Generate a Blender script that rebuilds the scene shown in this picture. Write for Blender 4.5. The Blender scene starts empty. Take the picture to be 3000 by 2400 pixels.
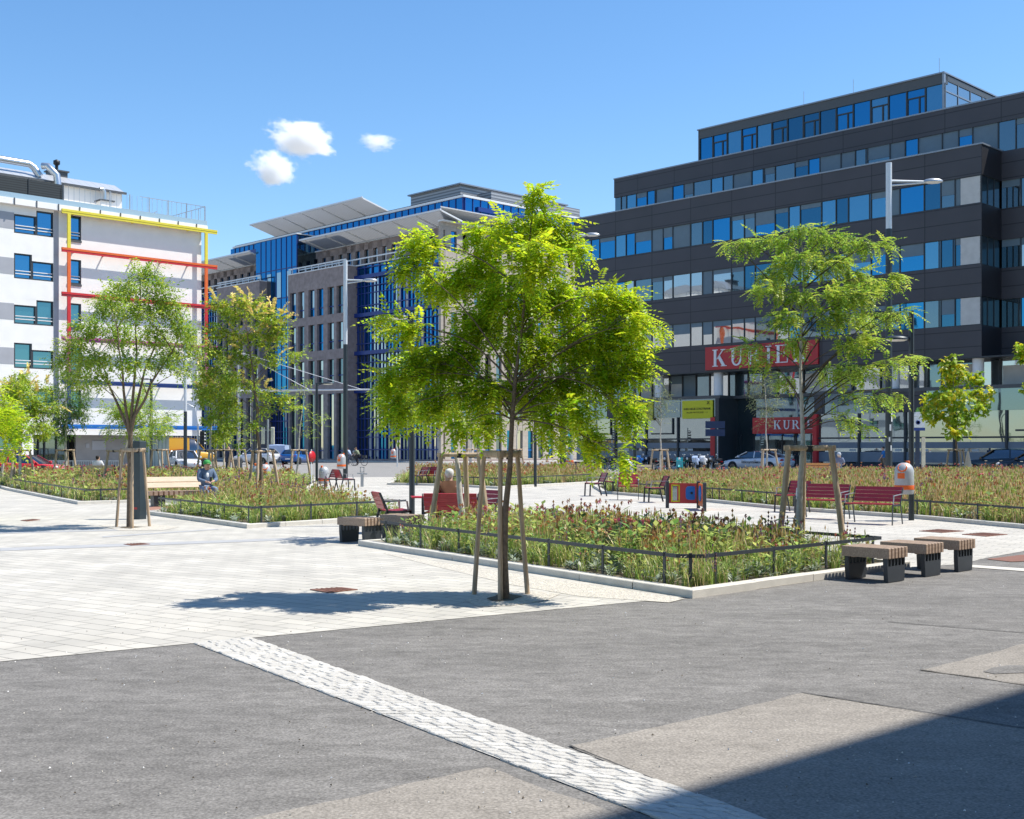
import bpy, bmesh, math, random
import numpy as np
from mathutils import Vector, Matrix

random.seed(7)
RNG = np.random.default_rng(7)
SC = bpy.context.scene
COL = SC.collection
R = math.radians

# ------------------------------------------------------------------ camera
FPX, UC, VH, EYE = 3500.0, 1500.0, 1310.0, 1.7      # focal length and horizon, in pixels of the 3000 px wide photo
cam_d = bpy.data.cameras.new('camera')
cam = bpy.data.objects.new('camera', cam_d)
COL.objects.link(cam)
cam.location = (0, 0, EYE)
cam.rotation_euler = (R(90), 0, 0)
cam_d.sensor_width = 36.0
cam_d.lens = 36.0 * FPX / 3000.0
cam_d.shift_y = (VH - 1200.0) / 3000.0
cam_d.clip_start = 0.1
cam_d.clip_end = 9000
SC.camera = cam

# ------------------------------------------------------------------ sky, sun, exposure
SUN_VEC = Vector((0.60, 0.06, 1.0)).normalized()
SUN_EL = math.asin(SUN_VEC.z)
SUN_ROT = math.atan2(SUN_VEC.x, SUN_VEC.y)
world = bpy.data.worlds.new('World')
SC.world = world
world.use_nodes = True
wn = world.node_tree.nodes
wl = world.node_tree.links
sky = wn.new('ShaderNodeTexSky')
sky.sky_type = 'NISHITA'
sky.sun_disc = False
sky.sun_elevation = SUN_EL
sky.sun_rotation = SUN_ROT
sky.air_density = 1.0
sky.dust_density = 0.15
sky.ozone_density = 2.6
hs = wn.new('ShaderNodeHueSaturation')
hs.inputs['Saturation'].default_value = 1.20
wl.new(sky.outputs[0], hs.inputs['Color'])
wl.new(hs.outputs[0], wn['Background'].inputs['Color'])
wn['Background'].inputs['Strength'].default_value = 0.14
sun_d = bpy.data.lights.new('sun', 'SUN')
sun_d.energy = 5.0
sun_d.angle = R(0.5)
sun_d.color = (1.0, 0.955, 0.875)
sun = bpy.data.objects.new('sun', sun_d)
COL.objects.link(sun)
sun.rotation_euler = SUN_VEC.to_track_quat('Z', 'Y').to_euler()
SC.view_settings.view_transform = 'Standard'
SC.view_settings.look = 'None'
SC.view_settings.exposure = 0.50
SC.view_settings.gamma = 1.0
SC.view_settings.use_curve_mapping = False
SC.cycles.use_denoising = True
SC.cycles.max_bounces = 8
SC.cycles.transparent_max_bounces = 8
SC.cycles.volume_step_rate = 1.0
SC.cycles.volume_bounces = 12
SC.cycles.max_bounces = 12
SC.cycles.sample_clamp_indirect = 6.0

# ------------------------------------------------------------------ helpers
def P(u, v, z=0.0):
    """world point on the plane at height z that the photo shows at pixel (u, v)"""
    Y = (EYE - z) * FPX / (v - VH)
    return Vector(((u - UC) / FPX * Y, Y, z))

def XU(u, Y): return (u - UC) / FPX * Y
def ZV(v, Y): return EYE + (VH - v) / FPX * Y
def PD(u, v, Y): return Vector((XU(u, Y), Y, ZV(v, Y)))

class MB:
    """collects faces for ONE mesh object"""
    def __init__(s):
        s.v, s.f, s.m, s.s = [], [], [], []
        s.M = None
    def add(s, verts, faces, mat=0, smooth=False):
        o = len(s.v)
        if s.M is not None:
            verts = [s.M @ Vector(p) for p in verts]
        s.v.extend([tuple(p) for p in verts])
        for f in faces:
            s.f.append(tuple(i + o for i in f)); s.m.append(mat); s.s.append(smooth)
    def box(s, x0, x1, y0, y1, z0, z1, mat=0):
        v = [(x0,y0,z0),(x1,y0,z0),(x1,y1,z0),(x0,y1,z0),(x0,y0,z1),(x1,y0,z1),(x1,y1,z1),(x0,y1,z1)]
        s.add(v, [(0,3,2,1),(4,5,6,7),(0,1,5,4),(1,2,6,5),(2,3,7,6),(3,0,4,7)], mat)
    def bev(s, x0, x1, y0, y1, z0, z1, b=0.01, mat=0):
        """box with its four upright edges and the top rim chamfered"""
        def ring(d, z):
            return [(x0+d+b,y0+d,z),(x1-d-b,y0+d,z),(x1-d,y0+d+b,z),(x1-d,y1-d-b,z),(x1-d-b,y1-d,z),(x0+d+b,y1-d,z),(x0+d,y1-d-b,z),(x0+d,y0+d+b,z)]
        v = ring(0,z0)+ring(0,z1-b)+ring(b,z1)
        f = [tuple(range(7,-1,-1)), tuple(range(16,24))]
        for k in range(2):
            for i in range(8):
                f.append((k*8+i, k*8+(i+1)%8, k*8+8+(i+1)%8, k*8+8+i))
        s.add(v, f, mat)
    def bar(s, p, q, w, h, mat=0, up=(0,0,1)):
        """rectangular bar from p to q"""
        p, q = Vector(p), Vector(q)
        d = (q-p).normalized(); up = Vector(up)
        if abs(d.dot(up)) > 0.98: up = Vector((0,1,0)) if abs(d.y) < .9 else Vector((1,0,0))
        a = d.cross(up).normalized()*w/2; b = a.cross(d).normalized()*h/2
        v = [p-a-b,p+a-b,p+a+b,p-a+b,q-a-b,q+a-b,q+a+b,q-a+b]
        s.add(v, [(3,2,1,0),(4,5,6,7),(0,1,5,4),(1,2,6,5),(2,3,7,6),(3,0,4,7)], mat)
    def tube(s, pts, rad, n=8, mat=0, caps=True, smooth=True):
        pts = [Vector(p) for p in pts]
        if not hasattr(rad, '__len__'): rad = [rad]*len(pts)
        vs, fs = [], []
        prev = None
        for i, p in enumerate(pts):
            d = (pts[min(i+1,len(pts)-1)]-pts[max(i-1,0)]).normalized()
            if prev is None:
                a = d.cross(Vector((0,0,1)) if abs(d.z) < .95 else Vector((1,0,0))).normalized()
            else:
                a = (prev - d*prev.dot(d)).normalized()
            prev = a
            b = d.cross(a)
            for k in range(n):
                t = 2*math.pi*k/n
                vs.append(p + (a*math.cos(t)+b*math.sin(t))*rad[i])
        for i in range(len(pts)-1):
            for k in range(n):
                fs.append((i*n+k, i*n+(k+1)%n, (i+1)*n+(k+1)%n, (i+1)*n+k))
        s.add(vs, fs, mat, smooth)
        if caps:
            s.add(vs[:n], [tuple(range(n-1,-1,-1))], mat)
            s.add(vs[-n:], [tuple(range(n))], mat)
    def lathe(s, prof, n=16, c=(0,0,0), mat=0, smooth=True, M=None, caps=True):
        """profile of (radius, z) turned round the z axis"""
        vs = []
        for r, z in prof:
            for k in range(n):
                t = 2*math.pi*k/n
                p = Vector((r*math.cos(t), r*math.sin(t), z))
                if M is not None: p = M @ p
                vs.append(p + Vector(c))
        fs = []
        for i in range(len(prof)-1):
            for k in range(n):
                fs.append((i*n+k, i*n+(k+1)%n, (i+1)*n+(k+1)%n, (i+1)*n+k))
        s.add(vs, fs, mat, smooth)
        if caps:
            s.add(vs[:n], [tuple(range(n-1,-1,-1))], mat); s.add(vs[-n:], [tuple(range(n))], mat)
    def prism(s, poly, h0, h1, axis='z', mat=0):
        """polygon extruded along an axis; poly is in the other two axes, in order"""
        def pt(a, b, h):
            return (a,b,h) if axis == 'z' else ((a,h,b) if axis == 'y' else (h,a,b))
        n = len(poly)
        v = [pt(a,b,h0) for a,b in poly] + [pt(a,b,h1) for a,b in poly]
        f = [tuple(range(n-1,-1,-1)), tuple(range(n,2*n))] + [(i,(i+1)%n,n+(i+1)%n,n+i) for i in range(n)]
        s.add(v, f, mat)
    def build(s, name, mats, parent=None, label=None):
        me = bpy.data.meshes.new(name)
        me.from_pydata(s.v, [], s.f)
        if not isinstance(mats, (list, tuple)): mats = [mats]
        for m in mats: me.materials.append(m)
        me.polygons.foreach_set('material_index', s.m)
        me.polygons.foreach_set('use_smooth', s.s)
        me.validate()
        bm = bmesh.new(); bm.from_mesh(me)
        bmesh.ops.recalc_face_normals(bm, faces=bm.faces)
        bm.to_mesh(me); bm.free()
        o = bpy.data.objects.new(name, me)
        COL.objects.link(o)
        if parent is not None: o.parent = parent
        if label: o['label'] = label
        return o

def np_mesh(name, V, F, MI, mats, parent=None):
    """quad mesh from numpy arrays"""
    me = bpy.data.meshes.new(name)
    me.vertices.add(len(V)); me.vertices.foreach_set('co', V.astype(np.float32).ravel())
    me.loops.add(F.size); me.loops.foreach_set('vertex_index', F.astype(np.int32).ravel())
    me.polygons.add(len(F)); me.polygons.foreach_set('loop_start', np.arange(0, F.size, 4, dtype=np.int32))
    for m in mats: me.materials.append(m)
    me.polygons.foreach_set('material_index', MI.astype(np.int32))
    me.update(calc_edges=True)
    me.validate()
    o = bpy.data.objects.new(name, me)
    COL.objects.link(o)
    if parent is not None: o.parent = parent
    return o

def tag(o, label=None, cat=None, group=None, kind=None):
    if label: o['label'] = label
    if cat: o['category'] = cat
    if group: o['group'] = group
    if kind: o['kind'] = kind
    return o

def thing(name, label, cat, loc=(0,0,0), rz=0.0, group=None):
    o = bpy.data.objects.new(name, None)
    COL.objects.link(o)
    o.location = loc; o.rotation_euler = (0,0,rz)
    o.empty_display_size = .2
    return tag(o, label, cat, group)

def kids(o): return [c for c in bpy.data.objects if c.parent is o]

def dup(root, loc, rz, label, group=None, scale=None):
    r = root.copy(); COL.objects.link(r)
    r.location = loc; r.rotation_euler = (0,0,rz)
    if scale: r.scale = scale
    r['label'] = label
    if group: r['group'] = group
    for ch in kids(root):
        c = ch.copy(); COL.objects.link(c); c.parent = r
        for g in kids(ch):
            d = g.copy(); COL.objects.link(d); d.parent = c
    return r

def heading(dx, dy): return math.atan2(dy, dx)

# ------------------------------------------------------------------ materials
def node_mat(name):
    m = bpy.data.materials.new(name); m.use_nodes = True
    nt = m.node_tree
    return m, nt, nt.nodes, nt.links, nt.nodes['Principled BSDF']

def mat(name, col, rough=.6, metal=0.0, var=.12, scale=6.0, bump=0.0, bscale=None, spec=.5, coat=0.0, detail=4.0):
    """principled with noise-driven tone variation and optional bump"""
    m, nt, N, L, b = node_mat(name)
    b.inputs['Roughness'].default_value = rough
    b.inputs['Metallic'].default_value = metal
    b.inputs['Specular IOR Level'].default_value = spec
    b.inputs['Coat Weight'].default_value = coat
    tc = N.new('ShaderNodeTexCoord')
    if var > 0:
        n = N.new('ShaderNodeTexNoise'); n.inputs['Scale'].default_value = scale; n.inputs['Detail'].default_value = detail
        L.new(tc.outputs['Object'], n.inputs['Vector'])
        r = N.new('ShaderNodeMapRange'); r.inputs[1].default_value = .25; r.inputs[2].default_value = .75
        r.inputs[3].default_value = 1-var; r.inputs[4].default_value = 1+var
        L.new(n.outputs['Fac'], r.inputs[0])
        mx = N.new('ShaderNodeVectorMath'); mx.operation = 'SCALE'
        mx.inputs[0].default_value = col
        L.new(r.outputs[0], mx.inputs['Scale'])
        L.new(mx.outputs[0], b.inputs['Base Color'])
    else:
        b.inputs['Base Color'].default_value = (*col, 1)
    if bump > 0:
        n2 = N.new('ShaderNodeTexNoise'); n2.inputs['Scale'].default_value = bscale or scale*6; n2.inputs['Detail'].default_value = 3
        L.new(tc.outputs['Object'], n2.inputs['Vector'])
        bp = N.new('ShaderNodeBump'); bp.inputs['Strength'].default_value = bump; bp.inputs['Distance'].default_value = .02
        L.new(n2.outputs['Fac'], bp.inputs['Height']); L.new(bp.outputs[0], b.inputs['Normal'])
    return m

def leaf_mat(name, col, trans=.42, var=.35, rough=.42, hue=.03):
    m, nt, N, L, b = node_mat(name)
    g = N.new('ShaderNodeNewGeometry')
    r = N.new('ShaderNodeMapRange'); r.inputs[3].default_value = 1-var; r.inputs[4].default_value = 1+var
    L.new(g.outputs['Random Per Island'], r.inputs[0])
    h = N.new('ShaderNodeHueSaturation'); h.inputs['Color'].default_value = (*col, 1)
    L.new(r.outputs[0], h.inputs['Value'])
    mul = N.new('ShaderNodeMath'); mul.operation = 'MULTIPLY'; mul.inputs[1].default_value = 7.13
    fr = N.new('ShaderNodeMath'); fr.operation = 'FRACT'
    rh = N.new('ShaderNodeMapRange'); rh.inputs[3].default_value = .5-hue; rh.inputs[4].default_value = .5+hue
    L.new(g.outputs['Random Per Island'], mul.inputs[0]); L.new(mul.outputs[0], fr.inputs[0]); L.new(fr.outputs[0], rh.inputs[0])
    L.new(rh.outputs[0], h.inputs['Hue'])
    L.new(h.outputs[0], b.inputs['Base Color'])
    b.inputs['Roughness'].default_value = rough
    b.inputs['Specular IOR Level'].default_value = .35
    t = N.new('ShaderNodeBsdfTranslucent'); L.new(h.outputs[0], t.inputs['Color'])
    mx = N.new('ShaderNodeMixShader'); mx.inputs[0].default_value = trans
    L.new(b.outputs[0], mx.inputs[1]); L.new(t.outputs[0], mx.inputs[2])
    L.new(mx.outputs[0], N['Material Output'].inputs['Surface'])
    return m

def louvre_mat(name, c, period):
    m, nt, N, L, b = node_mat(name)
    tc = N.new('ShaderNodeTexCoord'); sp = N.new('ShaderNodeSeparateXYZ'); L.new(tc.outputs['Object'], sp.inputs[0])
    d = N.new('ShaderNodeMath'); d.operation = 'DIVIDE'; d.inputs[1].default_value = period; L.new(sp.outputs[0], d.inputs[0])
    f = N.new('ShaderNodeMath'); f.operation = 'FRACT'; L.new(d.outputs[0], f.inputs[0])
    r = N.new('ShaderNodeMapRange'); r.inputs[3].default_value = .8; r.inputs[4].default_value = 1.1; L.new(f.outputs[0], r.inputs[0])
    mx = N.new('ShaderNodeVectorMath'); mx.operation = 'SCALE'; mx.inputs[0].default_value = c; L.new(r.outputs[0], mx.inputs['Scale'])
    L.new(mx.outputs[0], b.inputs['Base Color'])
    t = N.new('ShaderNodeBsdfTranslucent'); L.new(mx.outputs[0], t.inputs['Color'])
    ms = N.new('ShaderNodeMixShader'); ms.inputs[0].default_value = .55; L.new(b.outputs[0], ms.inputs[1]); L.new(t.outputs[0], ms.inputs[2])
    L.new(ms.outputs[0], N['Material Output'].inputs['Surface'])
    return m

def glass_mat(name, tint, refl=.5, dark=(.012,.02,.026), rough=.02, wob=.006):
    """coated window glass: dark room behind, mirror-like coat whose panes are not perfectly flat"""
    m, nt, N, L, b = node_mat(name)
    b.inputs['Base Color'].default_value = (*dark, 1); b.inputs['Roughness'].default_value = .3
    b.inputs['Specular IOR Level'].default_value = .2
    gl = N.new('ShaderNodeBsdfGlossy'); gl.inputs['Color'].default_value = (*tint, 1); gl.inputs['Roughness'].default_value = rough
    tc = N.new('ShaderNodeTexCoord'); n = N.new('ShaderNodeTexNoise'); n.inputs['Scale'].default_value = .6; n.inputs['Detail'].default_value = 1
    L.new(tc.outputs['Object'], n.inputs['Vector'])
    bp = N.new('ShaderNodeBump'); bp.inputs['Strength'].default_value = wob; bp.inputs['Distance'].default_value = .5
    L.new(n.outputs['Fac'], bp.inputs['Height']); L.new(bp.outputs[0], gl.inputs['Normal'])
    mx = N.new('ShaderNodeMixShader'); mx.inputs[0].default_value = refl
    L.new(b.outputs[0], mx.inputs[1]); L.new(gl.outputs[0], mx.inputs[2])
    L.new(mx.outputs[0], N['Material Output'].inputs['Surface'])
    return m

def brick_mat(name, c1, c2, mortar, bw, bh, msize, rot=0.0, plane='xy', offset=.5, rough=.8, bump=.0, noise=.1, nscale=3.0, spec=.3):
    m, nt, N, L, b = node_mat(name)
    tc = N.new('ShaderNodeTexCoord'); mp = N.new('ShaderNodeMapping')
    if plane == 'xz': mp.inputs['Rotation'].default_value = (R(-90), 0, 0)
    elif plane == 'yz': mp.inputs['Rotation'].default_value = (R(-90), 0, R(-90))
    else: mp.inputs['Rotation'].default_value = (0, 0, rot)
    L.new(tc.outputs['Object'], mp.inputs['Vector'])
    br = N.new('ShaderNodeTexBrick')
    br.offset = offset
    br.inputs['Color1'].default_value = (*c1,1); br.inputs['Color2'].default_value = (*c2,1); br.inputs['Mortar'].default_value = (*mortar,1)
    br.inputs['Scale'].default_value = 1.0; br.inputs['Mortar Size'].default_value = msize
    br.inputs['Brick Width'].default_value = bw; br.inputs['Row Height'].default_value = bh
    br.inputs['Mortar Smooth'].default_value = .2
    L.new(mp.outputs[0], br.inputs['Vector'])
    n = N.new('ShaderNodeTexNoise'); n.inputs['Scale'].default_value = nscale; n.inputs['Detail'].default_value = 8
    L.new(tc.outputs['Object'], n.inputs['Vector'])
    r = N.new('ShaderNodeMapRange'); r.inputs[1].default_value = .3; r.inputs[2].default_value = .7
    r.inputs[3].default_value = 1-noise; r.inputs[4].default_value = 1+noise
    L.new(n.outputs['Fac'], r.inputs[0])
    mx = N.new('ShaderNodeVectorMath'); mx.operation = 'SCALE'
    L.new(br.outputs['Color'], mx.inputs[0]); L.new(r.outputs[0], mx.inputs['Scale'])
    L.new(mx.outputs[0], b.inputs['Base Color'])
    b.inputs['Roughness'].default_value = rough; b.inputs['Specular IOR Level'].default_value = spec
    if bump > 0:
        bp = N.new('ShaderNodeBump'); bp.inputs['Strength'].default_value = bump; bp.inputs['Distance'].default_value = .01
        inv = N.new('ShaderNodeMath'); inv.operation = 'SUBTRACT'; inv.inputs[0].default_value = 1.0
        L.new(br.outputs['Fac'], inv.inputs[1]); L.new(inv.outputs[0], bp.inputs['Height']); L.new(bp.outputs[0], b.inputs['Normal'])
    return m

def asphalt_mat(name, col, patch=.16, speck=.35):
    m, nt, N, L, b = node_mat(name)
    tc = N.new('ShaderNodeTexCoord')
    n1 = N.new('ShaderNodeTexNoise'); n1.inputs['Scale'].default_value = .9; n1.inputs['Detail'].default_value = 7; n1.inputs['Roughness'].default_value = .65
    n2 = N.new('ShaderNodeTexNoise'); n2.inputs['Scale'].default_value = 75; n2.inputs['Detail'].default_value = 2
    n3 = N.new('ShaderNodeTexVoronoi'); n3.inputs['Scale'].default_value = 55
    mpg = N.new('ShaderNodeMapping'); mpg.inputs['Rotation'].default_value = (0,0,R(42)); mpg.inputs['Scale'].default_value = (.35,1.3,1)
    L.new(tc.outputs['Object'], mpg.inputs['Vector']); L.new(mpg.outputs[0], n1.inputs['Vector'])
    for n in (n2, n3): L.new(tc.outputs['Object'], n.inputs['Vector'])
    def rng(src, a, b_, lo=.25, hi=.75):
        r = N.new('ShaderNodeMapRange'); r.inputs[1].default_value = lo; r.inputs[2].default_value = hi
        r.inputs[3].default_value = a; r.inputs[4].default_value = b_; L.new(src, r.inputs[0]); return r.outputs[0]
    n4 = N.new('ShaderNodeTexNoise'); n4.inputs['Scale'].default_value = 5.5; n4.inputs['Detail'].default_value = 9; n4.inputs['Roughness'].default_value = .72; n4.inputs['Distortion'].default_value = .6
    mp4 = N.new('ShaderNodeMapping'); mp4.inputs['Rotation'].default_value = (0,0,R(10)); mp4.inputs['Scale'].default_value = (.6,1.2,1)
    L.new(tc.outputs['Object'], mp4.inputs['Vector']); L.new(mp4.outputs[0], n4.inputs['Vector'])
    a0 = rng(n1.outputs['Fac'], 1-patch, 1+patch)
    a1 = rng(n4.outputs['Fac'], 1-patch*1.3, 1+patch*.9, .32, .68)
    am = N.new('ShaderNodeMath'); am.operation = 'MULTIPLY'; L.new(a0, am.inputs[0]); L.new(a1, am.inputs[1]); a = am.outputs[0]
    c = rng(n2.outputs['Fac'], 1-speck, 1+speck)
    d = rng(n3.outputs['Distance'], 1.22, .8, 0, .8)
    p1 = N.new('ShaderNodeMath'); p1.operation = 'MULTIPLY'; L.new(a, p1.inputs[0]); L.new(c, p1.inputs[1])
    p2 = N.new('ShaderNodeMath'); p2.operation = 'MULTIPLY'; L.new(p1.outputs[0], p2.inputs[0]); L.new(d, p2.inputs[1])
    mx = N.new('ShaderNodeVectorMath'); mx.operation = 'SCALE'; mx.inputs[0].default_value = col
    L.new(p2.outputs[0], mx.inputs['Scale']); L.new(mx.outputs[0], b.inputs['Base Color'])
    b.inputs['Roughness'].default_value = .9; b.inputs['Specular IOR Level'].default_value = .15
    bp = N.new('ShaderNodeBump'); bp.inputs['Strength'].default_value = .22; bp.inputs['Distance'].default_value = .01
    L.new(n2.outputs['Fac'], bp.inputs['Height']); L.new(bp.outputs[0], b.inputs['Normal'])
    return m

def slat_mat(name, c, c2, period, axis, duty=.5, rough=.5, metal=0.0):
    """fine stripes across one object axis (louvres, corrugation)"""
    m, nt, N, L, b = node_mat(name)
    tc = N.new('ShaderNodeTexCoord'); sp = N.new('ShaderNodeSeparateXYZ'); L.new(tc.outputs['Object'], sp.inputs[0])
    d = N.new('ShaderNodeMath'); d.operation = 'DIVIDE'; d.inputs[1].default_value = period; L.new(sp.outputs[axis], d.inputs[0])
    f = N.new('ShaderNodeMath'); f.operation = 'FRACT'; L.new(d.outputs[0], f.inputs[0])
    g = N.new('ShaderNodeMath'); g.operation = 'GREATER_THAN'; g.inputs[1].default_value = duty; L.new(f.outputs[0], g.inputs[0])
    mx = N.new('ShaderNodeMix'); mx.data_type = 'RGBA'; L.new(g.outputs[0], mx.inputs['Factor'])
    mx.inputs['A'].default_value = (*c,1); mx.inputs['B'].default_value = (*c2,1)
    L.new(mx.outputs['Result'], b.inputs['Base Color']); b.inputs['Roughness'].default_value = rough; b.inputs['Metallic'].default_value = metal
    return m

def wood_mat(name, c, c2, scale=(2,40,40), rough=.7):
    m, nt, N, L, b = node_mat(name)
    tc = N.new('ShaderNodeTexCoord'); mp = N.new('ShaderNodeMapping'); mp.inputs['Scale'].default_value = scale
    L.new(tc.outputs['Object'], mp.inputs['Vector'])
    n = N.new('ShaderNodeTexNoise'); n.inputs['Scale'].default_value = 1.0; n.inputs['Detail'].default_value = 6
    L.new(mp.outputs[0], n.inputs['Vector'])
    cr = N.new('ShaderNodeValToRGB'); cr.color_ramp.elements[0].color = (*c,1); cr.color_ramp.elements[1].color = (*c2,1)
    cr.color_ramp.elements[0].position = .35; cr.color_ramp.elements[1].position = .68
    L.new(n.outputs['Fac'], cr.inputs[0]); L.new(cr.outputs[0], b.inputs['Base Color']); b.inputs['Roughness'].default_value = rough
    return m

PAVE_ANG = math.atan2(.576, -.817)
M = dict(
    asphalt=asphalt_mat('asphalt', (.197,.187,.174), .22, .29),
    asphalt_old=asphalt_mat('worn_asphalt', (.275,.250,.218), .12, .25),
    road=asphalt_mat('road_asphalt', (.27,.262,.25), .1, .1),
    paving=brick_mat('paving', (.515,.485,.425), (.435,.412,.365), (.20,.19,.17), .44, .22, .007, -PAVE_ANG, rough=.75, noise=.13, nscale=.9, bump=.4),
    paving_far=brick_mat('pavement_slabs', (.50,.49,.47), (.46,.45,.44), (.28,.27,.26), .8, .8, .01, .4, noise=.1),
    band=mat('band', (.36,.36,.36), .8, var=.1, scale=3),
    brick_floor=mat('red_floor', (.30,.15,.10), .85, var=.15, scale=20),
    gravel=mat('gravel', (.53,.49,.42), .95, var=.4, scale=38, bump=1.0, bscale=60),
    kerb=mat('kerb_stone', (.56,.53,.47), .8, var=.12, scale=4, bump=.2, bscale=80),
    cobble=mat('cobble', (.47,.45,.41), .8, var=.07, scale=14, bump=.5, bscale=40),
    grout=mat('grout', (.46,.44,.40), .95, var=.3, scale=30),
    soil=mat('soil', (.12,.095,.062), .95, var=.4, scale=8, bump=.8, bscale=30),
    rust=mat('rust', (.20,.090,.060), .8, var=.2, scale=30),
    anth=mat('anthracite', (.045,.052,.062), .45, metal=.3, var=.06),
    steel=mat('galvanised_steel', (.42,.44,.46), .4, metal=.7, var=.08),
    white_steel=mat('white_steel', (.62,.64,.66), .4, metal=.2, var=.05),
    red_slat=mat('red_slat', (.36,.022,.036), .45, var=.12, scale=8, coat=.2),
    red_bright=mat('red_gloss', (.42,.012,.02), .4, var=.04),
    pole=mat('dark_pole', (.035,.045,.052), .42, metal=.3, var=.1),
    stake=wood_mat('stake_wood', (.34,.24,.15), (.54,.41,.28), (30,30,3)),
    bench_wood=wood_mat('bench_wood', (.29,.20,.14), (.44,.32,.23), (5,60,60)),
    pale_wood=wood_mat('pale_wood', (.62,.47,.33), (.72,.58,.43), (4,50,50)),
    orange_wood=wood_mat('orange_wood', (.55,.24,.08), (.66,.32,.12), (4,50,50)),
    strap=mat('strap', (.02,.02,.02), .8, var=0),
    bark=mat('bark', (.17,.125,.085), .9, var=.35, scale=18, bump=.7, bscale=60),
    bark_pale=mat('pale_bark', (.50,.46,.40), .85, var=.22, scale=14, bump=.3, bscale=50),
    twig=mat('twig', (.085,.065,.045), .9, var=.2),
    clad=brick_mat('dark_cladding', (.052,.050,.058), (.058,.055,.064), (.018,.018,.022), 4.05, 1.06, .035, plane='xz', offset=0, rough=.5, noise=.08, nscale=.4, spec=.4),
    clad_side=brick_mat('dark_cladding_side', (.052,.050,.058), (.058,.055,.064), (.018,.018,.022), 4.05, 1.06, .035, plane='yz', offset=0, rough=.5, noise=.08, nscale=.4, spec=.4),
    dark_in=mat('dark_interior', (.010,.011,.013), .7, var=0),
    cap=mat('metal_cap', (.26,.29,.33), .4, metal=.4, var=.05),
    frame=mat('window_frame', (.030,.036,.042), .5, var=.05),
    frame_grey=mat('fascia', (.07,.075,.08), .5, var=.08),
    blind=mat('grey_blind', (.12,.175,.215), .6, var=.06, scale=2),
    curtain=mat('pale_blind', (.50,.49,.47), .7, var=.1, scale=2),
    glass=glass_mat('window_glass', (.035,.25,.47), .75, dark=(.008,.03,.05)),
    glass_sky_teal=glass_mat('teal_sky_glass', (.05,.17,.27), .7, dark=(.01,.035,.05)),  # darker and paler tints: uneven sky reflection put into the glass colour
    glass_sky_pale=glass_mat('pale_sky_glass', (.14,.36,.52), .6, dark=(.03,.07,.09)),
    glass_dark=glass_mat('dark_glass', (.30,.44,.52), .38),
    glass_white=glass_mat('clear_glass', (.70,.76,.80), .5, wob=.012),
    glass_shop=glass_mat('shop_glass', (.45,.55,.60), .45, dark=(.02,.028,.03), wob=.012),
    glass_blue=glass_mat('blue_glass', (.025,.20,.43), .75, dark=(.004,.04,.11)),
    glass_car=glass_mat('car_glass', (.6,.65,.7), .3, dark=(.008,.01,.012)),
    frost=mat('frosted_film', (.17,.20,.24), .5, var=.1, scale=1.5),
    blue_beam=mat('blue_beam', (.008,.035,.20), .4, metal=.1, var=.06),
    blue_bright=mat('bright_blue', (.015,.16,.50), .45, var=.06),
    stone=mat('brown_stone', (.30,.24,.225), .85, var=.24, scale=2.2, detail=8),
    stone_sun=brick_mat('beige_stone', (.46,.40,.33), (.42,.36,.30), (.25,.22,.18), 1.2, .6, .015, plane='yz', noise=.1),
    louvre=louvre_mat('white_louvre', (.56,.57,.58), .42),
    louvre_h=slat_mat('grey_louvre', (.36,.38,.40), (.16,.17,.19), .35, 2, .5),
    roof_white=mat('white_roof', (.55,.55,.54), .6, var=.08),
    plaster=mat('white_plaster', (.82,.795,.75), .85, var=.05, scale=1.2, detail=8),
    plaster_grey=mat('grey_plaster', (.36,.365,.39), .85, var=.06, scale=1.5),
    concrete=mat('concrete', (.30,.285,.275), .85, var=.1, scale=1.5),
    tin=slat_mat('standing_seam', (.56,.57,.58), (.38,.39,.40), .62, 0, .93, .35, .4),
    corr=slat_mat('profiled_glass', (.34,.43,.43), (.20,.27,.28), .30, 0, .75, .2),
    screen=slat_mat('dark_screen', (.030,.040,.045), (.012,.016,.018), .16, 2, .55, .7),
    duct=mat('duct', (.55,.57,.58), .28, metal=.85, var=.05),
    tyre=mat('tyre', (.012,.012,.013), .8, var=0),
    rim=mat('rim', (.30,.31,.32), .3, metal=.8, var=0),
    chrome=mat('chrome', (.6,.6,.6), .15, metal=1, var=0),
    lamp_red=mat('tail_lamp', (.45,.01,.01), .2, var=0, coat=.6),
    lamp_clear=mat('head_lamp', (.6,.62,.64), .15, var=0, coat=.6),
    bin_grey=mat('bin_grey', (.42,.43,.44), .45, metal=.2, var=.06),
    orange=mat('orange', (.75,.13,.015), .5, var=.05),
    white=mat('white_paint', (.72,.72,.72), .5, var=.03),
    yellow=mat('yellow_banner', (.62,.58,.015), .6, var=.05),
    black=mat('black', (.012,.012,.013), .5, var=0),
    skin=mat('skin', (.50,.30,.21), .6, var=.06),
    hair_white=mat('white_hair', (.60,.59,.56), .8, var=.1, scale=30),
    hair_dark=mat('dark_hair', (.02,.016,.012), .7, var=.1),
)
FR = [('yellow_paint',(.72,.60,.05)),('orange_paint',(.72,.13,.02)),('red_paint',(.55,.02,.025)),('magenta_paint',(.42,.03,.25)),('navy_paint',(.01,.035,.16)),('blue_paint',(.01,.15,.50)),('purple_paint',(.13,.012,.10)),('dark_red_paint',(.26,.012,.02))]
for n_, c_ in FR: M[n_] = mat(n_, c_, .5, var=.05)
# ------------------------------------------------------------------ ground, paving, kerbs
def sheet(name, pts, z, m, kind='structure', label=None):
    mb = MB()
    mb.add([(p[0], p[1], z) for p in pts], [tuple(range(len(pts)))])
    o = mb.build(name, m)
    if o.data.polygons[0].normal.z < 0: o.data.flip_normals()
    tag(o, label, None, None, kind)
    return o

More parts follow.
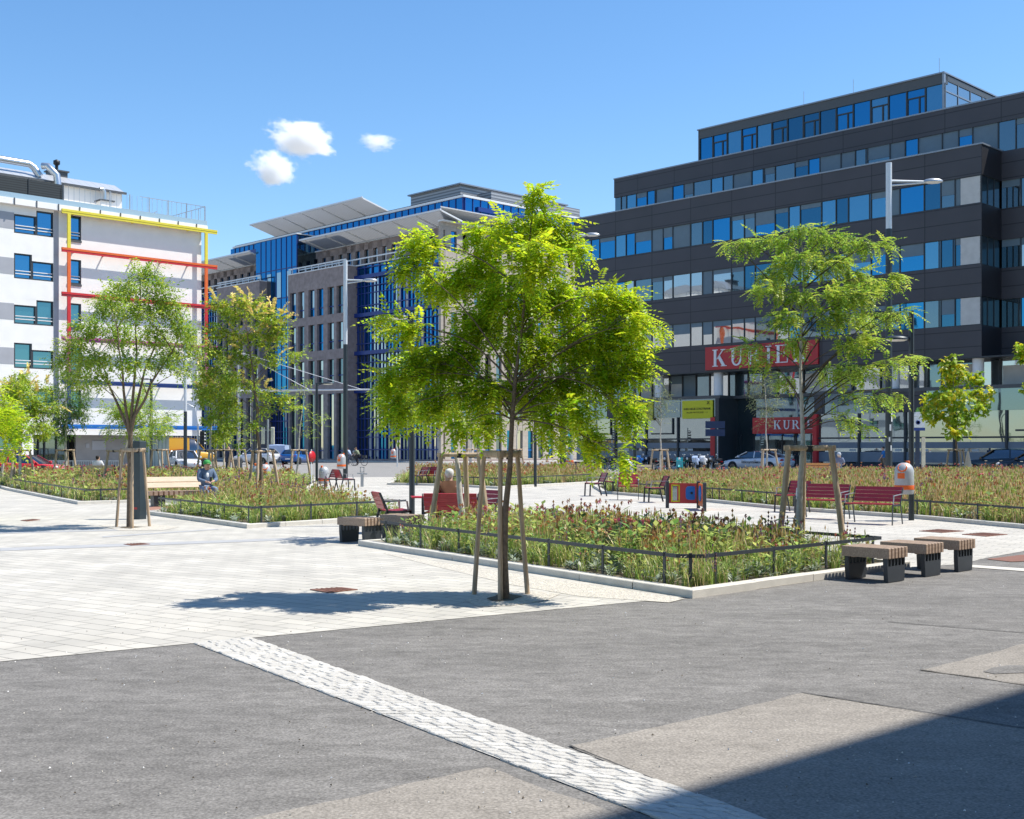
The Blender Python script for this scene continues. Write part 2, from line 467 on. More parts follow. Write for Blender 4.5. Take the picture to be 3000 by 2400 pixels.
def rough(pts, amp=.03, step=.12):
    out = []; n = len(pts)
    for i in range(n):
        a, b = Vector(pts[i]), Vector(pts[(i+1)%n]); L = (b-a).length; k = max(1, min(90, int(L/step))); d = (b-a).normalized(); q = Vector((-d.y,d.x,0)); w = 0
        for j in range(k):
            w = w*.75+random.uniform(-amp,amp)*.5; out.append(a.lerp(b,j/k)+q*(w if 0 < j else 0))
    return out
sheet('ground', [(-4000,-600),(4000,-600),(4000,6000),(-4000,6000)], 0.0, M['road'])
A_, B_ = Vector((2.02,13.37,0)), Vector((5.6,16.8,0))
C_, D_ = Vector((.52,23.5,0)), Vector((-2.64,20.5,0))
edge = [P(-600,2010), P(0,1941), P(570,1887), P(740,1871), P(1300,1818), P(2004,1752), A_, B_, P(2811,1655), P(2900,1634), P(3000,1616), P(3300,1575)]
far = [P(3500,1389), P(2000,1393), P(1250,1398), P(600,1400), P(-400,1398)]
sheet('plaza_paving', edge + far, 0.008, M['paving'])
sheet('asphalt', [(-14,-8)] + [tuple(e) for e in edge] + [(24,-8)], 0.004, M['asphalt'])
sheet('worn_asphalt_patch', rough([P(1668,2189), P(2349,2033), P(2683,2087), P(3000,2139), P(3400,2205), P(3000,2700), P(2480,2478), P(2226,2400)]), 0.008, M['asphalt_old'])
sheet('worn_asphalt_patch', rough([P(1430,2252), P(1100,2325), P(737,2402), P(200,2540), P(200,2900), P(2300,2900), P(1830,2400)]), 0.008, M['asphalt_old'])
sheet('worn_asphalt_patch', rough([P(2695,1966), P(3000,1889), P(3400,1800), P(3400,2060), P(3000,2010), P(2880,1990)]), 0.008, M['asphalt_old'])
sheet('stain_patch', [P(2880,1972), P(2910,1960), P(2960,1953), P(3050,1955), P(3050,1974), P(2960,1977), P(2915,1979)], 0.012, M['asphalt'])
def seam(a, b, w, z=.0095):
    d = (b-a).normalized(); q = Vector((-d.y,d.x,0))*w/2
    sheet('asphalt_seam', rough([a-q, b-q, b+q, a+q], .012, .09), z, M['seam'])
M['seam'] = asphalt_mat('seam_bitumen', (.095,.092,.088), .2, .4)
seam(P(2600,1824), P(3300,1881), .018); seam(P(2695,1966), P(3400,2064), .016, .0125); seam(P(2349,2033), P(3000,2139), .016, .0125); seam(P(1668,2189), P(2300,2448), .02, .0135)
sheet('planting_soil', rough([P(1425,1758), P(1450,1747), P(1500,1744), P(1530,1752), P(1505,1763), P(1460,1766)], .05, .06), .018, M['soil'])
sheet('planting_soil', rough([P(350,1547), P(380,1543), P(420,1546), P(385,1551)], .05, .08), .018, M['soil'])
# scattered grit and bits on the ground
gm = MB(); gr_ = random.Random(5)
for i in range(900):
    u, v = gr_.uniform(-50,3050), gr_.choice((gr_.uniform(1700,2400), gr_.uniform(1600,2000)))
    p = P(u, v); s = gr_.uniform(.003,.010); a = gr_.uniform(0,6.28)
    vs = [(p.x+s*math.cos(a+k*2.09)*gr_.uniform(.6,1.2), p.y+s*math.sin(a+k*2.09)*gr_.uniform(.6,1.2), .012) for k in range(3)]+[(p.x,p.y,.013+s*.8)]
    gm.add(vs, [(0,1,3),(1,2,3),(2,0,3)], gr_.choice((0,0,1,2)))
tag(gm.build('grit', [M['gravel'], M['white'], M['soil']]), 'small scattered grit on paving and asphalt', 'grit', None, 'stuff')
sheet('tactile_strip', [P(2890,1640), P(2990,1628), P(3100,1622), P(3100,1644), P(2960,1648)], 0.012, M['rust'])
sheet('stone_strip', [P(2811,1655), P(3000,1668), P(3300,1690), P(3300,1700), P(3000,1676), P(2811,1662)], 0.012, M['kerb'])
for a, b, w in (((0,1612),(1050,1574),9), ((0,1563),(480,1551),5), ((300,1575),(640,1552),4)):
    sheet('paving_band', [P(a[0],a[1]-w/2), P(b[0],b[1]-w/3), P(b[0],b[1]+w/3), P(a[0],a[1]+w/2)], 0.012, M['band'])
sheet('gravel_pit', [P(1360,1762), P(1420,1740), P(1560,1734), P(1640,1744), P(1600,1762), P(1500,1778), P(1400,1780)], 0.013, M['gravel'])
sheet('gravel_pit', [P(290,1541), P(360,1537), P(450,1537), P(525,1546), P(480,1555), P(350,1556)], 0.013, M['gravel'])
sheet('gravel_strip', [P(1120,1622), P(1500,1682), P(2005,1757), P(1960,1768), P(1700,1750), P(1500,1716), P(1250,1655)], 0.011, M['gravel'])
sheet('red_paving', [P(427,1488), P(515,1481), P(520,1500), P(430,1505)], 0.013, M['brick_floor'])

# the cobble strip: every sett is real, laid in courses on a bed of grout
l0, l1 = P(568,1888), P(1788,2352)
r0, r1 = P(735,1871), P(2226,2400)
ldir = (l1-l0); rdir = (r1-r0)
l2 = l0 + ldir*1.6; r2 = r0 + rdir*1.6
sheet('cobble_bed', [l0, r0, r2, l2], 0.0112, M['grout'])
mb = MB()
courses, per = 96, 5
SB_ = [[0+random.uniform(-.03,.02)]+[j/per+(.5/per if i % 2 else 0)*.5+random.uniform(-.035,.035) for j in range(1,per)]+[1+random.uniform(-.02,.03)] for i in range(courses)]
for i in range(courses):
    t0, t1 = i/courses, (i+1)/courses
    for j in range(per):
        s0, s1 = SB_[i][j], SB_[i][j+1]
        def pt(t, s): return (l0+(l2-l0)*t)*(1-s) + (r0+(r2-r0)*t)*s
        e0, e1 = random.uniform(-.10,.10)/courses, random.uniform(-.10,.10)/courses
        q = [pt(t0+.0004+e0, s0+.008), pt(t1-.0004+e1, s0+.008), pt(t1-.0004+e1, s1-.008), pt(t0+.0004+e0, s1-.008)]
        c = sum(q, Vector())/4
        q = [c+(p-c)*random.uniform(.97,1.04) for p in q]
        h = .0135+random.uniform(0,.003)
        tl = Vector((random.uniform(-.02,.02), random.uniform(-.02,.02), 0))
        lo = [Vector((p.x,p.y,.004)) for p in q]
        mid = [Vector((p.x,p.y,h-.002+(p-c).dot(tl))) for p in q]
        top = [Vector((c.x+(p.x-c.x)*.86, c.y+(p.y-c.y)*.86, h+.003+(p-c).dot(tl))) for p in q]
        f = [(8,9,10,11)]
        for k in range(4):
            f += [(k,(k+1)%4,4+(k+1)%4,4+k), (4+k,4+(k+1)%4,8+(k+1)%4,8+k)]
        mb.add(lo+mid+top, f, random.choice((0,0,1)))
M['cobble2'] = mat('cobble_light', (.53,.51,.465), .8, var=.07, scale=14, bump=.5, bscale=40)
tag(mb.build('cobble_strip', [M['cobble'], M['cobble2']]), kind='structure')

def cover(name, pts, label, cat, group=None):
    mb = MB()
    c = sum(pts, Vector())/len(pts)
    mb.prism([(p.x, p.y) for p in pts], 0.004, 0.020, 'z', 0)
    for k in range(1, 6):
        a = pts[0].lerp(pts[1], k/6); b = pts[3].lerp(pts[2], k/6)
        a = a.lerp(c, .06); b = b.lerp(c, .06)
        mb.bar((a.x,a.y,.023), (b.x,b.y,.023), .02, .005, 0)
    tag(mb.build(name, M['rust']), label, cat, group)
g = 'rusty drain covers in the paving'
cover('drain_cover', [P(908,1731), P(1000,1725), P(1048,1731), P(960,1740)], 'rusty steel cover in pale paving near the shadow of the front tree', 'drain cover', g)
cover('drain_cover', [P(362,1597), P(420,1594), P(440,1597), P(385,1601)], 'small rusty cover in the paving in front of the left staked tree', 'drain cover', g)
cover('drain_cover', [P(60,1527), P(100,1523), P(118,1525), P(80,1529)], 'tiny rusty cover in the paving at far left edge', 'drain cover', g)
cover('drain_cover', [P(2692,1558), P(2750,1553), P(2825,1558), P(2760,1563)], 'rusty cover right of centre path, nearer the lamp post with the bin', 'drain cover', g)
cover('drain_cover', [P(2818,1568), P(2880,1563), P(2952,1568), P(2890,1574)], 'rusty cover farther right in the paving, beyond the slatted stools', 'drain cover', g)

# ------------------------------------------------------------------ buildings: local x runs along the facade, y outward
def frame_at(o, ang):
    c, s = math.cos(ang), math.sin(ang)
    return Vector(o), Vector((c, s, 0)), Vector((-s, c, 0))
def s_of(u, fr, off=0.0):
    """where the photo's column u meets the facade plane shifted outward by off"""
    o, d, n = fr; p = o + n*off; k = (u-UC)/FPX
    return (k*p.y - p.x) / (d.x - k*d.y)

GA = math.atan2(.718, -.696)                      # the two office blocks share one street grid
# ---- the dark office block
FD = frame_at((31.5, 80.1, 0), GA)
dark = thing('office_building', 'dark clad office block with ribbon windows, red name sign and glass top storey', 'building', FD[0], GA)
LE = s_of(1684, FD)                               # left end
FLOORS = [(9.92,11.85), (14.0,15.94), (18.09,20.0)]
BANDS = [(7.8,9.92), (11.85,14.0), (15.94,18.09), (20.0,22.03)]
mb = MB()
for z0, z1 in BANDS:
    mb.box(0, LE, -.6, 0, z0, z1, 0)
    mb.box(-16, .0, -3.6, -3.0, z0, z1, 0)
    mb.box(0, .5, -3.0, -.6, z0, z1, 1)
    mb.box(LE-.5, LE, -20, -.6, z0, z1, 1)
L5 = s_of(1799, FD, -3)
mb.box(-16, L5, -3.6, -3.0, 24.1, 25.75, 0)
mb.box(L5-.5, L5, -20, -3.6, 24.1, 25.75, 1)
mb.build('cladding', [M['clad'], M['clad_side']], dark)
mb = MB()
mb.box(-15.9, LE-.3, -20, -3.9, 5.5, 22.0, 0)
mb.box(.3, LE-.3, -3.9, -.55, 7.81, 21.9, 0)
mb.box(-15.9, L5-.4, -20, -3.65, 21.9, 25.6, 0)
mb.box(-16, LE-.1, -19.8, -2.6, 0, 5.6, 0)
mb.build('core', M['dark_in'], dark)
mb = MB()
mb.box(-.06, LE+.06, -3.2, .06, 22.03, 22.13, 0)
mb.box(-16, L5+.05, -3.7, -2.95, 25.75, 25.85, 0)
mb.build('parapet_cap', M['cap'], dark)
GM = [M['frame'], M['glass'], M['glass_dark'], M['blind'], M['curtain'], M['glass_white'], M['glass_sky_teal'], M['glass_sky_pale']]
wr = random.Random(11)
def pane(mb, x0, x1, y, z0, z1, opts, zb=None):
    """one light in a ribbon window: frame bars, glass, sometimes a part-lowered blind"""
    mb.box(x0, x0+.07, y-.05, y+.07, z0, z1, 0)
    k = wr.choices((1,2,5,3), opts)[0]
    if k == 1: k = wr.choices((1,6,7), (.5,.3,.2))[0]  # random tints imitate a sky reflection that varies from pane to pane
    x0 += .07
    if k == 3:
        mb.box(x0, x1, y-.02, y, z0, z1, 3)
        return
    mb.box(x0, x1, y-.02, y, z0, z1, k)
    if wr.random() < .55:                          # blind lowered outside the glass
        h = wr.choice((.2,.25,.45,.55))*(z1-z0)
        mb.box(x0+.02, x1-.02, y+.01, y+.03, z1-h, z1, 3)
    elif wr.random() < .3 and x1-x0 > .8:          # opening sash
        mb.box(x0+.08, x0+.14, y+.005, y+.04, z0, z1, 0)
bay = 4.05
for fi, (z0, z1) in enumerate(FLOORS):
    x = .05
    while x < LE-.4:
        x1 = min(x+bay, LE-.05)
        mb = MB()
        opts = ((.62,.2,.0,.18), (.6,.24,.0,.16), (.62,.14,.1,.14))[2-fi] if fi else ((.15,.25,.6,0) if x > 15 else (.6,.2,.05,.15))
        if fi == 1 and x > 17: opts = (.15,.2,.6,.05)
        w = x1-x
        a, b = x+w*.45, x+w*.7
        pane(mb, x, a, -.12, z0, z1, opts); pane(mb, a, b, -.12, z0, z1, opts); pane(mb, b, x1, -.12, z0, z1, opts)
        mb.box(x, x1, -.16, -.04, z0, z0+.05, 0); mb.box(x, x1, -.16, -.04, z1-.05, z1, 0)
        if x < 1: mb.box(.12, 1.5, -.08, -.06, z0+.06, z1-.06, 4)
        mb.build('window', GM, dark)
        x = x1
    for x in (-4.05, -8.1, -12.15, -16.2):
        mb = MB()
        for q in range(3): pane(mb, x+q*1.35, x+(q+1)*1.35, -3.12, z0, z1, (.1,.6,.3,0))
        mb.build('window', GM, dark)
    mb = MB()
    for q in range(3):
        mb.box(.10, .14, -3+q*.98, -3+q*.98+.9, z0, z1, 2); mb.box(.06, .16, -3+q*.98+.9, -3+q*.98+.98, z0, z1, 0)
    mb.build('side_window', GM, dark)
x = -16.0
while x < L5-.3:
    x1 = min(x+bay, L5-.03)
    mb = MB()
    w = x1-x; a, b = x+w*.45, x+w*.7
    opts = (0,.9,.1,0) if x < -3 else ((.3,.15,0,.55) if x < 9 else (.55,.33,0,.12))
    for p, q in ((x,a),(a,b),(b,x1)): pane(mb, p, q, -3.12, 22.03, 24.1, opts)
    mb.build('window', GM, dark)
    x = x1
# glass top storey
p0, p1 = s_of(2766, FD, -3.3), s_of(2046, FD, -3.3)
mb = MB()
mb.box(p0, p1, -3.9, -3.3, 27.75, 28.46, 0)
mb.box(p0, p0+.12, -16, -3.3, 28.0, 28.4, 0)
mb.box(p0-.05, p1+.08, -17, -3.2, 28.46, 28.56, 1)
mb.box(p0+.4, p1-.2, -16.5, -4.5, 25.6, 28.4, 2)
mb.box(p1-.12, p1, -3.6, -3.28, 25.8, 28.46, 0)
mb.box(p0-.02, p0+.12, -3.5, -3.25, 25.8, 28.46, 1)
mb.build('top_storey', [M['frame_grey'], M['cap'], M['dark_in']], dark)
n = 15; w = (p1-p0)/n
for i in range(n):
    mb = MB(); x = p0+i*w
    mb.box(x, x+w, -3.45, -3.42, 25.8, 27.78, wr.choice((1,1,6,7)))
    mb.box(x-.05, x+.05, -3.45, -3.33, 25.8, 27.78, 0)
    if i % 2:
        mb.box(x, x+w, -3.44, -3.36, 27.1, 27.2, 0)
        mb.box(x+w*.28, x+w*.36, -3.44, -3.36, 25.8, 27.15, 0)
        mb.box(x+w*.92, x+w, -3.44, -3.36, 25.8, 27.15, 0)
    mb.build('glass_panel', GM, dark)
for i in range(6):
    mb = MB(); y = -3.5-i*2.0
    mb.box(p0+.05, p0+.08, y-1.95, y, 25.8, 28.0, 1)
    mb.box(p0, p0+.1, y-.08, y, 25.8, 28.0, 0); mb.box(p0, p0+.1, y-2, y, 27.2, 27.3, 0)
    mb.build('side_glass_panel', [M['cap'], M['glass_white']], dark)
for uu, vv in ((2752,180), (2500,230), (2355,300)):
    s_ = s_of(uu, FD, -8); mb = MB(); mb.tube([(s_,-8,28.4),(s_,-8,31.2)], .02, 5)
    mb.build('antenna_rod', M['steel'], dark)
# lower storeys
mb = MB()
for uu in (1932, 2105, 2436, 2620, 2866):
    mb.lathe([(.38,5.85),(.38,7.81)], 16, (s_of(uu, FD, -.7), -.7, 0), 0)
mb.box(-16, LE, -2.5, 0, 7.70, 7.80, 1)
mb.build('column_row', [M['white'], M['frame']], dark)
sR, sL = s_of(2382, FD), s_of(2108, FD)
x = -16.0; k = 0
while x < LE-.2:
    mb = MB(); ww = wr.choice((1.0,1.4,1.9,2.3)); x1 = min(x+ww, LE-.1)
    kk = wr.choices((1,2,3),(.4,.45,.15))[0]
    mb.box(x+.1, x1, -2.2, -2.15, 5.85, 7.7, kk)
    if wr.random() < .35: mb.box(x+.15, x1-.1, -2.14, -2.12, 5.95, 7.0+wr.random()*.6, 4)
    mb.box(x, x+.1, -2.25, -2.05, 5.85, 7.7, 0)
    mb.build('mezzanine_window', [M['frame'], M['glass_white'], M['glass_dark'], M['blind'], M['curtain']], dark); x = x1
mb = MB()
mb.box(-16, sR, -2.4, -.05, 5.6, 5.85, 0); mb.box(sL, LE, -2.4, -.05, 5.6, 5.85, 0); mb.box(sR, sL, -2.4, -1.9, 5.6, 5.85, 0)
x = -16.0
while x < sR-.3:
    x1 = min(x+4.0, sR)
    mb.box(x+.03, x1-.03, -.3, -.1, 4.15, 5.6, wr.choice((1,2))); x = x1
x = sL
while x < LE-.3:
    x1 = min(x+4.0, LE)
    mb.box(x+.03, x1-.03, -.3, -.1, 4.15, 5.6, wr.choice((1,2))); x = x1
mb.box(-16, sR, -.4, .05, 0, .5, 3); mb.box(sL, LE, -.4, .05, 0, .4, 3)
mb.build('lower_panels', [M['frame_grey'], M['clad'], M['glass_dark'], mat('navy_plinth', (.014,.018,.032), .5)], dark)
def shop_run(x, xe, w):
    while x < xe-.3:
        x1 = min(x+w, xe); mb = MB()
        mb.box(x, x1, -.25, -.22, .5, 4.15, 1)
        mb.box(x-.07, x+.07, -.28, -.08, .4, 4.15, 0)
        mb.box(x, x1, -.24, -.12, 2.30, 2.42, 0)
        if wr.random() < .5: mb.box(x+.5, x1-.6, -.24, -.1, 2.75, 2.87, 0); mb.box(x+.5, x+.6, -.24, -.1, 2.75, 4.1, 0)
        mb.box(x+.08, x1-.07, -.215, -.205, 1.62, 2.05, 2); mb.box(x+.08, x1-.07, -.215, -.205, .62, 1.35, 2)
        for q in range(4):
            if wr.random() < .5: xx = x+.3+q*.8; mb.box(xx, xx+.5, -.204, -.20, 1.40, 1.57, 3)
        mb.build('shop_window', [M['frame'], M['glass_shop'], M['frost'], M['curtain']], dark)
        x = x1
shop_run(-16.0, sR-.3, 3.6)
shop_run(sL+.9, LE, 3.4)
# entrance portal
mb = MB()
mb.box(sL, sL+.35, -2.5, .1, 0, 5.6, 1)
mb.box(sL+.45, sL+.9, -.2, .02, 0, 4.1, 0)
mb.box(sR-.35, sR, -2.5, .1, 0, 4.15, 0)
mb.box(sR, sL, -2.55, -2.5, 0, 5.6, 2)
mb.box(sR, sR+6.0, -1.4, -.9, 2.75, 4.0, 0)
mb.build('entrance_portal', [M['red_paint'], M['frame'], M['glass_dark']], dark)
mb = MB()
for i in range(6):
    xx = sR+.4+i*1.3
    mb.box(xx, xx+1.22, -2.45, -2.42, .05, 2.6, 1); mb.box(xx+1.22, xx+1.3, -2.47, -2.38, 0, 2.7, 0)
mb.build('door', [M['frame'], M['glass_dark']], dark)

# serif capitals drawn as strokes in a unit-height box
def glyph(ch):
    """list of polygons (x, z), letter height 1"""
    S = lambda x0,x1,z0,z1: [(x0,z0),(x1,z0),(x1,z1),(x0,z1)]
    out = []
    def stem(x, w=.17, s=.10):
        out.extend([S(x,x+w,.05,.95), S(x-s,x+w+s,0,.05), S(x-s,x+w+s,.95,1)])
    def arc(cx, cz, rx, rz, a0, a1, w0, w1, n=10):
        for i in range(n):
            t0, t1 = a0+(a1-a0)*i/n, a0+(a1-a0)*(i+1)/n
            def q(t, k):
                f = abs(math.cos(t)); w = w1+(w0-w1)*f
                return (cx+(rx-k*w)*math.cos(t), cz+(rz-k*w)*math.sin(t))
            out.append([q(t0,0),q(t1,0),q(t1,1),q(t0,1)])
    if ch == 'K':
        stem(.10); out.append([(.27,.42),(.33,.42),(.78,.95),(.70,.95)]); out.append([(.36,.55),(.50,.66),(.90,.05),(.68,.05)])
        out.extend([S(.58,.90,.95,1), S(.60,1.0,0,.05)]); W = 1.0
    elif ch == 'U':
        out.extend([S(.12,.29,.35,.95), S(.02,.39,.95,1), S(.72,.79,.35,.95), S(.60,.92,.95,1)])
        arc(.455,.35,.335,.37,math.pi,2*math.pi,.12,.09); W = .95
    elif ch == 'R':
        stem(.10); arc(.40,.74,.36,.26,-math.pi/2,math.pi/2,.16,.05); out.extend([S(.27,.42,.95,1.0), S(.27,.42,.48,.53)])
        out.append([(.38,.50),(.55,.50),(.92,.05),(.72,.05)]); out.append(S(.70,1.0,0,.05)); W = 1.0
    elif ch == 'I':
        stem(.12); W = .42
    elif ch == 'E':
        stem(.10); out.extend([S(.27,.74,.95,1), S(.70,.75,.74,.95), S(.27,.58,.48,.53), S(.55,.60,.40,.62), S(.27,.80,0,.05), S(.76,.81,.05,.28)]); W = .86
    return out, W
def word(mb, text, x, y, z, h, dirx, gap=.16, m=0, depth=.06):
    for ch in text:
        ps, W = glyph(ch)
        for p in ps:
            mb.prism([(x+dirx*a*h, z+b*h) for a, b in p], y, y+depth, 'y', m)
        x += dirx*(W+gap)*h
    return x
s0, s1 = s_of(2400, FD), s_of(2070, FD)
sg = thing('name_sign', 'large red sign with white serif capitals on the dark office block above its entrance', 'sign', FD[0], GA)
mb = MB(); mb.box(s0, s1, .01, .18, 7.88, 9.72); mb.build('board', M['red_bright'], sg)
mb = MB(); word(mb, 'KURIER', s1-.75, .18, 8.13, 1.36, -1, .24); mb.build('lettering', M['white'], sg)
sg = thing('name_sign', 'small red sign with white serif capitals over the entrance doors', 'sign', FD[0], GA)
mb = MB(); mb.box(s_of(2366,FD), s_of(2228,FD), -.89, -.78, 2.85, 4.0); mb.build('board', M['red_bright'], sg)
mb = MB(); word(mb, 'KURIER', s_of(2268,FD,-.8), -.78, 3.08, .68, -1, .24); mb.build('lettering', M['white'], sg)

def text_obj(body, size, parent, m, loc, name='lettering'):
    """flat sans lettering as a mesh; local x reversed so that it reads from outside the facade"""
    cu = bpy.data.curves.new('t', 'FONT'); cu.body = body; cu.size = size; cu.extrude = .01; cu.align_x = 'CENTER'
    t = bpy.data.objects.new('t', cu); COL.objects.link(t)
    dg = bpy.context.evaluated_depsgraph_get(); dg.update()
    me = bpy.data.meshes.new_from_object(t.evaluated_get(dg))
    bpy.data.objects.remove(t)
    me.materials.clear(); me.materials.append(m)
    o = bpy.data.objects.new(name, me); COL.objects.link(o)
    o.parent = parent; o.location = loc; o.rotation_euler = (R(90), 0, R(180))
    return o
yb = thing('banner', 'yellow banner with black lettering beside the office entrance, right of the sapling', 'banner', FD[0], GA)
a, b = s_of(2087,FD,.05), s_of(1998,FD,.05)
mb = MB(); mb.box(a, b, -.08, .02, 4.02, 5.48); mb.build('sheet', M['yellow'], yb)
text_obj('IHRE NEUE STADTBANK', .25, yb, M['black'], ((a+b)/2, .03, 4.72))
text_obj('IN DER MUTHGASSE  \u2014>', .19, yb, mat('faint_ink', (.22,.20,.02), .7, var=0), ((a+b)/2, .03, 4.45), 'small_lettering')
mb = MB()
for q in (-1, 1): mb.bar((a+.42-.12*q, .03, 5.15), (a+.42+.12*q, .03, 5.42), .02, .07, up=(0,1,0))
mb.build('emblem', M['black'], yb)
yb = thing('banner', 'yellow banner with a black cross emblem half behind the leaves of the front tree', 'banner', FD[0], GA)
a, b = s_of(1911,FD,.05), s_of(1856,FD,.05)
mb = MB(); mb.box(a, b+.6, -.08, .02, 3.95, 5.5); mb.build('sheet', M['yellow'], yb)
mb = MB()
for q in (-1, 1): mb.bar((a+.75-.32*q, .03, 4.6), (a+.75+.32*q, .03, 5.35), .02, .13, up=(0,1,0))
mb.build('emblem', M['black'], yb)
pl = thing('street_sign', 'small dark blue street name plate on a post by the office entrance', 'sign', (0,0,0))
q = PD(2095,1257,92)
mb = MB(); mb.box(q.x-.75, q.x+.75, 91.96, 92.0, q.z+.05, q.z+.6); mb.box(q.x-.75, q.x+.75, 91.96, 92.0, q.z-.55, q.z-.02); mb.build('plate', mat('plate_blue', (.03,.05,.12), .4), pl)
mb = MB(); mb.tube([(q.x+.2,92.05,0),(q.x+.2,92.05,q.z+.6)], .05); mb.build('post', M['steel'], pl)

# ---- the blue glass office block
FB = frame_at((-7.8, 130, 0), GA)
blue = thing('office_building', 'blue glass and brown stone office block with white louvred sunshades', 'building', FB[0], GA)
XE = 66.0; SB = 1.5
b1a, b1b = s_of(1012,FB,SB), s_of(844,FB,SB)
b2a, b2b = s_of(760,FB,SB), s_of(635,FB,SB)
tw0, tw1 = s_of(870,FB,.3), s_of(750,FB,.3)
mb = MB()
mb.box(.3, XE, -28, -.35, 0, 23.0, 0)
mb.box(.6, XE-.6, -27, -2.8, 23, 26.2, 0)
mb.build('core', M['dark_in'], blue)
# curtain wall, one unit per module and storey
ZF = [.3, 3.9, 8.25, 12.7, 17.15, 21.6, 23.0]
GB = [M['blue_beam'], M['glass_blue'], M['glass_white'], M['curtain'], M['glass_dark']]
def curtain(x0, x1, step, y=0.0, zs=ZF):
    for fi in range(len(zs)-1):
        mb = MB(); x = x0
        while x < x1-.2:
            xe = min(x+step, x1)
            k = wr.choices((1,2,4), ((.3,.28,.42) if fi < 3 else (.8,.12,.08) if fi < 5 else (1,0,0)))[0]
            mb.box(x, xe, y-.3, y-.26, zs[fi], zs[fi+1], k)
            if fi < 5 and wr.random() < .22: mb.box(x+.15, x+.15+(xe-x)*.45, y-.25, y-.24, zs[fi]+.3, zs[fi+1]-.5, 3)
            mb.box(x-.06, x+.06, y-.3, y-.1, zs[fi], zs[fi+1], 0)
            if fi < 5: mb.box((x+xe)/2-.035, (x+xe)/2+.035, y-.29, y-.15, zs[fi], zs[fi+1], 0)
            x = xe
        mb.box(x0, x1, y-.28, y-.08, zs[fi]+1.05, zs[fi]+1.17, 0)
        if fi < 5: mb.box(x0, x1, y-.28, y-.12, zs[fi]+2.5, zs[fi]+2.6, 0); mb.box(x0, x1, y-.1, y+.02, zs[fi]+3.3, zs[fi]+3.38, 0)
        if 1 < fi: mb.box(x0, x1, y-.28, y+.25, zs[fi]-.22, zs[fi]+.22, 0)
        mb.build('window_band', GB, blue)
curtain(0.2, b1a, 1.35); curtain(b1b, b2a, 1.35); curtain(b2b, XE, 1.35)
def stone_block(xa, xb, nwin, pair):
    mb = MB()
    rows = [(.3, 8.05, 8.5), (8.5, 9.25, 12.15), (12.6, 13.3, 16.5), (16.9, 17.5, 20.75)]
    zc = 0
    cols = []
    w = xb-xa; seg = w/nwin
    for i in range(nwin):
        c = xa+seg*(i+.5)
        cols += [(c-seg*.38, c-seg*.05), (c+seg*.08, c+seg*.40)] if pair else [(c-seg*.3, c+seg*.3)]
    edges = [xa]+[e for c in cols for e in c]+[xb]
    zr = [(0.3,8.05), (9.25,12.15), (13.3,16.5), (17.5,20.75)]
    zs = [0]+[e for r in zr for e in r]+[23.0]
    for j in range(0, len(edges)-1):
        for i in range(len(zs)-1):
            if j % 2 and i % 2: continue
            mb.box(edges[j], edges[j+1], -.3 if j % 2 == 0 else .0, SB, zs[i], zs[i+1], 0)
    o = mb.build('stone_front', M['stone'], blue)
    for (z0, z1) in zr:
        for (x0, x1) in cols:
            mb = MB(); y = SB-.35
            mb.box(x0, x1, y-.03, y, z0, z1, wr.choice((1,4,4,4,2)))
            mb.box(x0, x0+.12, y, y+.1, z0, z1, 0); mb.box(x0, x1, y, y+.08, z0+.9, z0+1.02, 0)
            if wr.random() < .4: mb.box(x0+.15, x1-.3, y+.01, y+.03, z0+.2+wr.random()*1.6, z1-.1, 2)
            mb.build('window', GB, blue)
    mb = MB(); mb.box(xa-.05, xb+.05, .2, SB+.08, 23.0, 23.12, 0)
    for i in range(int(w/1.4)+1): mb.box(xa+i*1.4, xa+i*1.4+.08, SB-.2, SB-.1, 23.1, 23.7, 0)
    mb.box(xa, xb, SB-.22, SB-.08, 23.66, 23.8, 0)
    mb.build('terrace_rail', M['white'], blue)
stone_block(b1a, b1b, 3, True)
stone_block(b2a, b2b, 3, True)
# stair tower of blue glass
mb = MB()
for xa, xb, z0, z1 in ((tw0, tw1, 17.2, 28.3), (b1b, b2a, 8.3, 17.2)):
    n = int((xb-xa)/1.05)
    for i in range(n):
        x = xa+(xb-xa)*i/n
        mb.box(x, xa+(xb-xa)*(i+1)/n, .25, .3, z0, z1, 1); mb.box(x-.05, x+.05, .25, .36, z0, z1, 0)
    for z in (11.5, 14.3, 17.3, 20.6, 24.3):
        if z0 < z < z1: mb.box(xa, xb, .26, .34, z-.06, z+.06, 0)
for i in range(4):
    x = tw0+1.2+i*2.3; mb.box(x, x+.9, .34, .37, 20.7, 23.9, 2)
mb.box(tw0, tw1, -6, .25, 23.0, 28.3, 3); mb.box(tw0-.06, tw0, -6.0, .25, 23.0, 28.2, 4)
mb.box(tw0-.15, tw1+.1, -6.1, .45, 28.3, 28.42, 5)
mb.build('stair_tower', [M['blue_beam'], M['glass_blue'], M['glass_white'], M['dark_in'], M['glass_dark'], M['white']], blue)
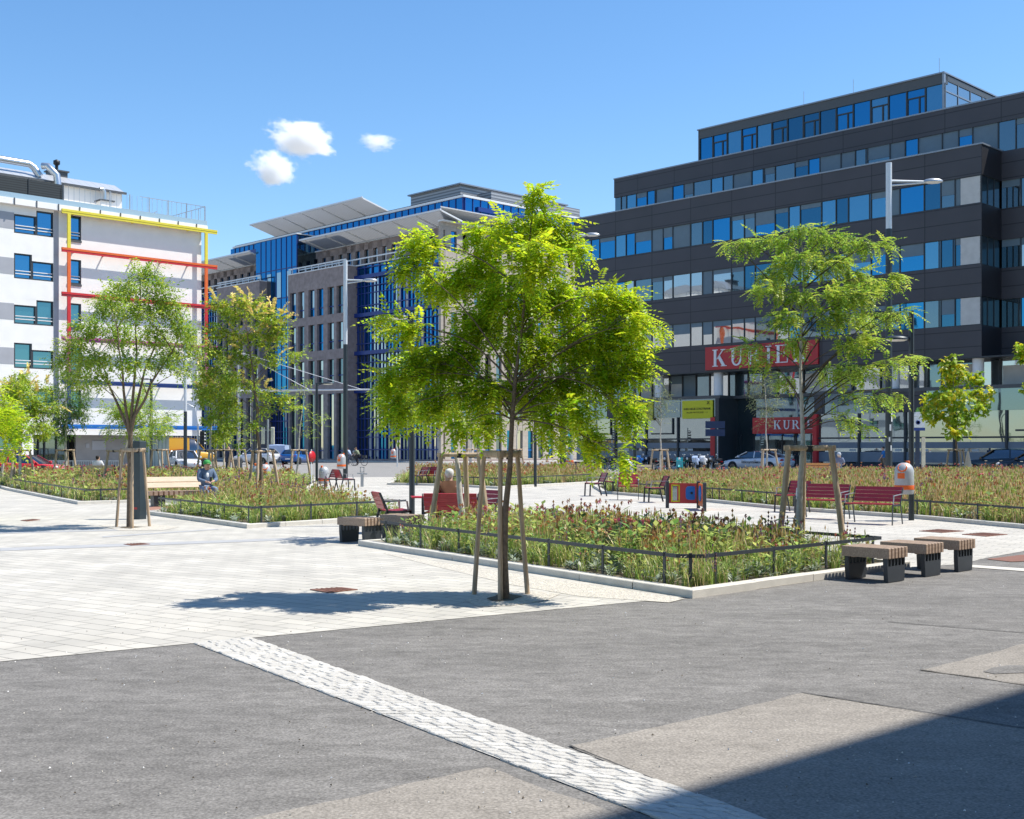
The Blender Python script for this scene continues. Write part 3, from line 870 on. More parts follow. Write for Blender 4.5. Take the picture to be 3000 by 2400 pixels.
# set-back stone storey with doors to the terrace
mb = MB()
n = 36
for i in range(n):
    x = 1.2+i*1.75
    if x > XE-2: break
    mb.box(x, x+.95, -2.9, -2.5, 23.0, 26.2, 0)
mb.box(1.2, XE-1, -2.9, -2.5, 25.45, 26.3, 0)
mb.box(.9, XE-.9, -2.95, -2.3, 26.3, 26.42, 1)
mb.build('upper_stone_wall', [M['stone'], M['white']], blue)
for i in range(n):
    x = 1.2+i*1.75+.95
    if x > XE-3: break
    mb = MB(); mb.box(x, x+.8, -2.8, -2.77, 23.0, 25.45, wr.choice((1,1,2,4))); mb.box(x, x+.1, -2.77, -2.7, 23, 25.45, 0)
    mb.build('terrace_door', GB, blue)
mb = MB()
mb.box(0, XE, -.2, .05, 23.0, 23.12, 0); mb.box(0, XE, -.15, 0, 23.75, 23.9, 0)
for i in range(int(XE/1.6)): mb.box(i*1.6, i*1.6+.07, -.12, -.05, 23.1, 23.8, 0)
mb.build('terrace_rail', M['white'], blue)
# blue set-back storey
mb = MB()
mb.box(.8, 49, -26, -4.1, 26.2, 30.0, 3)
x = .8
while x < 49:
    mb.box(x, x+1.18, -4.1, -4.0, 26.3, 29.6, 1); mb.box(x-.05, x+.05, -4.1, -3.92, 26.3, 29.6, 0)
    if wr.random() < .45: mb.box(x+.2, x+.8, -3.99, -3.97, 26.4, 28.2, 2)
    x += 1.2
mb.box(3.0, 24, -4.05, -3.5, 28.25, 28.75, 0); mb.box(25.5, 48, -4.05, -3.5, 28.25, 28.75, 0)
y = -4.2
while y > -26:
    mb.box(.70, .80, y-1.18, y, 26.3, 29.6, 1); mb.box(.62, .80, y-.05, y+.05, 26.3, 29.6, 0); y -= 1.2
mb.box(.4, .8, -25, -6, 28.25, 28.75, 0)
mb.box(.5, 49.2, -26.2, -3.8, 29.6, 29.85, 4)
mb.build('blue_storey', [M['blue_beam'], M['glass_blue'], M['glass_white'], M['dark_in'], M['white']], blue)
def canopy(x0, x1, yi, yo, zi, zo, nm='sunshade'):
    mb = MB()
    mb.add([(x0,yi,zi),(x1,yi,zi),(x1,yo,zo),(x0,yo,zo),(x0,yi,zi+.06),(x1,yi,zi+.06),(x1,yo,zo+.06),(x0,yo,zo+.06)],
           [(0,3,2,1),(4,5,6,7),(0,1,5,4),(1,2,6,5),(2,3,7,6),(3,0,4,7)], 0)
    mb.bar((x0,yo+.05,zo+.06), (x1,yo+.05,zo+.06), .14, .2, 1)
    x = x0
    while x <= x1: mb.bar((x,yi,zi-.05), (x,yo,zo-.05), .12, .16, 1); x += 4.3
    mb.build(nm, [M['louvre'], M['white']], blue)
canopy(-1.2, tw0-1.5, -2.6, .9, 26.3, 27.2)
canopy(tw1+.5, XE, -2.6, .9, 26.3, 27.2)
canopy(s_of(1082,FB,-3), s_of(752,FB,-3), -6.5, -2.0, 30.4, 31.6)
mb = MB()
mb.add([(-1.2,1.0,27.5),(-1.2,-26,27.5),(1.6,-26,26.45),(1.6,-2.6,26.45),(-1.2,1.0,27.62),(-1.2,-26,27.62),(1.6,-26,26.57),(1.6,-2.6,26.57)],
       [(0,1,2,3),(7,6,5,4),(0,4,5,1),(1,5,6,2),(2,6,7,3),(3,7,4,0)], 0)
mb.build('side_sunshade', M['roof_white'], blue)
mb = MB()
m0, m1 = s_of(1085,FB,-7), s_of(1160,FB,-4.5)
mb.box(4.0, 13.0, -24, -6.5, 30.0, 31.9, 0); mb.box(3.7, 13.3, -24.3, -6.2, 31.9, 32.05, 1)
mb.box(1.5, 3.9, -24, -9, 30.0, 31.1, 0)
mb.build('plant_room', [M['louvre_h'], M['cap']], blue)
# sunlit return front
mb = MB()
for i in range(17):
    y = -.6-i*1.7
    mb.box(-.12, .32, y-.85, y, 0, 26.2, 0)
for z0, z1 in ((0,.4),(3.6,4.6),(7.9,9.0),(12.2,13.3),(16.5,17.6),(20.8,23.2),(25.4,26.3)):
    mb.box(-.09, .32, -29, -.35, z0, z1, 0)
mb.box(-.1, .31, -.36, 0.0, 0, 26.25, 0)
mb.box(-.6, .32, -29, .1, 26.25, 26.4, 1); mb.box(-.7, -.1, -20, -15, 20.3, 20.5, 1); mb.box(-.72, -.64, -20, -15, 20.7, 21.6, 1)
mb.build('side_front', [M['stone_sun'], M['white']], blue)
for i in range(16):
    for z0, z1 in ((.4,3.6),(4.6,7.9),(9,12.2),(13.3,16.5),(17.6,20.8),(23.2,25.4)):
        mb = MB(); y = -.6-i*1.7
        mb.box(.1, .14, y-1.7, y-.85, z0, z1, wr.choice((1,2,4))); mb.box(.05, .15, y-.95, y-.85, z0, z1, 0); mb.box(.05,.15,y-1.7,y-.85,z0+.9,z0+1.0,0)
        if i % 2 == 0 or z0 < 8: mb.build('window', [M['blue_bright'], M['glass_white'], M['glass_blue'], M['curtain'], M['glass_dark']], blue)
mb = MB(); mb.box(-.3, XE, -.4, .1, 0, .32, 0); mb.box(-.2, .3, -29, -.4, 0, .3, 0)
mb.build('plinth', M['stone'], blue)

# ---- the white house with the coloured frame
GW = math.atan2(-.696, -.718)
FW = frame_at((-23.4, 90, 0), GW)
wh = thing('apartment_building', 'white rendered apartment house with a rainbow coloured steel frame across its front', 'building', FW[0], GW)
XW = 46.0
lev = [3.1, 6.17, 9.15, 12.2, 15.25, 17.9]
xs = lambda u: s_of(u, FW)
mb = MB()
wx0, wx1 = xs(238), xs(197)          # narrow windows inside the frame
vx0, vx1 = xs(157), xs(41)           # window groups left of it
def wall(x0, x1, z0, z1): mb.box(x0, x1, -.4, 0, z0, z1, 0)
groups = []
for i, zb in enumerate([3.1, 6.17, 9.15, 12.2, 15.25]):
    groups.append((zb+.85, zb+2.55))
zs = [2.55]+[e for g in groups for e in g]+[17.95]
xcut = [0, wx0, wx1]
x = vx0
while x < XW-4:
    xcut += [x, x+(vx1-vx0)]; x += 7.2
xcut.append(XW)
for j in range(len(xcut)-1):
    for i in range(len(zs)-1):
        if j % 2 and i % 2: continue
        wall(xcut[j], xcut[j+1], zs[i], zs[i+1])
mb.box(0, .4, -14, -.4, 2.55, 17.95, 0)
mb.box(0, XW, -14.4, -14, 0, 17.95, 0)
mb.build('wall', M['plaster'], wh)
mb = MB()
mb.box(.45, XW, -13.9, -.6, 2.6, 17.9, 0)
mb.build('core', M['dark_in'], wh)
GWm = [M['frame'], M['glass_blue'], M['white'], M['glass_shop']]
WG = mat('window_reveal', (.10,.11,.12), .6)
M['glass_day'] = glass_mat('day_glass', (.08,.30,.52), .65, dark=(.02,.07,.12))
M['glass_sea'] = glass_mat('green_glass', (.16,.36,.42), .55, dark=(.03,.09,.11))
def win(x0, x1, z0, z1, gi):
    mb = MB()
    mb.box(x0, x1, -.2, -.15, z0, z1, 1)
    t = .09
    mb.box(x0, x0+t, -.22, -.04, z0, z1, 0); mb.box(x1-t, x1, -.22, -.04, z0, z1, 0); mb.box(x0+t, x1-t, -.22, -.04, z1-t, z1, 0); mb.box(x0+t, x1-t, -.22, -.04, z0, z0+t, 0)
    mb.box(x0+t, x1-t, -.03, .0, z0+.30, z0+.36, 2); mb.box(x0+t, x1-t, -.03, .0, z0+.50, z0+.56, 2)
    mb.build('window', [M['frame'], M['glass_day'] if gi > 2 else M['glass_sea'], M['white']], wh)
for i, (z0, z1) in enumerate(groups):
    mb = MB(); mb.box(wx0-.02, wx1+.02, .0, .06, z0-.14, z0, 0)
    mb.build('window_sill', M['frame_grey'], wh)
    win(wx0, wx1, z0, z1, i)
    x = vx0
    while x < XW-4:
        xm = x+(vx1-vx0)*.44 if i % 2 == 0 else x+(vx1-vx0)*.55
        if i % 2 == 0: tall, low = (x, xm), (xm, x+(vx1-vx0))
        else: low, tall = (x, xm), (xm, x+(vx1-vx0))
        win(tall[0], tall[1], z0, z1, i); win(low[0], low[1], z0, z1-.42, i)
        mb = MB(); mb.box(low[0], low[1], -.4, -.003, z1-.42, z1, 0); mb.build('wall_infill', M['plaster'], wh)
        mb = MB(); mb.box(x+(vx1-vx0)+.003, x+7.2-.003, -.2, .012, z0+.25, z1-.35, 0); mb.build('painted_panel', M['plaster_grey'], wh)
        mb = MB(); mb.box(x-.35, x-.02, -.2, .013, z0-1.2, z1+.2, 0); mb.build('grey_strip', M['plaster_grey'], wh)  # grey upright strip along the edge of each window group
        x += 7.2
# eaves, terrace, roof storey
mb = MB()
mb.box(-.3, XW, -14.4, .40, 17.95, 18.36, 0)
for i in range(30): mb.box(.6+i*1.5, .66+i*1.5, .39, .45, 17.9, 18.38, 1)
mb.build('eaves', [M['plaster'], M['frame_grey']], wh)
mb = MB(); mb.box(-.3, XW, .30, .34, 18.36, 18.72, 0); mb.build('glass_upstand', glass_mat('terrace_glass', (.7,.8,.82), .25, dark=(.35,.43,.45)), wh)
r0_ = xs(391)-.4
mb = MB(); mb.box(r0_, XW, -12, -2.6, 18.3, 20.5, 0); mb.build('roof_storey_wall', M['plaster'], wh)
mb = MB()
mb.prism([(-2.3,20.45),(-4.1,21.3),(-10,21.3),(-12.2,20.45)], r0_-.15, XW, 'x', 0)
mb.build('roof', M['tin'], wh)
mb = MB(); mb.box(r0_-.2, XW, -2.45, -2.25, 20.35, 20.5, 0); mb.build('gutter', M['frame_grey'], wh)
mb = MB(); a, b = xs(185), XW
mb.box(a, b, .05, .1, 18.55, 19.8, 0)
for i in range(14): mb.box(a+i*2.4, a+i*2.4+.06, .1, .15, 18.36, 19.9, 1)
mb.build('balcony_screen', [M['screen'], M['frame']], wh)
for uu0, uu1 in ((120,160), (-10,28)):
    mb = MB(); mb.box(xs(uu1), xs(uu0), -2.65, -2.55, 18.4, 20.2, 0); mb.build('roof_door', M['glass_sea'], wh)
mb = MB(); c_ = xs(340)
mb.box(c_-.45, c_+.45, -2.2, -1.4, 18.36, 19.45, 0); mb.box(c_-.55, c_+.55, -2.3, -1.3, 19.45, 19.55, 1)
mb.tube([(c_,-1.8,19.55),(c_,-1.8,20.2),(c_+.15,-1.8,20.4),(c_+.35,-1.8,20.35)], .13, 8, 2)
mb.build('vent_chimney', [M['plaster'], M['frame_grey'], M['duct']], wh)
mb = MB(); c_ = xs(249)
mb.box(c_-.6, c_+.6, -5.2, -4.2, 21.0, 21.7, 1); mb.box(c_-.7, c_+.7, -5.3, -4.1, 21.7, 21.8, 1)
mb.tube([(c_,-4.7,21.8),(c_,-4.7,22.3)], .12, 8, 0); mb.lathe([(.1,22.2),(.24,22.32),(.24,22.55),(.05,22.65)], 10, (c_,-4.7,0), 0)
mb.build('roof_chimney', [M['black'], M['frame_grey']], wh)
mb = MB(); d0 = xs(185)
mb.tube([(XW,-3.2,21.75),(xs(140),-3.2,21.65),(xs(150)-.1,-3.1,21.4),(xs(156)-.3,-2.9,20.8)], .25, 10, 0)
mb.tube([(xs(170),-2.6,21.5),(xs(180),-2.3,21.5),(d0-.4,-2.0,20.9),(d0-.55,-1.9,19.4)], .25, 10, 0)
mb.build('air_duct', M['duct'], wh)
mb = MB()
y0 = .2
for zz in (19.8,): mb.bar((-.2,y0,zz),(r0_,y0,zz),.04,.04,0); mb.bar((-.2,y0-5,zz),(r0_-1,y0-5,zz),.04,.04,0); mb.bar((-.2,y0,zz),(-.2,y0-5,zz),.04,.04,0); mb.bar((r0_-1.5,-1,zz-.9),(r0_-3.5,-4,zz),.05,.05,0)
for i in range(44):
    x = -.2+i*.13*3.0
    if x < 11: mb.box(x, x+.02, y0-.01, y0+.01, 18.36, 19.8, 0)
for i in range(6): mb.box(-.2+i*1.5, -.14+i*1.5, y0-.03, y0+.03, 18.36, 19.85, 0); mb.box(-.22,-.18, y0-i, y0-i+.03, 18.36, 19.8, 0)
mb.build('terrace_rail', M['steel'], wh)
mb = MB()
for q in range(2): mb.tube([(xs(5)+q*1.2, -6, 21.2),(xs(5)+q*1.2+.2, -6, 23.6)], .03, 5); mb.tube([(xs(5), -6, 22.2+q),(xs(5)+1.3, -6, 22.2+q)], .02, 5)
mb.build('roof_ladder', M['steel'], wh)
# ground floor, set back; its right end is an open passage
gx = s_of(497, FW, -1.6)
mb = MB()
mb.box(gx+.05, s_of(385,FW,-1.6), -1.7, -1.6, 0, 2.6, 0)
mb.build('profiled_glass_wall', M['corr'], wh)
mb = MB(); mb.box(s_of(385,FW,-1.6), s_of(222,FW,-1.6), -1.8, -1.6, 0, 2.6, 0); mb.box(gx+.1, XW, -13.5, -6, 0, 2.6, 0); mb.build('ground_wall', M['concrete'], wh)
mb = MB(); mb.box(s_of(222,FW,-1.6), s_of(98,FW,-1.6), -2.6, -2.5, 0, 2.6, 0)
for uu in (122, 140, 175, 210): mb.box(s_of(uu,FW,-2), s_of(uu,FW,-2)+.1, -2.5, -2.4, 0, 2.6, 1)
mb.build('entrance_glazing', [M['glass_dark'], M['frame']], wh)
mb = MB(); mb.box(xs(98), xs(66), -2.5, -.01, 0, 2.54, 0); mb.box(xs(66)+2.5, XW, -2.5, -.02, 0, 2.54, 0)
mb.build('pillar', M['plaster'], wh)
mb = MB(); mb.box(xs(66), xs(66)+2.5, -.6, -.5, 0, 2.5, 0); mb.build('shop_window', M['glass_sea'], wh)
mb = MB(); mb.box(xs(88), xs(76), 0, .04, 2.15, 2.5, 0); mb.build('house_number_plate', mat('plate_navy', (.02,.03,.12), .4), wh)
mb = MB(); p_ = s_of(310,FW,-1.55); mb.box(p_, s_of(270,FW,-1.55), -1.6, -1.55, 1.5, 2.15, 0); mb.box(s_of(262,FW,-1.55), s_of(252,FW,-1.55), -1.6,-1.55,1.65,1.95,0)
mb.build('notice_board', M['plaster_grey'], wh)
# the coloured frame
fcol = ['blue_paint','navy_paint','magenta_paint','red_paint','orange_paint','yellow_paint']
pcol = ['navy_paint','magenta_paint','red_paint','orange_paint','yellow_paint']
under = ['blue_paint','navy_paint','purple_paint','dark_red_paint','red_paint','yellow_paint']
fx0, fx1 = -.1, xs(188)-.1
for i, z in enumerate(lev):
    mb = MB()
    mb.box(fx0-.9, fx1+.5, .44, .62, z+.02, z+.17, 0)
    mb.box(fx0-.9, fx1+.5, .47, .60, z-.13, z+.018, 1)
    for k in range(5): mb.bar((1.2+k*2.2,0,z-.05),(1.2+k*2.2,.48,z-.05),.07,.1,1)
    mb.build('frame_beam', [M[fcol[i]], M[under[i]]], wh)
    if i < 5:
        for x in (fx0, fx1):
            mb = MB(); mb.box(x-.11, x+.11, .46, .60, z+.172, lev[i+1]-.132, 0)
            mb.build('frame_post', M[pcol[i]], wh)

# ---- the building behind the viewpoint that throws the shadow on the asphalt
sh = thing('apartment_building', 'tall pale house behind the viewpoint, seen only as the shadow across the right asphalt', 'building', (0,0,0))
o = Vector((3.0, 7.87, 0)); e1 = P(3000,2018); e0 = P(1880,2352)
dirv = (e1-e0).normalized(); H = 17.0
k = Vector((SUN_VEC.x/SUN_VEC.z, SUN_VEC.y/SUN_VEC.z, 0))*H
base = e0 + k; nrm = Vector((dirv.y, -dirv.x, 0))
ang = math.atan2(dirv.y, dirv.x)
sh.location = base; sh.rotation_euler = (0,0,ang)
mb = MB(); mb.box(-18, 22, -11, 0, 0, H, 0); mb.build('wall', M['concrete'], sh)
for i in range(9):
    for j in range(5):
        mb = MB(); x = -16+i*4.1; z = 1.2+j*3.2
        mb.box(x, x+1.6, .0, .03, z, z+1.6, 1); mb.box(x-.08, x, 0, .08, z-.08, z+1.68, 0); mb.box(x+1.6, x+1.68, 0, .08, z-.08, z+1.68, 0)
        mb.box(x, x+1.6, 0, .08, z+1.6, z+1.68, 0); mb.box(x, x+1.6, 0, .12, z-.08, z, 0)
        mb.build('window', [M['frame'], M['glass_dark']], sh)

# pavements with kerb steps round the office blocks
def pavement(fr, ang, x0, x1, y1, ydeep):
    o = bpy.data.objects.new('tmp', None)
    mb = MB(); mb.box(x0, x1, ydeep, y1, 0, .12, 0); mb.box(x0-.15, x1+.15, ydeep, y1+.15, 0, .118, 1)
    q = mb.build('pavement', [M['paving_far'], M['kerb']]); q.location = fr[0]; q.rotation_euler = (0,0,ang); tag(q, kind='structure')
    bpy.data.objects.remove(o)
pavement(FD, GA, -30, LE+4, 2.2, -20)
pavement(FB, GA, -4, XE+10, 3.0, -28)
pavement(FW, GW, -2, XW, 2.5, -13)
# ------------------------------------------------------------------ foliage
class T:
    """small quad template for scattering"""
    def __init__(s): s.v, s.f, s.m = [], [], []
    def q(s, a, b, c, d, m=0):
        o = len(s.v); s.v += [a,b,c,d]; s.f.append((o,o+1,o+2,o+3)); s.m.append(m)
    def leaf(s, base, d, up, L, W, m=0, fold=.0):
        base, d, up = Vector(base), Vector(d).normalized(), Vector(up)
        side = d.cross(up).normalized()*W/2
        nrm = side.cross(d).normalized()*fold*W
        mid = base+d*L*.45
        s.q(tuple(base), tuple(mid+side+nrm), tuple(base+d*L), tuple(mid-side+nrm), m)
    def arr(s): return np.array(s.v, float), np.array(s.f, int), np.array(s.m, int)

def scatter(temps, pos, yaw, tilt, scale, pick=None, mofs=None, axis=None):
    """instances of templates baked into one vertex array"""
    temps = [t.arr() for t in temps]
    n = len(pos)
    if pick is None: pick = RNG.integers(0, len(temps), n)
    VV, FF, MM, base = [], [], [], 0
    for k, (v, f, m) in enumerate(temps):
        idx = np.where(pick == k)[0]
        if len(idx) == 0: continue
        cy, sy = np.cos(yaw[idx]), np.sin(yaw[idx]); ct, st = np.cos(tilt[idx]), np.sin(tilt[idx])
        x, y, z = v[:,0][None], v[:,1][None], v[:,2][None]
        x1 = x*ct[:,None] + z*st[:,None]; z1 = -x*st[:,None] + z*ct[:,None]
        X = x1*cy[:,None] - y*sy[:,None]; Y = x1*sy[:,None] + y*cy[:,None]
        S = scale[idx][:,None]
        W = np.stack([X*S+pos[idx,0:1], Y*S+pos[idx,1:2], z1*S+pos[idx,2:3]], -1)
        VV.append(W.reshape(-1,3))
        F = f[None] + (np.arange(len(idx))*len(v))[:,None,None] + base
        FF.append(F.reshape(-1,4)); base += len(idx)*len(v)
        mm = np.repeat(m[None], len(idx), 0)
        if mofs is not None: mm = mm + mofs[idx][:,None]
        MM.append(mm.ravel())
    return np.concatenate(VV), np.concatenate(FF), np.concatenate(MM)

def merge(parts):
    V, F, Mi, b = [], [], [], 0
    for v, f, m in parts:
        V.append(v); F.append(f+b); Mi.append(m); b += len(v)
    return np.concatenate(V), np.concatenate(F), np.concatenate(Mi)

def pinnate(L, n, ll, lw, droop, sag=.25):
    t = T()
    for i in range(n):
        s = .12+.88*i/(n-1)
        p = (L*s, 0, -droop*L*s*s)
        for sd in (-1, 1):
            sz = ll*(1-.35*abs(s-.5)*1.4)
            t.leaf(p, (.45+random.uniform(-.1,.1), sd, -sag-random.uniform(0,.3)), (0,0,1), sz*random.uniform(.85,1.1), lw*random.uniform(.85,1.1))
    t.leaf((L,0,-droop*L), (1,0,-droop*1.5), (0,0,1), ll, lw)
    return t
def sprig(n, L, ll, lw, hang=.3):
    t = T()
    for i in range(n):
        s = i/max(1,n-1); a = random.uniform(0,6.28)
        t.leaf((L*s, random.uniform(-.02,.02), -.15*L*s*s), (.5, math.cos(a), math.sin(a)*.5-hang), (0,0,1), ll*random.uniform(.7,1.15), lw*random.uniform(.8,1.15), 0, .1)
    return t
TEMPL = dict(
    locust=[pinnate(random.uniform(.17,.27), 7, .062, .027, random.uniform(.2,.8)) for _ in range(8)],
    locust_far=[pinnate(random.uniform(.22,.32), 5, .10, .042, random.uniform(.15,.6)) for _ in range(6)],
    small=[sprig(9, .28, .062, .032) for _ in range(6)],
    ash=[sprig(8, .34, .12, .042, .35) for _ in range(6)],
    gold=[sprig(8, .36, .13, .06, .35) for _ in range(6)],
    sparse=[sprig(7, .30, .075, .045) for _ in range(6)],
    catalpa=[sprig(5, .22, .21, .17, 1.0) for _ in range(6)],
    panicle=[sprig(34, .42, .075, .06, -.2) for _ in range(3)],
)
LM = dict(
    lime=[leaf_mat('lime_leaf', (.47,.60,.022), .62), leaf_mat('bright_leaf', (.58,.67,.03), .62), leaf_mat('deep_leaf', (.33,.50,.02), .62)],
    light=[leaf_mat('light_leaf', (.36,.50,.06), .5), leaf_mat('light_leaf_yellow', (.46,.55,.075), .5), leaf_mat('light_leaf_deep', (.24,.37,.045), .5)],
    olive=[leaf_mat('olive_leaf', (.33,.46,.05), .5), leaf_mat('olive_leaf_yellow', (.44,.53,.07), .5), leaf_mat('olive_leaf_deep', (.23,.35,.045), .5)],
    green=[leaf_mat('green_leaf', (.12,.22,.04)), leaf_mat('green_leaf_light', (.19,.30,.05)), leaf_mat('green_leaf_deep', (.08,.15,.03))],
    golden=[leaf_mat('golden_leaf', (.35,.47,.045), .5), leaf_mat('golden_leaf_light', (.45,.52,.045), .5), leaf_mat('golden_leaf_deep', (.23,.34,.035), .5)],
    yellowish=[leaf_mat('catalpa_leaf', (.38,.50,.035), .5), leaf_mat('catalpa_leaf_yellow', (.62,.58,.03), .5), leaf_mat('catalpa_leaf_deep', (.24,.37,.03), .5)],
    panicle=[leaf_mat('seed_panicle', (.85,.68,.24), .3)],
    grey=[leaf_mat('silvery_leaf', (.17,.21,.10)), leaf_mat('silvery_leaf_light', (.24,.27,.13)), leaf_mat('silvery_leaf_deep', (.10,.13,.05))],
)

FULL = 9.0
def curve(p, q, bow, n=5):
    p, q = Vector(p), Vector(q)
    return [p.lerp(q, i/n) + Vector(bow)*math.sin(math.pi*i/n) for i in range(n+1)]

def make_tree(name, label, base, clumps, leaf, lm, per, tr=.05, bark='bark', forks=None, split=None, lscale=1.0, extra=None, group=None, twigs=3, shell=.25):
    """clumps: list of (centre, (rx, ry, rz)) in world space; limbs grow from the trunk to every clump"""
    base = Vector(base)
    t = thing(name, label, 'tree', base, 0, group)
    top = max(clumps, key=lambda c: c[0].z)
    tc = top[0]-base
    mb = MB()
    split = split or .34*(tc.z)
    if not forks:
        pts = [Vector((0,0,-.05))]
        n = 9
        for i in range(1, n+1):
            s = i/n
            pts.append(Vector((tc.x*s**1.6+random.uniform(-.03,.03)*tc.z/5, tc.y*s**1.6+random.uniform(-.03,.03)*tc.z/5, tc.z*s)))
        rad = [tr*1.25]+[tr*(1-.90*(i/n)**.75) for i in range(1, n+1)]
        mb.tube(pts, rad, 10)
        spine = [pts]
    else:
        pts = [Vector((0,0,-.05)), Vector((.01,0,split*.5)), Vector((0.02,.01,split))]
        mb.tube(pts, [tr*1.2, tr, tr*.92], 10)
        spine = []
        for f in forks:
            tip = Vector(f)-base
            pp = [Vector((0.02,.01,split*.97))]
            for i in range(1, 7):
                s = i/6
                pp.append(Vector((tip.x*s**1.15+random.uniform(-.04,.04), tip.y*s**1.15, split+(tip.z-split)*s)))
            mb.tube(pp, [tr*.72*(1-.85*i/6) for i in range(7)], 7)
            spine.append(pp)
    tw = MB()
    for c, r in clumps:
        lc = c-base
        best = None
        for pp in spine:
            fine = [pp[i].lerp(pp[i+1], q/5+random.uniform(0,.2)) for i in range(len(pp)-1) for q in range(5)]
            for p in fine:
                if p.z < split*.97 or (p.z > lc.z-.1 and p.z > split*1.25): continue
                d = (p-lc).length*random.uniform(.8,1.2) + .9*max(0, p.z-(lc.z-.55*math.hypot(lc.x-p.x, lc.y-p.y)-.15))
                if best is None or d < best[0]: best = (d, p)
        st = best[1] if best else min((pp[i].lerp(pp[i+1], q/5) for pp in spine for i in range(len(pp)-1) for q in range(5)), key=lambda p, k=split*random.uniform(1.0,1.45): abs(p.z-k))
        L = (lc-st).length
        cv = curve(st, lc, (random.uniform(-.06,.06)*L, random.uniform(-.06,.06)*L, random.uniform(.06,.16)*L))
        r0_ = min(tr*.24, .004+.007*L)
        tw.tube(cv, [r0_*(1-.75*i/5) for i in range(6)], 6, 0)
        for _ in range(twigs):
            a = Vector((random.uniform(-1,1)*r[0], random.uniform(-1,1)*r[1], random.uniform(-.7,.8)*r[2]))*.85
            tw.tube(curve(cv[random.choice((3,4,5))], lc+a, (0,0,.06), 3), [r0_*.28, r0_*.22, r0_*.15, .002], 4, 1, caps=False)
    mb.build('trunk', M[bark], t)
    tw.build('limbs', [M[bark] if bark == 'bark' else M['twig'], M['twig']], t)
    pos, mo = [], []
    for c, r in clumps:
        vol = (r[0]*r[1]*r[2])**(1/3)
        n = max(6, int(per*(r[0]*r[2])*FULL))
        d = RNG.normal(size=(n,3)); d /= np.linalg.norm(d, axis=1)[:,None]
        rr = RNG.uniform(shell**3, 1, n)**(1/3)
        pos.append(d*rr[:,None]*np.array(r) + np.array(c-base))
        w = random.choice(([.6,.3,.1],[.45,.45,.1],[.5,.15,.35]))
        mo.append(RNG.choice(3, n, p=w))
    pos = np.concatenate(pos); mo = np.concatenate(mo); n = len(pos)
    ax = np.array([tc.x, tc.y])*.4
    yaw = np.arctan2(pos[:,1]-ax[1], pos[:,0]-ax[0]) + RNG.normal(0, .9, n)
    tilt = RNG.normal(.12, .5, n)
    sc = RNG.uniform(.75, 1.2, n)*lscale
    V, F, Mi = scatter(TEMPL[leaf], pos, yaw, tilt, sc, mofs=mo)
    mats = list(LM[lm])
    if extra:
        m2, k, zmin = extra
        sel = np.where(pos[:,2] > zmin)[0]; sel = RNG.choice(sel, min(k, len(sel)), False)
        V2, F2, M2 = scatter(TEMPL[m2], pos[sel]*np.array([1.06,1.06,1.0])+np.array([0,0,.06]), yaw[sel], tilt[sel]-.9, np.full(len(sel),1.25)*lscale)
        V, F, Mi = merge([(V,F,Mi),(V2,F2,M2+3)])
        mats += LM[m2]
    np_mesh('crown', V, F, Mi, mats, t)
    return t

def px_clumps(lst, Y, half, seed, k=.75):
    """clumps listed in photo pixels at the tree's distance; depth is spread so that the crown is as deep as it is wide"""
    rr = random.Random(seed); s = Y/FPX; out = []
    for i, c in enumerate(lst):
        u, v, ru, rv = c
        uc = sum(q[0] for q in lst)/len(lst)
        dx = (u-uc)*s
        m = math.sqrt(max(.05, half*half-dx*dx))*k
        dy = rr.uniform(-m, m)
        yy = Y+dy
        p = Vector((XU(u, Y), yy, ZV(v, Y)))
        p.x *= yy/Y; p.z = EYE+(p.z-EYE)*yy/Y
        rx, rz = ru*s, rv*s
        out.append((p, (rx, max(rx, rz)*.95, rz)))
    return out
def gen_clumps(u, v, ru, rv, n, seed, size=.27):
    rr = random.Random(seed); out = []
    for i in range(n):
        a = rr.uniform(0, 6.28); q = math.sqrt(rr.uniform(0,1))
        w = rr.uniform(.75,1.25)*size
        vv = v+rv*(1-size*.6)*q*math.sin(a); tap = 1.0 if vv > v else .55+.45*(1-(v-vv)/rv)
        out.append((u+ru*(1-size*.6)*q*math.cos(a)*tap, vv, ru*w, rv*w*.72))
    return out

# --- staked young trees
STK = None
def stakes(base, rz, label, sc=1.0, sp=1.0):
    global STK
    g = 'wooden stake frames round the young trees'
    if STK is None:
        STK = thing('tree_stakes', label, 'tree stake', base, rz, g)
        Rb, Rt, h = .56, .34, 1.62
        an = [R(90), R(210), R(330)]
        tops = []
        for a in an:
            mb = MB(); b = Vector((Rb*math.cos(a), Rb*math.sin(a), -.05)); tp = Vector((Rt*math.cos(a), Rt*math.sin(a), h))
            mid = b.lerp(tp, .5)+Vector((.008,-.006,0))
            mb.tube([b, mid, tp], [.047,.044,.041], 10); tops.append(tp)
            mb.build('post', M['stake'], STK)
        for i in range(3):
            mb = MB(); p, q = tops[i], tops[(i+1)%3]; d = (q-p).normalized()*.07
            mb.tube([p-d+Vector((0,0,-.03)), q+d+Vector((0,0,-.03))], .040, 9)
            mb.build('crossbar', M['stake'], STK)
        mb = MB()
        mb.tube([(Rt*.5*math.cos(R(150)), Rt*.5*math.sin(R(150)), h-.03), (-.02,.03,h-.02), (.06,-.05,h-.03), (Rt*.48*math.cos(R(-90)), Rt*.48*math.sin(R(-90)), h-.03)], .022, 6)
        for k in range(2):
            mb.lathe([(.05,h-.09),(.052,h+.0)], 10, (Rt*.5*math.cos(R(150+k*120)),Rt*.5*math.sin(R(150+k*120)),0))
        mb.build('strap', M['strap'], STK)
        STK.scale = (sp, sp, sc)
        return STK
    return dup(STK, base, rz, label, g, (sp, sp, sc))

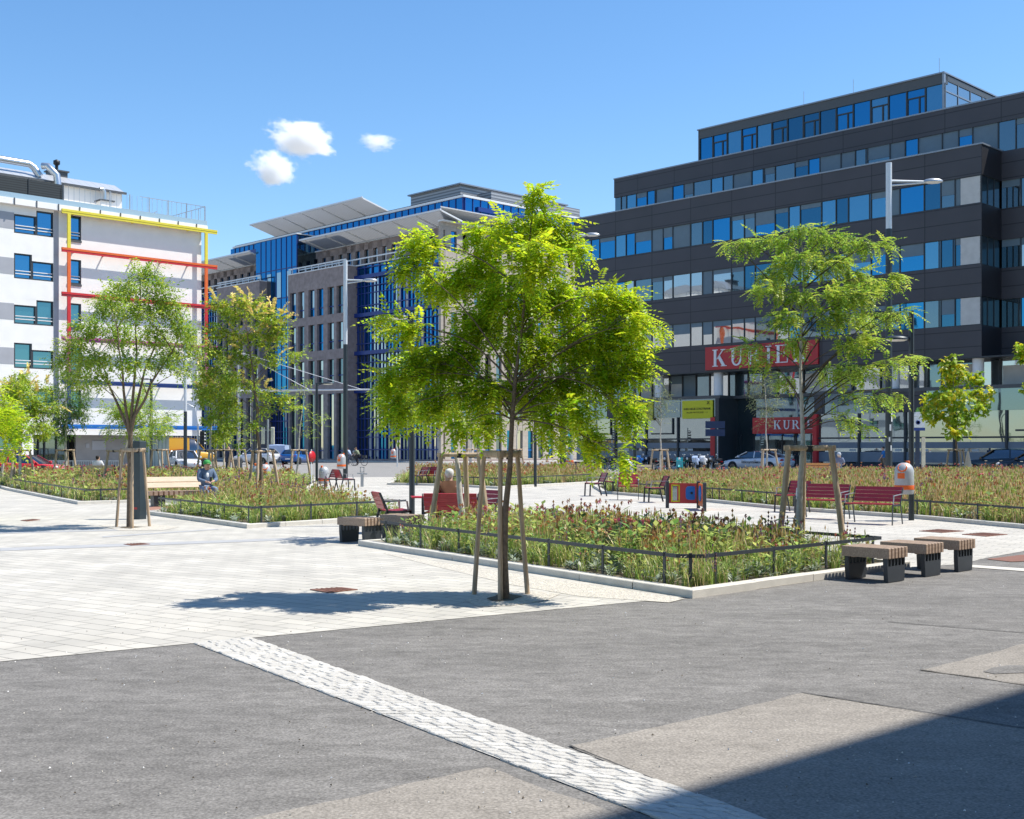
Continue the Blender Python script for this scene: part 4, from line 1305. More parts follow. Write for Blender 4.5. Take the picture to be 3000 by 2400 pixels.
# main tree
y1 = 13.31; s1 = y1/FPX
main_px = [(1570,575,46,42),(1585,648,58,52),(1505,665,62,52),(1432,690,66,58),(1655,680,44,62),(1702,738,30,34),(1560,755,92,74),(1405,795,98,74),
 (1240,718,72,46),(1190,775,46,38),(1285,825,74,54),(1500,865,108,84),(1640,860,84,76),(1765,868,76,60),(1845,880,56,50),(1878,955,46,56),(1800,985,84,74),
 (1685,995,92,82),(1545,1005,92,84),(1405,950,92,82),(1335,1040,92,74),(1185,958,70,34),(1110,935,34,26),(1235,1062,76,64),(1142,1112,60,54),(1152,1196,62,52),
 (1275,1168,76,62),(1405,1140,92,74),(1545,1145,92,74),(1665,1125,84,74),(1790,1105,76,74),(1868,1060,54,56),(1846,1205,42,74),(1733,1290,46,72),(1604,1225,64,48),(1432,1232,62,46),(1948,955,16,26),(1833,1335,28,28),(1350,1250,50,36),(1690,1200,50,50),(1640,1290,34,34)]
main_cl = [(c, (r[0]*.80, r[1]*.7, r[2]*.84)) for c, r in px_clumps([(1505+(q[0]-1505)*.945, *q[1:]) for q in main_px], y1, 1.65, 3, .36)]
make_tree('honey_locust_tree', 'tall bright green feathery tree in a gravel pit, nearest of all the staked trees', P(1478,1757), main_cl, 'locust', 'lime', 400, .052, 'bark', lscale=1.0, twigs=5, split=2.05, shell=.15)
stakes((XU(1467,13.55),13.55,0), R(180), 'front stake frame with three grey posts and a knotted strap, around the nearest tree', 1.02, .64)
# right tree
right_px = [(2351,670,34,26),(2290,700,50,26),(2200,710,48,22),(2140,712,26,12),(2420,690,50,26),(2500,710,50,24),(2580,715,38,14),(2330,760,58,36),(2270,800,50,30),(2420,770,60,36),(2500,800,46,30),
 (2250,845,42,22),(2340,860,52,38),(2440,860,52,34),(2560,830,58,20),(2620,806,32,14),(2510,870,50,28),(2300,930,42,34),(2430,930,48,34),(2520,930,50,28),(2600,918,42,18),(2648,912,18,10),
 (2330,1000,34,26),(2200,1015,38,20),(2240,1050,34,22),(2480,1010,50,26),(2540,990,30,20),(2440,1085,50,32),(2520,1085,50,20),(2600,1062,46,16),(2668,1045,32,14),(2300,1110,28,24),(2560,1160,50,13),(2628,1155,28,11),(2490,1160,26,12),(2470,1222,40,15),(2520,1245,28,11)]
yR = 17.6
make_tree('honey_locust_tree', 'light open tree with layered feathery branches at the right of the middle flower bed', (XU(2345,yR),yR,.08), [(c, (r[0], r[1], r[2]*.72)) for c, r in px_clumps(right_px, yR, 1.4, 5, .45)], 'locust', 'light', 330, .055, 'bark_pale', lscale=1.0, twigs=4, split=1.9)
stakes((XU(2366,yR),yR,.05), R(-4), 'round wooden stake frame standing in flowers beside the slatted stools', 1.03, 1.02)
# left multi-stem tree
left_px = [(415,800,36,30),(372,845,42,32),(458,850,42,32),(320,900,42,32),(402,915,50,34),(488,905,42,34),(538,975,34,32),(268,962,42,32),(350,980,46,34),(440,985,50,34),(222,1010,34,28),(192,1058,28,24),
 (288,1050,46,30),(500,1040,38,26),(380,1060,40,26),(232,1105,30,24),(330,870,30,24),(510,960,30,24),(560,1020,24,22),(250,1060,30,24),(455,1060,36,24),(300,1110,30,20),(530,1090,26,20)]
yL = 25.2
fk = [PD(415,800,yL), PD(330,900,yL-.3), PD(490,905,yL+.3), PD(260,1000,yL+.4), PD(530,980,yL-.3)]
make_tree('maple_tree', 'multi-stemmed olive green tree with a vase-shaped crown, left foreground by the dark information column', (XU(379,yL),yL,0), px_clumps(left_px, yL, 1.4, 8), 'small', 'olive', 250, .052, 'bark', forks=fk, split=2.0, lscale=1.15, twigs=4)
stakes((XU(390,yL),yL-.02,0), R(196), 'pale stake frame around the multi-stemmed tree at left', 1.03, .70)

def far_tree(name, label, u, Y, c, n, leaf, lm, per, tr, bark, seed, extra=None, lscale=1.0, z0=.05, stake=None, px=None, split=1.9, k=.7):
    cl = px_clumps(px or gen_clumps(*c, n, seed), Y, (c[2] if c else 90)*Y/FPX, seed, k)
    make_tree(name, label, (XU(u,Y),Y,z0), cl, leaf, lm, per, tr, bark, lscale=lscale, extra=extra, split=split, twigs=2, shell=.2)
    if stake: stakes((XU(u,Y),Y,z0), R(seed*37 % 120), stake, .95, 1.15)
ex = lambda k, z: ('panicle', k, z)
gold_px = [(713,880,22,22),(742,895,26,24),(650,895,34,22),(690,920,36,26),(770,930,38,28),(815,940,26,24),(640,965,34,26),(700,980,38,28),(760,990,36,28),(810,985,28,26),(630,1025,30,24),(685,1045,36,26),(735,1055,30,22),(790,1045,26,20),(850,1040,22,12),(876,1030,14,9),
 (625,1090,32,24),(680,1110,34,26),(730,1125,28,20),(625,1150,34,26),(675,1175,34,26),(640,1215,36,24),(690,1235,32,22),(660,1265,30,16),(775,1150,32,18),(820,1165,30,17),(842,1195,22,12),(770,1195,26,15),(742,1240,20,13),(705,1300,16,9),(600,1060,15,12)]
far_tree('golden_rain_tree', 'dense tree with yellow seed clusters, between the white house and the brown stone block', 765, 41, None, 46, 'gold', 'golden', 62, .08, 'bark', 21, ex(64, 3.6), px=gold_px, k=.5, stake='wide stake frame under the yellow-clustered tree, beside grey litter bins')
far_tree('golden_rain_tree', 'slender green tree with few yellow seed clusters, directly above the green cap', 612, 54, (632,1170,66,140), 22, 'gold', 'golden', 34, .08, 'bark_pale', 22, ex(14, 3.8), stake='stake frame directly behind the seated person in the green cap')
far_tree('ash_tree', 'dark green pale-trunked tree before the white house, left of the multi-stemmed tree', 193, 54, (203,1185,72,125), 24, 'ash', 'green', 40, .08, 'bark_pale', 23, stake='stake frame with white trunk before the dark entrance of the white house')
far_tree('golden_rain_tree', 'yellowish tree with orange seed clusters in front of the white house near left edge', 57, 50, (70,1205,100,125), 26, 'gold', 'golden', 42, .08, 'bark_pale', 24, ex(22, 2.8), stake='stake frame nearest the red car roof at left')
far_tree('honey_locust_tree', 'light green tree with white trunk partly behind the multi-stemmed tree', 347, 45, (405,1200,115,110), 22, 'locust_far', 'light', 40, .08, 'bark_pale', 25, stake='stake frame half hidden by the dark information column')
far_tree('honey_locust_tree', 'lime green crown hanging in from the left edge of the view', -70, 28, (-22,1235,110,125), 20, 'locust_far', 'lime', 70, .07, 'bark', 26)
far_tree('birch_tree', 'thin nearly bare sapling with white trunk, in front of the brown stone block', 870, 54, (895,1200,62,95), 16, 'sparse', 'olive', 9, .06, 'bark_pale', 27, stake='stake frame just left of the red disc on a white post', k=.5)
far_tree('birch_tree', 'small bare sapling beyond the seated person, before the dark gateway', 697, 60, (705,1250,48,60), 10, 'sparse', 'olive', 8, .05, 'bark_pale', 28, stake='low stake frame beside a grey block, before the gateway')
far_tree('honey_locust_tree', 'feathery tree with pale trunk behind the nearest tree, by the man on the bench', 1353, 21.7, (1275,1120,150,160), 18, 'locust_far', 'lime', 40, .075, 'bark_pale', 29, stake='pale stake frame by the white-haired man on the red bench', split=2.0)
far_tree('birch_tree', 'sapling in the far bed behind the white-haired man', 1378, 70, (1385,1215,48,60), 9, 'sparse', 'olive', 12, .07, 'bark_pale', 30, stake='far stake frame left of the nearest trunk, beyond the road edge')
far_tree('birch_tree', 'sapling in the far bed right of the nearest trunk', 1512, 70, (1520,1215,48,60), 9, 'sparse', 'olive', 12, .07, 'bark_pale', 31, stake='far stake frame right of the nearest trunk, before the beige front')
far_tree('birch_tree', 'sparse sapling with silvery leaves in front of the yellow banners', 1935, 58, (1918,1185,60,112), 22, 'sparse', 'grey', 13, .06, 'bark_pale', 32, stake='stake frame beside the turquoise scooter', k=.5)
far_tree('birch_tree', 'sparse silvery sapling in front of the red entrance of the dark office block', 2247, 60, (2242,1165,62,115), 24, 'sparse', 'grey', 17, .06, 'bark_pale', 33, stake='stake frame in front of the white saloon car', k=.5)
cat_px = [(2790,1050,18,20),(2800,1085,32,24),(2785,1120,28,26),(2850,1108,32,24),(2742,1168,38,28),(2800,1165,48,34),(2872,1155,34,28),(2735,1212,34,26),(2812,1218,46,28),(2800,1262,36,20),(2775,1075,16,20),(2870,1195,26,20)]
far_tree('catalpa_tree', 'yellow-green large-leaved tree before the dark office block, left of the black hatchback', 2805, 58, (2800,1150,95,115), 0, 'catalpa', 'yellowish', 34, .07, 'bark', 34, px=cat_px, lscale=.95, stake='stake frame with a hanging sack beside the black hatchback')
far_tree('catalpa_tree', 'large-leaved tree at the right edge, only its yellow-green leaf tips in view', 3068, 58, (3050,1060,72,125), 12, 'catalpa', 'yellowish', 26, .07, 'bark', 35, lscale=.95)
far_tree('birch_tree', 'tiny twiggy sapling between two stake frames right of the green cap', 655, 57, (662,1235,40,66), 10, 'sparse', 'golden', 14, .05, 'bark_pale', 36, stake='narrow stake frame with orange tag right of the green cap')
far_tree('ash_tree', 'green tree behind the left edge foliage, before the white house', 6, 55, (8,1200,62,80), 10, 'ash', 'golden', 40, .07, 'bark_pale', 37, stake='stake frame cut by the left edge of the view')
far_tree('ash_tree', 'small green tree behind the dark lamp post, in front of the profiled glass wall', 470, 60, (455,1225,55,70), 10, 'ash', 'green', 40, .06, 'bark_pale', 38, stake='stake frame right of the dark information column, before the profiled glass')

# ------------------------------------------------------------------ planted beds
PM = [leaf_mat('bed_green', (.27,.38,.085), .4), leaf_mat('bed_lime', (.42,.49,.115), .4), leaf_mat('bed_silver', (.36,.42,.31), .25, .2),
      leaf_mat('straw', (.74,.60,.33), .35, .3), leaf_mat('rust_seed', (.50,.29,.15), .3, .4), leaf_mat('red_flower', (.60,.14,.14), .3, .4),
      leaf_mat('magenta_flower', (.58,.13,.26), .3, .35), leaf_mat('purple_flower', (.36,.24,.32), .3, .3), leaf_mat('orange_seed', (.58,.30,.12), .3, .35), leaf_mat('deep_green', (.18,.29,.065), .35)]
def blade(t, x, y, h, w, a, lean, m, segs=2):
    dx, dy = math.cos(a), math.sin(a); px, py = -dy*w/2, dx*w/2
    prev = (x,y,0)
    for i in range(segs):
        s0, s1 = i/segs, (i+1)/segs
        def c(s): return (x+dx*lean*h*s*s, y+dy*lean*h*s*s, h*(s-.25*lean*s*s))
        a0, a1 = c(s0), c(s1); w0, w1 = (1-s0*.6), (1-s1*.9)
        t.q((a0[0]-px*w0,a0[1]-py*w0,a0[2]), (a0[0]+px*w0,a0[1]+py*w0,a0[2]), (a1[0]+px*w1,a1[1]+py*w1,a1[2]), (a1[0]-px*w1,a1[1]-py*w1,a1[2]), m)
def head(t, x, y, z, r, h, m, flat=False):
    if flat:
        pts = [(x+r*math.cos(k*math.pi/3), y+r*math.sin(k*math.pi/3), z+random.uniform(-.01,.012)) for k in range(6)]
        t.q(pts[0],pts[1],pts[2],pts[3],m); t.q(pts[3],pts[4],pts[5],pts[0],m)
        for k in range(0,6,2):
            a, b = pts[k], pts[(k+1)%6]; t.q(a, b, (x,y,z-.05), (x,y,z-.05+.001), m)
    else:
        for a in (0, 1.05, 2.1):
            dx, dy = r*math.cos(a), r*math.sin(a)
            t.q((x-dx,y-dy,z),(x,y,z-h/2),(x+dx,y+dy,z),(x,y,z+h/2),m)
U = random.uniform
def plant(kind, big=1.0):
    t = T()
    if kind == 'tuft':
        for _ in range(int(15)):
            blade(t, U(-.08,.08), U(-.08,.08), U(.2,.56), .018*big, U(0,6.28), U(.1,.8), random.choice((0,0,1,1,9,3)))
    elif kind == 'leafy':
        for _ in range(9):
            a = U(0,6.28); h = U(.06,.48); r = U(0,.1)
            t.leaf((r*math.cos(a), r*math.sin(a), h), (math.cos(a), math.sin(a), U(-.2,.7)), (0,0,1), U(.09,.18), U(.035,.07)*big, random.choice((0,1,1,9)), .15)
        for _ in range(3): blade(t, U(-.04,.04), U(-.04,.04), U(.25,.4), .012*big, U(0,6.28), .2, 0)
    elif kind == 'silver':
        for _ in range(16):
            a = U(0,6.28); h = U(.0,.10)
            t.leaf((.02*math.cos(a), .02*math.sin(a), h), (math.cos(a), math.sin(a), U(.2,1.1)), (0,0,1), U(.12,.20), U(.045,.065)*big, 2, .2)
    elif kind == 'straw':
        for _ in range(7):
            a = U(0,6.28); h = U(.32,.62)
            blade(t, U(-.08,.08), U(-.08,.08), h, .010*big, a, U(.05,.35), 3, 1)
            for _ in range(2): head(t, U(-.1,.1), U(-.1,.1), h-U(0,.18), .010*big, .09, random.choice((3,3,3,3,1,1,8)))
    elif kind == 'rust':
        for _ in range(5):
            x, y, h = U(-.12,.12), U(-.12,.12), U(.3,.55)
            blade(t, x, y, h, .009*big, 0, 0, 0, 1); head(t, x, y, h, U(.02,.042)*big, U(.03,.06)*big, random.choice((4,8,8,3)))
        for _ in range(4): blade(t, U(-.06,.06), U(-.06,.06), U(.2,.35), .014*big, U(0,6.28), .5, random.choice((0,1)))
    elif kind == 'spike':
        for _ in range(5):
            x, y, h = U(-.1,.1), U(-.1,.1), U(.38,.65)
            blade(t, x, y, h, .008*big, U(0,6.28), .05, 0, 1)
            for q in range(4): head(t, x, y, h-.05*q, .015*big, .05, random.choice((7,7,4,3)))
        for _ in range(4): blade(t, U(-.06,.06), U(-.06,.06), U(.2,.3), .016*big, U(0,6.28), .6, 0)
    elif kind == 'flower':
        for _ in range(3):
            x, y, h = U(-.1,.1), U(-.1,.1), U(.38,.68)
            blade(t, x, y, h, .009*big, 0, 0, 0, 1); c = random.choice((5,5,6,4))
            head(t, x, y, h, .024*big, 0, c, True); head(t, x, y, h+.012, .016*big, .03, 4)
        for _ in range(5): blade(t, U(-.06,.06), U(-.06,.06), U(.15,.38), .016*big, U(0,6.28), .5, random.choice((0,1)))
    elif kind == 'dry':
        for _ in range(10):
            a = U(0,6.28); h = U(.1,.45)
            t.leaf((U(-.1,.1), U(-.1,.1), h), (math.cos(a), math.sin(a), U(-.3,.6)), (0,0,1), U(.05,.11), U(.02,.035)*big, random.choice((8,3,3,1)), .1)
    return t
KINDS_ = ('tuft','leafy','silver','straw','rust','spike','flower','dry')
def inside(poly, p):
    x, y = p[:,0], p[:,1]; c = np.zeros(len(p), bool); n = len(poly)
    for i in range(n):
        x1, y1 = poly[i]; x2, y2 = poly[(i+1)%n]
        m = (y1 > y) != (y2 > y)
        with np.errstate(divide='ignore', invalid='ignore'):
            c ^= m & (x < (x2-x1)*(y-y1)/(y2-y1+1e-12)+x1)
    return c
def edge_dist(poly, p):
    d = np.full(len(p), 1e9); n = len(poly)
    for i in range(n):
        a, b = np.array(poly[i]), np.array(poly[(i+1)%n]); ab = b-a
        t = np.clip(((p-a)@ab)/(ab@ab), 0, 1)
        d = np.minimum(d, np.linalg.norm(p-(a+t[:,None]*ab), axis=1))
    return d
def offset_poly(poly, w):
    """counter-clockwise polygon moved inward by w"""
    n = len(poly); out = []
    for i in range(n):
        p0, p1, p2 = (Vector(poly[i-1]), Vector(poly[i]), Vector(poly[(i+1)%n]))
        d1, d2 = (p1-p0).normalized(), (p2-p1).normalized()
        n1, n2 = Vector((-d1.y,d1.x)), Vector((-d2.y,d2.x))
        b = (n1+n2); b = b/max(.3, b.length_squared)*2
        out.append(p1+b*w)
    return out
def bed(poly, dens, mix, label, big=1.0, fences=None, flabel=None, hs=1.0, seed=0, z=.06, kerbs=True):
    random.seed(seed+100)
    poly = [tuple(p[:2]) for p in poly]
    area = sum(poly[i-1][0]*poly[i][1]-poly[i][0]*poly[i-1][1] for i in range(len(poly)))/2
    if area < 0: poly = poly[::-1]; area = -area
    ins = offset_poly(poly, .16)
    mb = MB(); n = len(poly)
    for i in range(n):
        a, b, c, d = Vector(poly[i]), Vector(poly[(i+1)%n]), Vector(ins[(i+1)%n]), Vector(ins[i])
        k = max(1, int((b-a).length/1.0)); g_ = .004/max(.3,(b-a).length)
        for j in range(k):
            t0, t1 = j/k+(g_ if j else 0), (j+1)/k-(g_ if j < k-1 else 0); h = .10+random.uniform(-.003,.003); q_ = random.uniform(-.004,.004)
            p0, p1, p2, p3 = a.lerp(b,t0), a.lerp(b,t1), d.lerp(c,t1), d.lerp(c,t0)
            nn = Vector((-(b-a).normalized().y, (b-a).normalized().x))*q_
            p0 = p0+nn if j else p0; p1 = p1+nn if j < k-1 else p1
            mb.add([(*p0,0),(*p1,0),(*p2,0),(*p3,0),(*p0,h-.008),(*p1,h-.008),(*p2,h),(*p3,h),(*p0.lerp(p3,.06),h),(*p1.lerp(p2,.06),h)],
                   [(8,9,6,7),(0,1,5,4),(4,5,9,8),(2,3,7,6),(1,2,6,9,5),(3,0,4,8,7)])
    tag(mb.build('kerb', M['kerb']), kind='structure')
    o = sheet('soil', [(p[0],p[1]) for p in ins], z, M['soil'])
    lo = np.min(np.array(ins), 0); hi = np.max(np.array(ins), 0)
    N = int((hi-lo).prod()*dens)
    p = RNG.uniform(lo, hi, (N,2)); ip = [tuple(q) for q in ins]
    p = p[inside(ip, p)]
    e = edge_dist(ip, p); p = p[e > .10]; e = e[e > .10]
    # drifts: slowly varying preference for each kind
    W = []
    for k, base in enumerate(mix):
        f = RNG.uniform(.25,.75,2); ph = RNG.uniform(0,6.28,2)
        drift = .5+.5*np.sin(p[:,0]*f[0]*2.2+ph[0])*np.sin(p[:,1]*f[1]*2.2+ph[1])
        w = base*(.25+1.5*drift)
        if KINDS_[k] in ('silver',): w = w*np.where(e < .9, 2.4, .25)
        if KINDS_[k] in ('straw','rust','spike','flower'): w = w*np.where(e < .7, .35, 1.25)
        if KINDS_[k] in ('leafy','tuft'): w = w*np.where(e < .8, 2.0, 1.0)
        W.append(w)
    W = np.array(W); W /= W.sum(0); cum = W.cumsum(0); r = RNG.uniform(0,1,len(p))
    kind = (r[None] > cum).sum(0)
    parts = []
    for k, nm in enumerate(KINDS_):
        idx = np.where(kind == k)[0]
        if len(idx) == 0: continue
        tm = [plant(nm, big) for _ in range(5)]
        hh = hs*RNG.uniform(.75,1.15,len(idx))*np.clip(.66+e[idx]*.6, .64, 1.22)
        pos = np.column_stack([p[idx], np.full(len(idx), z)])
        parts.append(scatter(tm, pos, RNG.uniform(0,6.28,len(idx)), RNG.normal(0,.07,len(idx)), hh))
    V, F, Mi = merge(parts)
    o = np_mesh('flower_planting', V, F, Mi, PM)
    tag(o, label, 'flowers', None, 'stuff')
    for fi, (i0, i1, step) in enumerate(fences or ()):
        pass
    return poly
def bed_fence(pts, label, step=1.05, z=.42, group='low grey rails round the flower beds'):
    t = thing('bed_fence', label, 'fence', (pts[0][0], pts[0][1], .0), 0, group)
    o = Vector((pts[0][0], pts[0][1], 0))
    pts = [Vector((p[0],p[1],0))-o for p in pts]
    posts = []
    for i in range(len(pts)-1):
        a, b = pts[i], pts[i+1]; L = (b-a).length; d = (b-a).normalized()
        mb = MB(); mb.bar(a+Vector((0,0,z)), b+Vector((0,0,z)), .016, .045, 0); mb.build('rail', M['anth'], t)
        n = max(1, round(L/step))
        for k in range(n):
            posts.append((a+d*(L*(k+.5)/n), d) if n < 3 else (a+d*(.22+(L-.44)*k/(n-1)), d))
    for p, d in posts[:95]:
        mb = MB(); q = Vector((-d.y,d.x,0))
        mb.bar(p+Vector((0,0,-.02)), p+Vector((0,0,z+.035)), .042, .016, 0, up=q)
        mb.build('post', M['anth'], t)
    return t
v2 = lambda *a: [Vector((x,y,0)) for x, y in a]
polyC = [A_, B_, C_, D_]
bed(polyC, 62, (.17,.34,.16,.17,.06,.02,.05,.04), 'tall perennial flowers and grasses of the middle bed beside the front asphalt', 1.0, hs=.90, seed=1)
def inset_line(a, b, c, w=.30):
    return offset_poly([tuple(q[:2]) for q in (a,b,c)], w)
insC = offset_poly([tuple(q[:2]) for q in polyC], .30)
chC = lambda p, q, k: Vector(p).lerp(Vector(q), k)
cA0 = Vector(insC[0])+ (Vector(insC[3])-Vector(insC[0])).normalized()*.25
cA1 = Vector(insC[0])+ (Vector(insC[1])-Vector(insC[0])).normalized()*.25
bed_fence([insC[3], cA0, cA1, insC[1], insC[2]], 'low dark rail round the middle flower bed, bending at the near corner', 1.15)
polyL = v2((-5.5,24.8),(-2.2,28.6),(-6.2,36),(-8.0,33.2),(-9.2,30))
bed(polyL, 34, (.28,.33,.12,.18,.025,.015,.02,.03), 'green and straw coloured perennials of the left-hand bed with the red chair behind', 1.3, hs=.95, seed=2)
i_ = offset_poly([tuple(q[:2]) for q in polyL], .28)
bed_fence([i_[4], i_[0], i_[1]], 'low dark rail along the near edge of the left-hand bed', 1.1)
polyLL = v2((-19.9,47),(-12.8,35.2),(-11.2,36.4),(-7.4,36.2),(-7.9,46),(-9.0,56),(-16,60),(-27,60))
bed(polyLL, 13, (.27,.27,.05,.27,.035,.02,.02,.06), 'wide drift of brownish perennials under the staked trees at left', 1.9, hs=1.0, seed=3)
i_ = offset_poly([tuple(q[:2]) for q in polyLL], .30)
bed_fence([i_[0], i_[1], i_[2]], 'low dark rail of the far left bed, behind the left tree stakes', 1.1)
polyX = v2((-45,47.6),(-21.0,47.6),(-27.6,60),(-50,60))
bed(polyX, 9, (.2,.2,.05,.2,.12,.1,.05,.08), 'grasses and flowers of the bed at the left edge', 2.0, hs=1.0, seed=4)
i_ = offset_poly([tuple(q[:2]) for q in polyX], .30)
bed_fence([i_[0], i_[1]], 'low rail at the left edge of the view', 1.5)
polyM = v2((-5.6,53.5),(-2.9,52),(-.58,48.4),(4.0,56),(6,67),(-6,67))
bed(polyM, 14, (.22,.22,.05,.32,.04,.03,.04,.06), 'flowers of the small far bed seen behind the nearest trunk', 1.9, hs=1.0, seed=5)
i_ = offset_poly([tuple(q[:2]) for q in polyM], .30)
bed_fence([i_[1], i_[2], i_[3]], 'low rail of the small far bed beyond the pale paving', 1.4)
polyR = v2((3.3,43.5),(6.0,36.7),(7.4,32),(9.5,28.2),(10.6,24.6),(12.6,19.0),(30,21),(38,50),(32,61),(12,57.5),(3.4,50))
bed(polyR, 22, (.20,.14,.03,.55,.015,.008,.02,.05), 'large drift of straw, rust and red flowers filling the right-hand bed', 1.7, hs=1.02, seed=6)
i_ = offset_poly([tuple(q[:2]) for q in polyR], .30)
bed_fence(i_[0:6], 'long low dark rail along the right-hand bed behind the dark red benches', 1.15)
# limestone lump among the flowers
rk = MB()
def rock(c, s, seed):
    r = random.Random(seed); bm = bmesh.new(); bmesh.ops.create_icosphere(bm, subdivisions=2, radius=1)
    for v in bm.verts:
        v.co *= r.uniform(.72,1.15); v.co.z = max(v.co.z, -.4)
    vs = [(c[0]+v.co.x*s[0], c[1]+v.co.y*s[1], c[2]+v.co.z*s[2]) for v in bm.verts]; bm.verts.index_update()
    fs = [tuple(v.index for v in f.verts) for f in bm.faces]; bm.free()
    rk.add(vs, fs)
a = P(1330,1612)
rock((a.x+.1,a.y+.25,.12),(.17,.14,.15),3)
rk.build('boulder', mat('limestone', (.48,.45,.42), .9, var=.3, scale=9, bump=.6, bscale=20))
tag(bpy.data.objects['boulder'], 'pale grey boulder lying among flowers behind the low rail, left of the nearest stakes', 'boulder')
# ------------------------------------------------------------------ street furniture
def seat_proto(W, label, loc, rz, bright=False, arms=True, group='red slatted seats with grey steel frames'):
    """slatted seat on a flat-bar frame; faces local +y"""
    t = thing('red_bench' if W > 1 else 'red_chair', label, 'bench' if W > 1 else 'chair', loc, rz, group)
    m = M['red_slat']
    mb = MB()
    for i in range(6): mb.bev(-W/2, W/2, -.20+i*.076, -.20+i*.076+.068, .42+.012*abs(i-2)/2, .445+.012*abs(i-2)/2, .005)
    mb.build('seat', m, t)
    mb = MB()
    for i in range(4):
        z = .49+i*.083; y = -.235-(z-.45)*.36
        mb.add([(-W/2,y,z),(W/2,y,z),(W/2,y-.027,z+.074),(-W/2,y-.027,z+.074),(-W/2,y-.024,z-.008),(W/2,y-.024,z-.008),(W/2,y-.051,z+.066),(-W/2,y-.051,z+.066)],
               [(0,1,2,3),(7,6,5,4),(0,4,5,1),(1,5,6,2),(2,6,7,3),(3,7,4,0)])
    mb.build('backrest', m, t)
    for s in (-1, 1):
        x = s*(W/2+.02)
        mb = MB()
        mb.bar((x,.26,0),(x,.24,.45),.05,.012,0,(1,0,0)); mb.build('leg', M['anth'], t)
        mb = MB(); mb.bar((x,-.34,0),(x,-.22,.45),.05,.012,0,(1,0,0)); mb.bar((x,-.22,.45),(x,-.375,.80),.045,.012,0,(1,0,0)); mb.build('leg', M['anth'], t)
        mb = MB(); mb.bar((x,-.23,.425),(x,.26,.425),.012,.045,0); mb.build('side_rail', M['anth'], t)
        if arms:
            mb = MB(); mb.bar((x,-.29,.66),(x,.18,.63),.04,.012,0); mb.bar((x,.17,.63),(x,.20,.44),.035,.012,0,(1,0,0)); mb.build('armrest', M['steel'], t)
    return t
def face(dx, dy): return math.atan2(-dx, dy)      # local +y turned to (dx, dy)
S1 = seat_proto(.62, 'bright red chair seen from behind its left side, beside the red table', (XU(1155,23.6),23.6,.01), face(.95,.35), True)
G_ = 'red slatted seats with grey steel frames'
B1 = seat_proto(1.02, 'red bench carrying the white-haired man', (XU(1328,23.0),23.0,.01), face(.12,1), True)
ch = [('red chair turned to the camera right of the seated white-haired man', 1396, 24.2, (-.75,-.65)),
      ('small dark red far chair left of its twin, behind the near lamp post', 1226, 53, (-.8,-.5)),
      ('small dark red chair right of its twin on the far paving, at the bed edge', 1264, 53, (-.55,-.8)),
      ('bright red chair leaning left, half hidden by flowers under the grey bin', 958, 47, (-.8,-.5)),
      ('dark red chair facing right with back to camera, right of the grey bin', 1012, 46.5, (.9,.5)),
      ('dark red chair at left end of the group before the motorcycles', 1742, 41.3, (-.95,-.2)),
      ('dark red chair half hidden in the middle of the group, behind the frontal one', 1803, 43.2, (-.9,-.3)),
      ('red chair facing the camera with two armrests, right of the group middle', 1840, 38.2, (-.12,-1)),
      ('red chair in profile with its back against the play panel', 1918, 36.6, (-.98,-.1))]
for lab, u, Y, d in ch: dup(S1, (XU(u,Y),Y,.01), face(*d), lab, G_)
B2 = seat_proto(1.05, 'dark red bench before the right-hand bed, nearer to the lamp post with the bin', (XU(2556,26.3),26.3,.01), face(-.62,-.78), arms=True)
dup(B2, (XU(2408,28.2),28.2,.01), face(-.62,-.78), 'dark red bench partly behind the right-hand stakes', G_)
dup(S1, (XU(2318,31.0),31.0,.01), face(-.8,-.6), 'dark red chair mostly hidden by the right-hand stakes', G_)
tb = thing('side_table', 'thin red table top on two grey legs beside the lamp post', 'table', (XU(1250,23.4),23.4,.01), R(8))
mb = MB(); mb.bev(-.30,.32,-.30,.30,.70,.725,.004); mb.build('tabletop', M['red_bright'], tb)
for x in (-.1, .24):
    mb = MB(); mb.box(x, x+.05, -.02, .03, 0, .70); mb.build('leg', M['anth'], tb)
# slatted stools
def stool(label, loc, rz, L=.66, n=6):
    t = thing('slatted_stool', label, 'stool bench', loc, rz, 'slatted wooden stools on grey steel feet')
    mb = MB()
    for i in range(n):
        x = -.24+i*.083; mb.bev(x, x+.062, -L/2, L/2, .30, .43, .006)
    mb.bar((-.22,-.18,.30),(.24,-.18,.30),.05,.02,0,(0,0,1)); mb.bar((-.22,.18,.30),(.24,.18,.30),.05,.02,0)
    mb.build('seat', M['bench_wood'], t)
    for s in (-1, 1):
        mb = MB(); y = s*(L/2-.06)
        mb.prism([(-.20,0),(.20,0),(.22,.20),(-.22,.20)], y-.03, y+.03, 'y')
        for i in range(n): x = -.225+i*.083; mb.box(x+.004, x+.032, y-.028, y+.028, .20, .30)
        mb.build('foot', M['anth'], t)
    return t
su = Vector((.725,.689,0)); sv = Vector((.689,-.725,0))
ST = stool('nearest slatted stool on the asphalt at the corner of the middle bed', (4.62,15.22,.01), R(43.5))
dup(ST, (5.32,15.9,.01), R(43.5), 'middle slatted stool of the three on the asphalt', 'slatted wooden stools on grey steel feet')
dup(ST, (5.98,16.52,.01), R(43.5), 'farthest and rightmost of the three slatted stools on the asphalt', 'slatted wooden stools on grey steel feet')
dup(ST, (XU(1056,21.2),21.2,.01), R(52), 'slatted stool at the left tip of the middle bed', 'slatted wooden stools on grey steel feet', (1,1.05,1.04))
dup(ST, (XU(1178,22.0),22.0,.01), R(52), 'slatted stool behind the low rail, right of the one at the bed tip', 'slatted wooden stools on grey steel feet', (1,1.05,1.04))
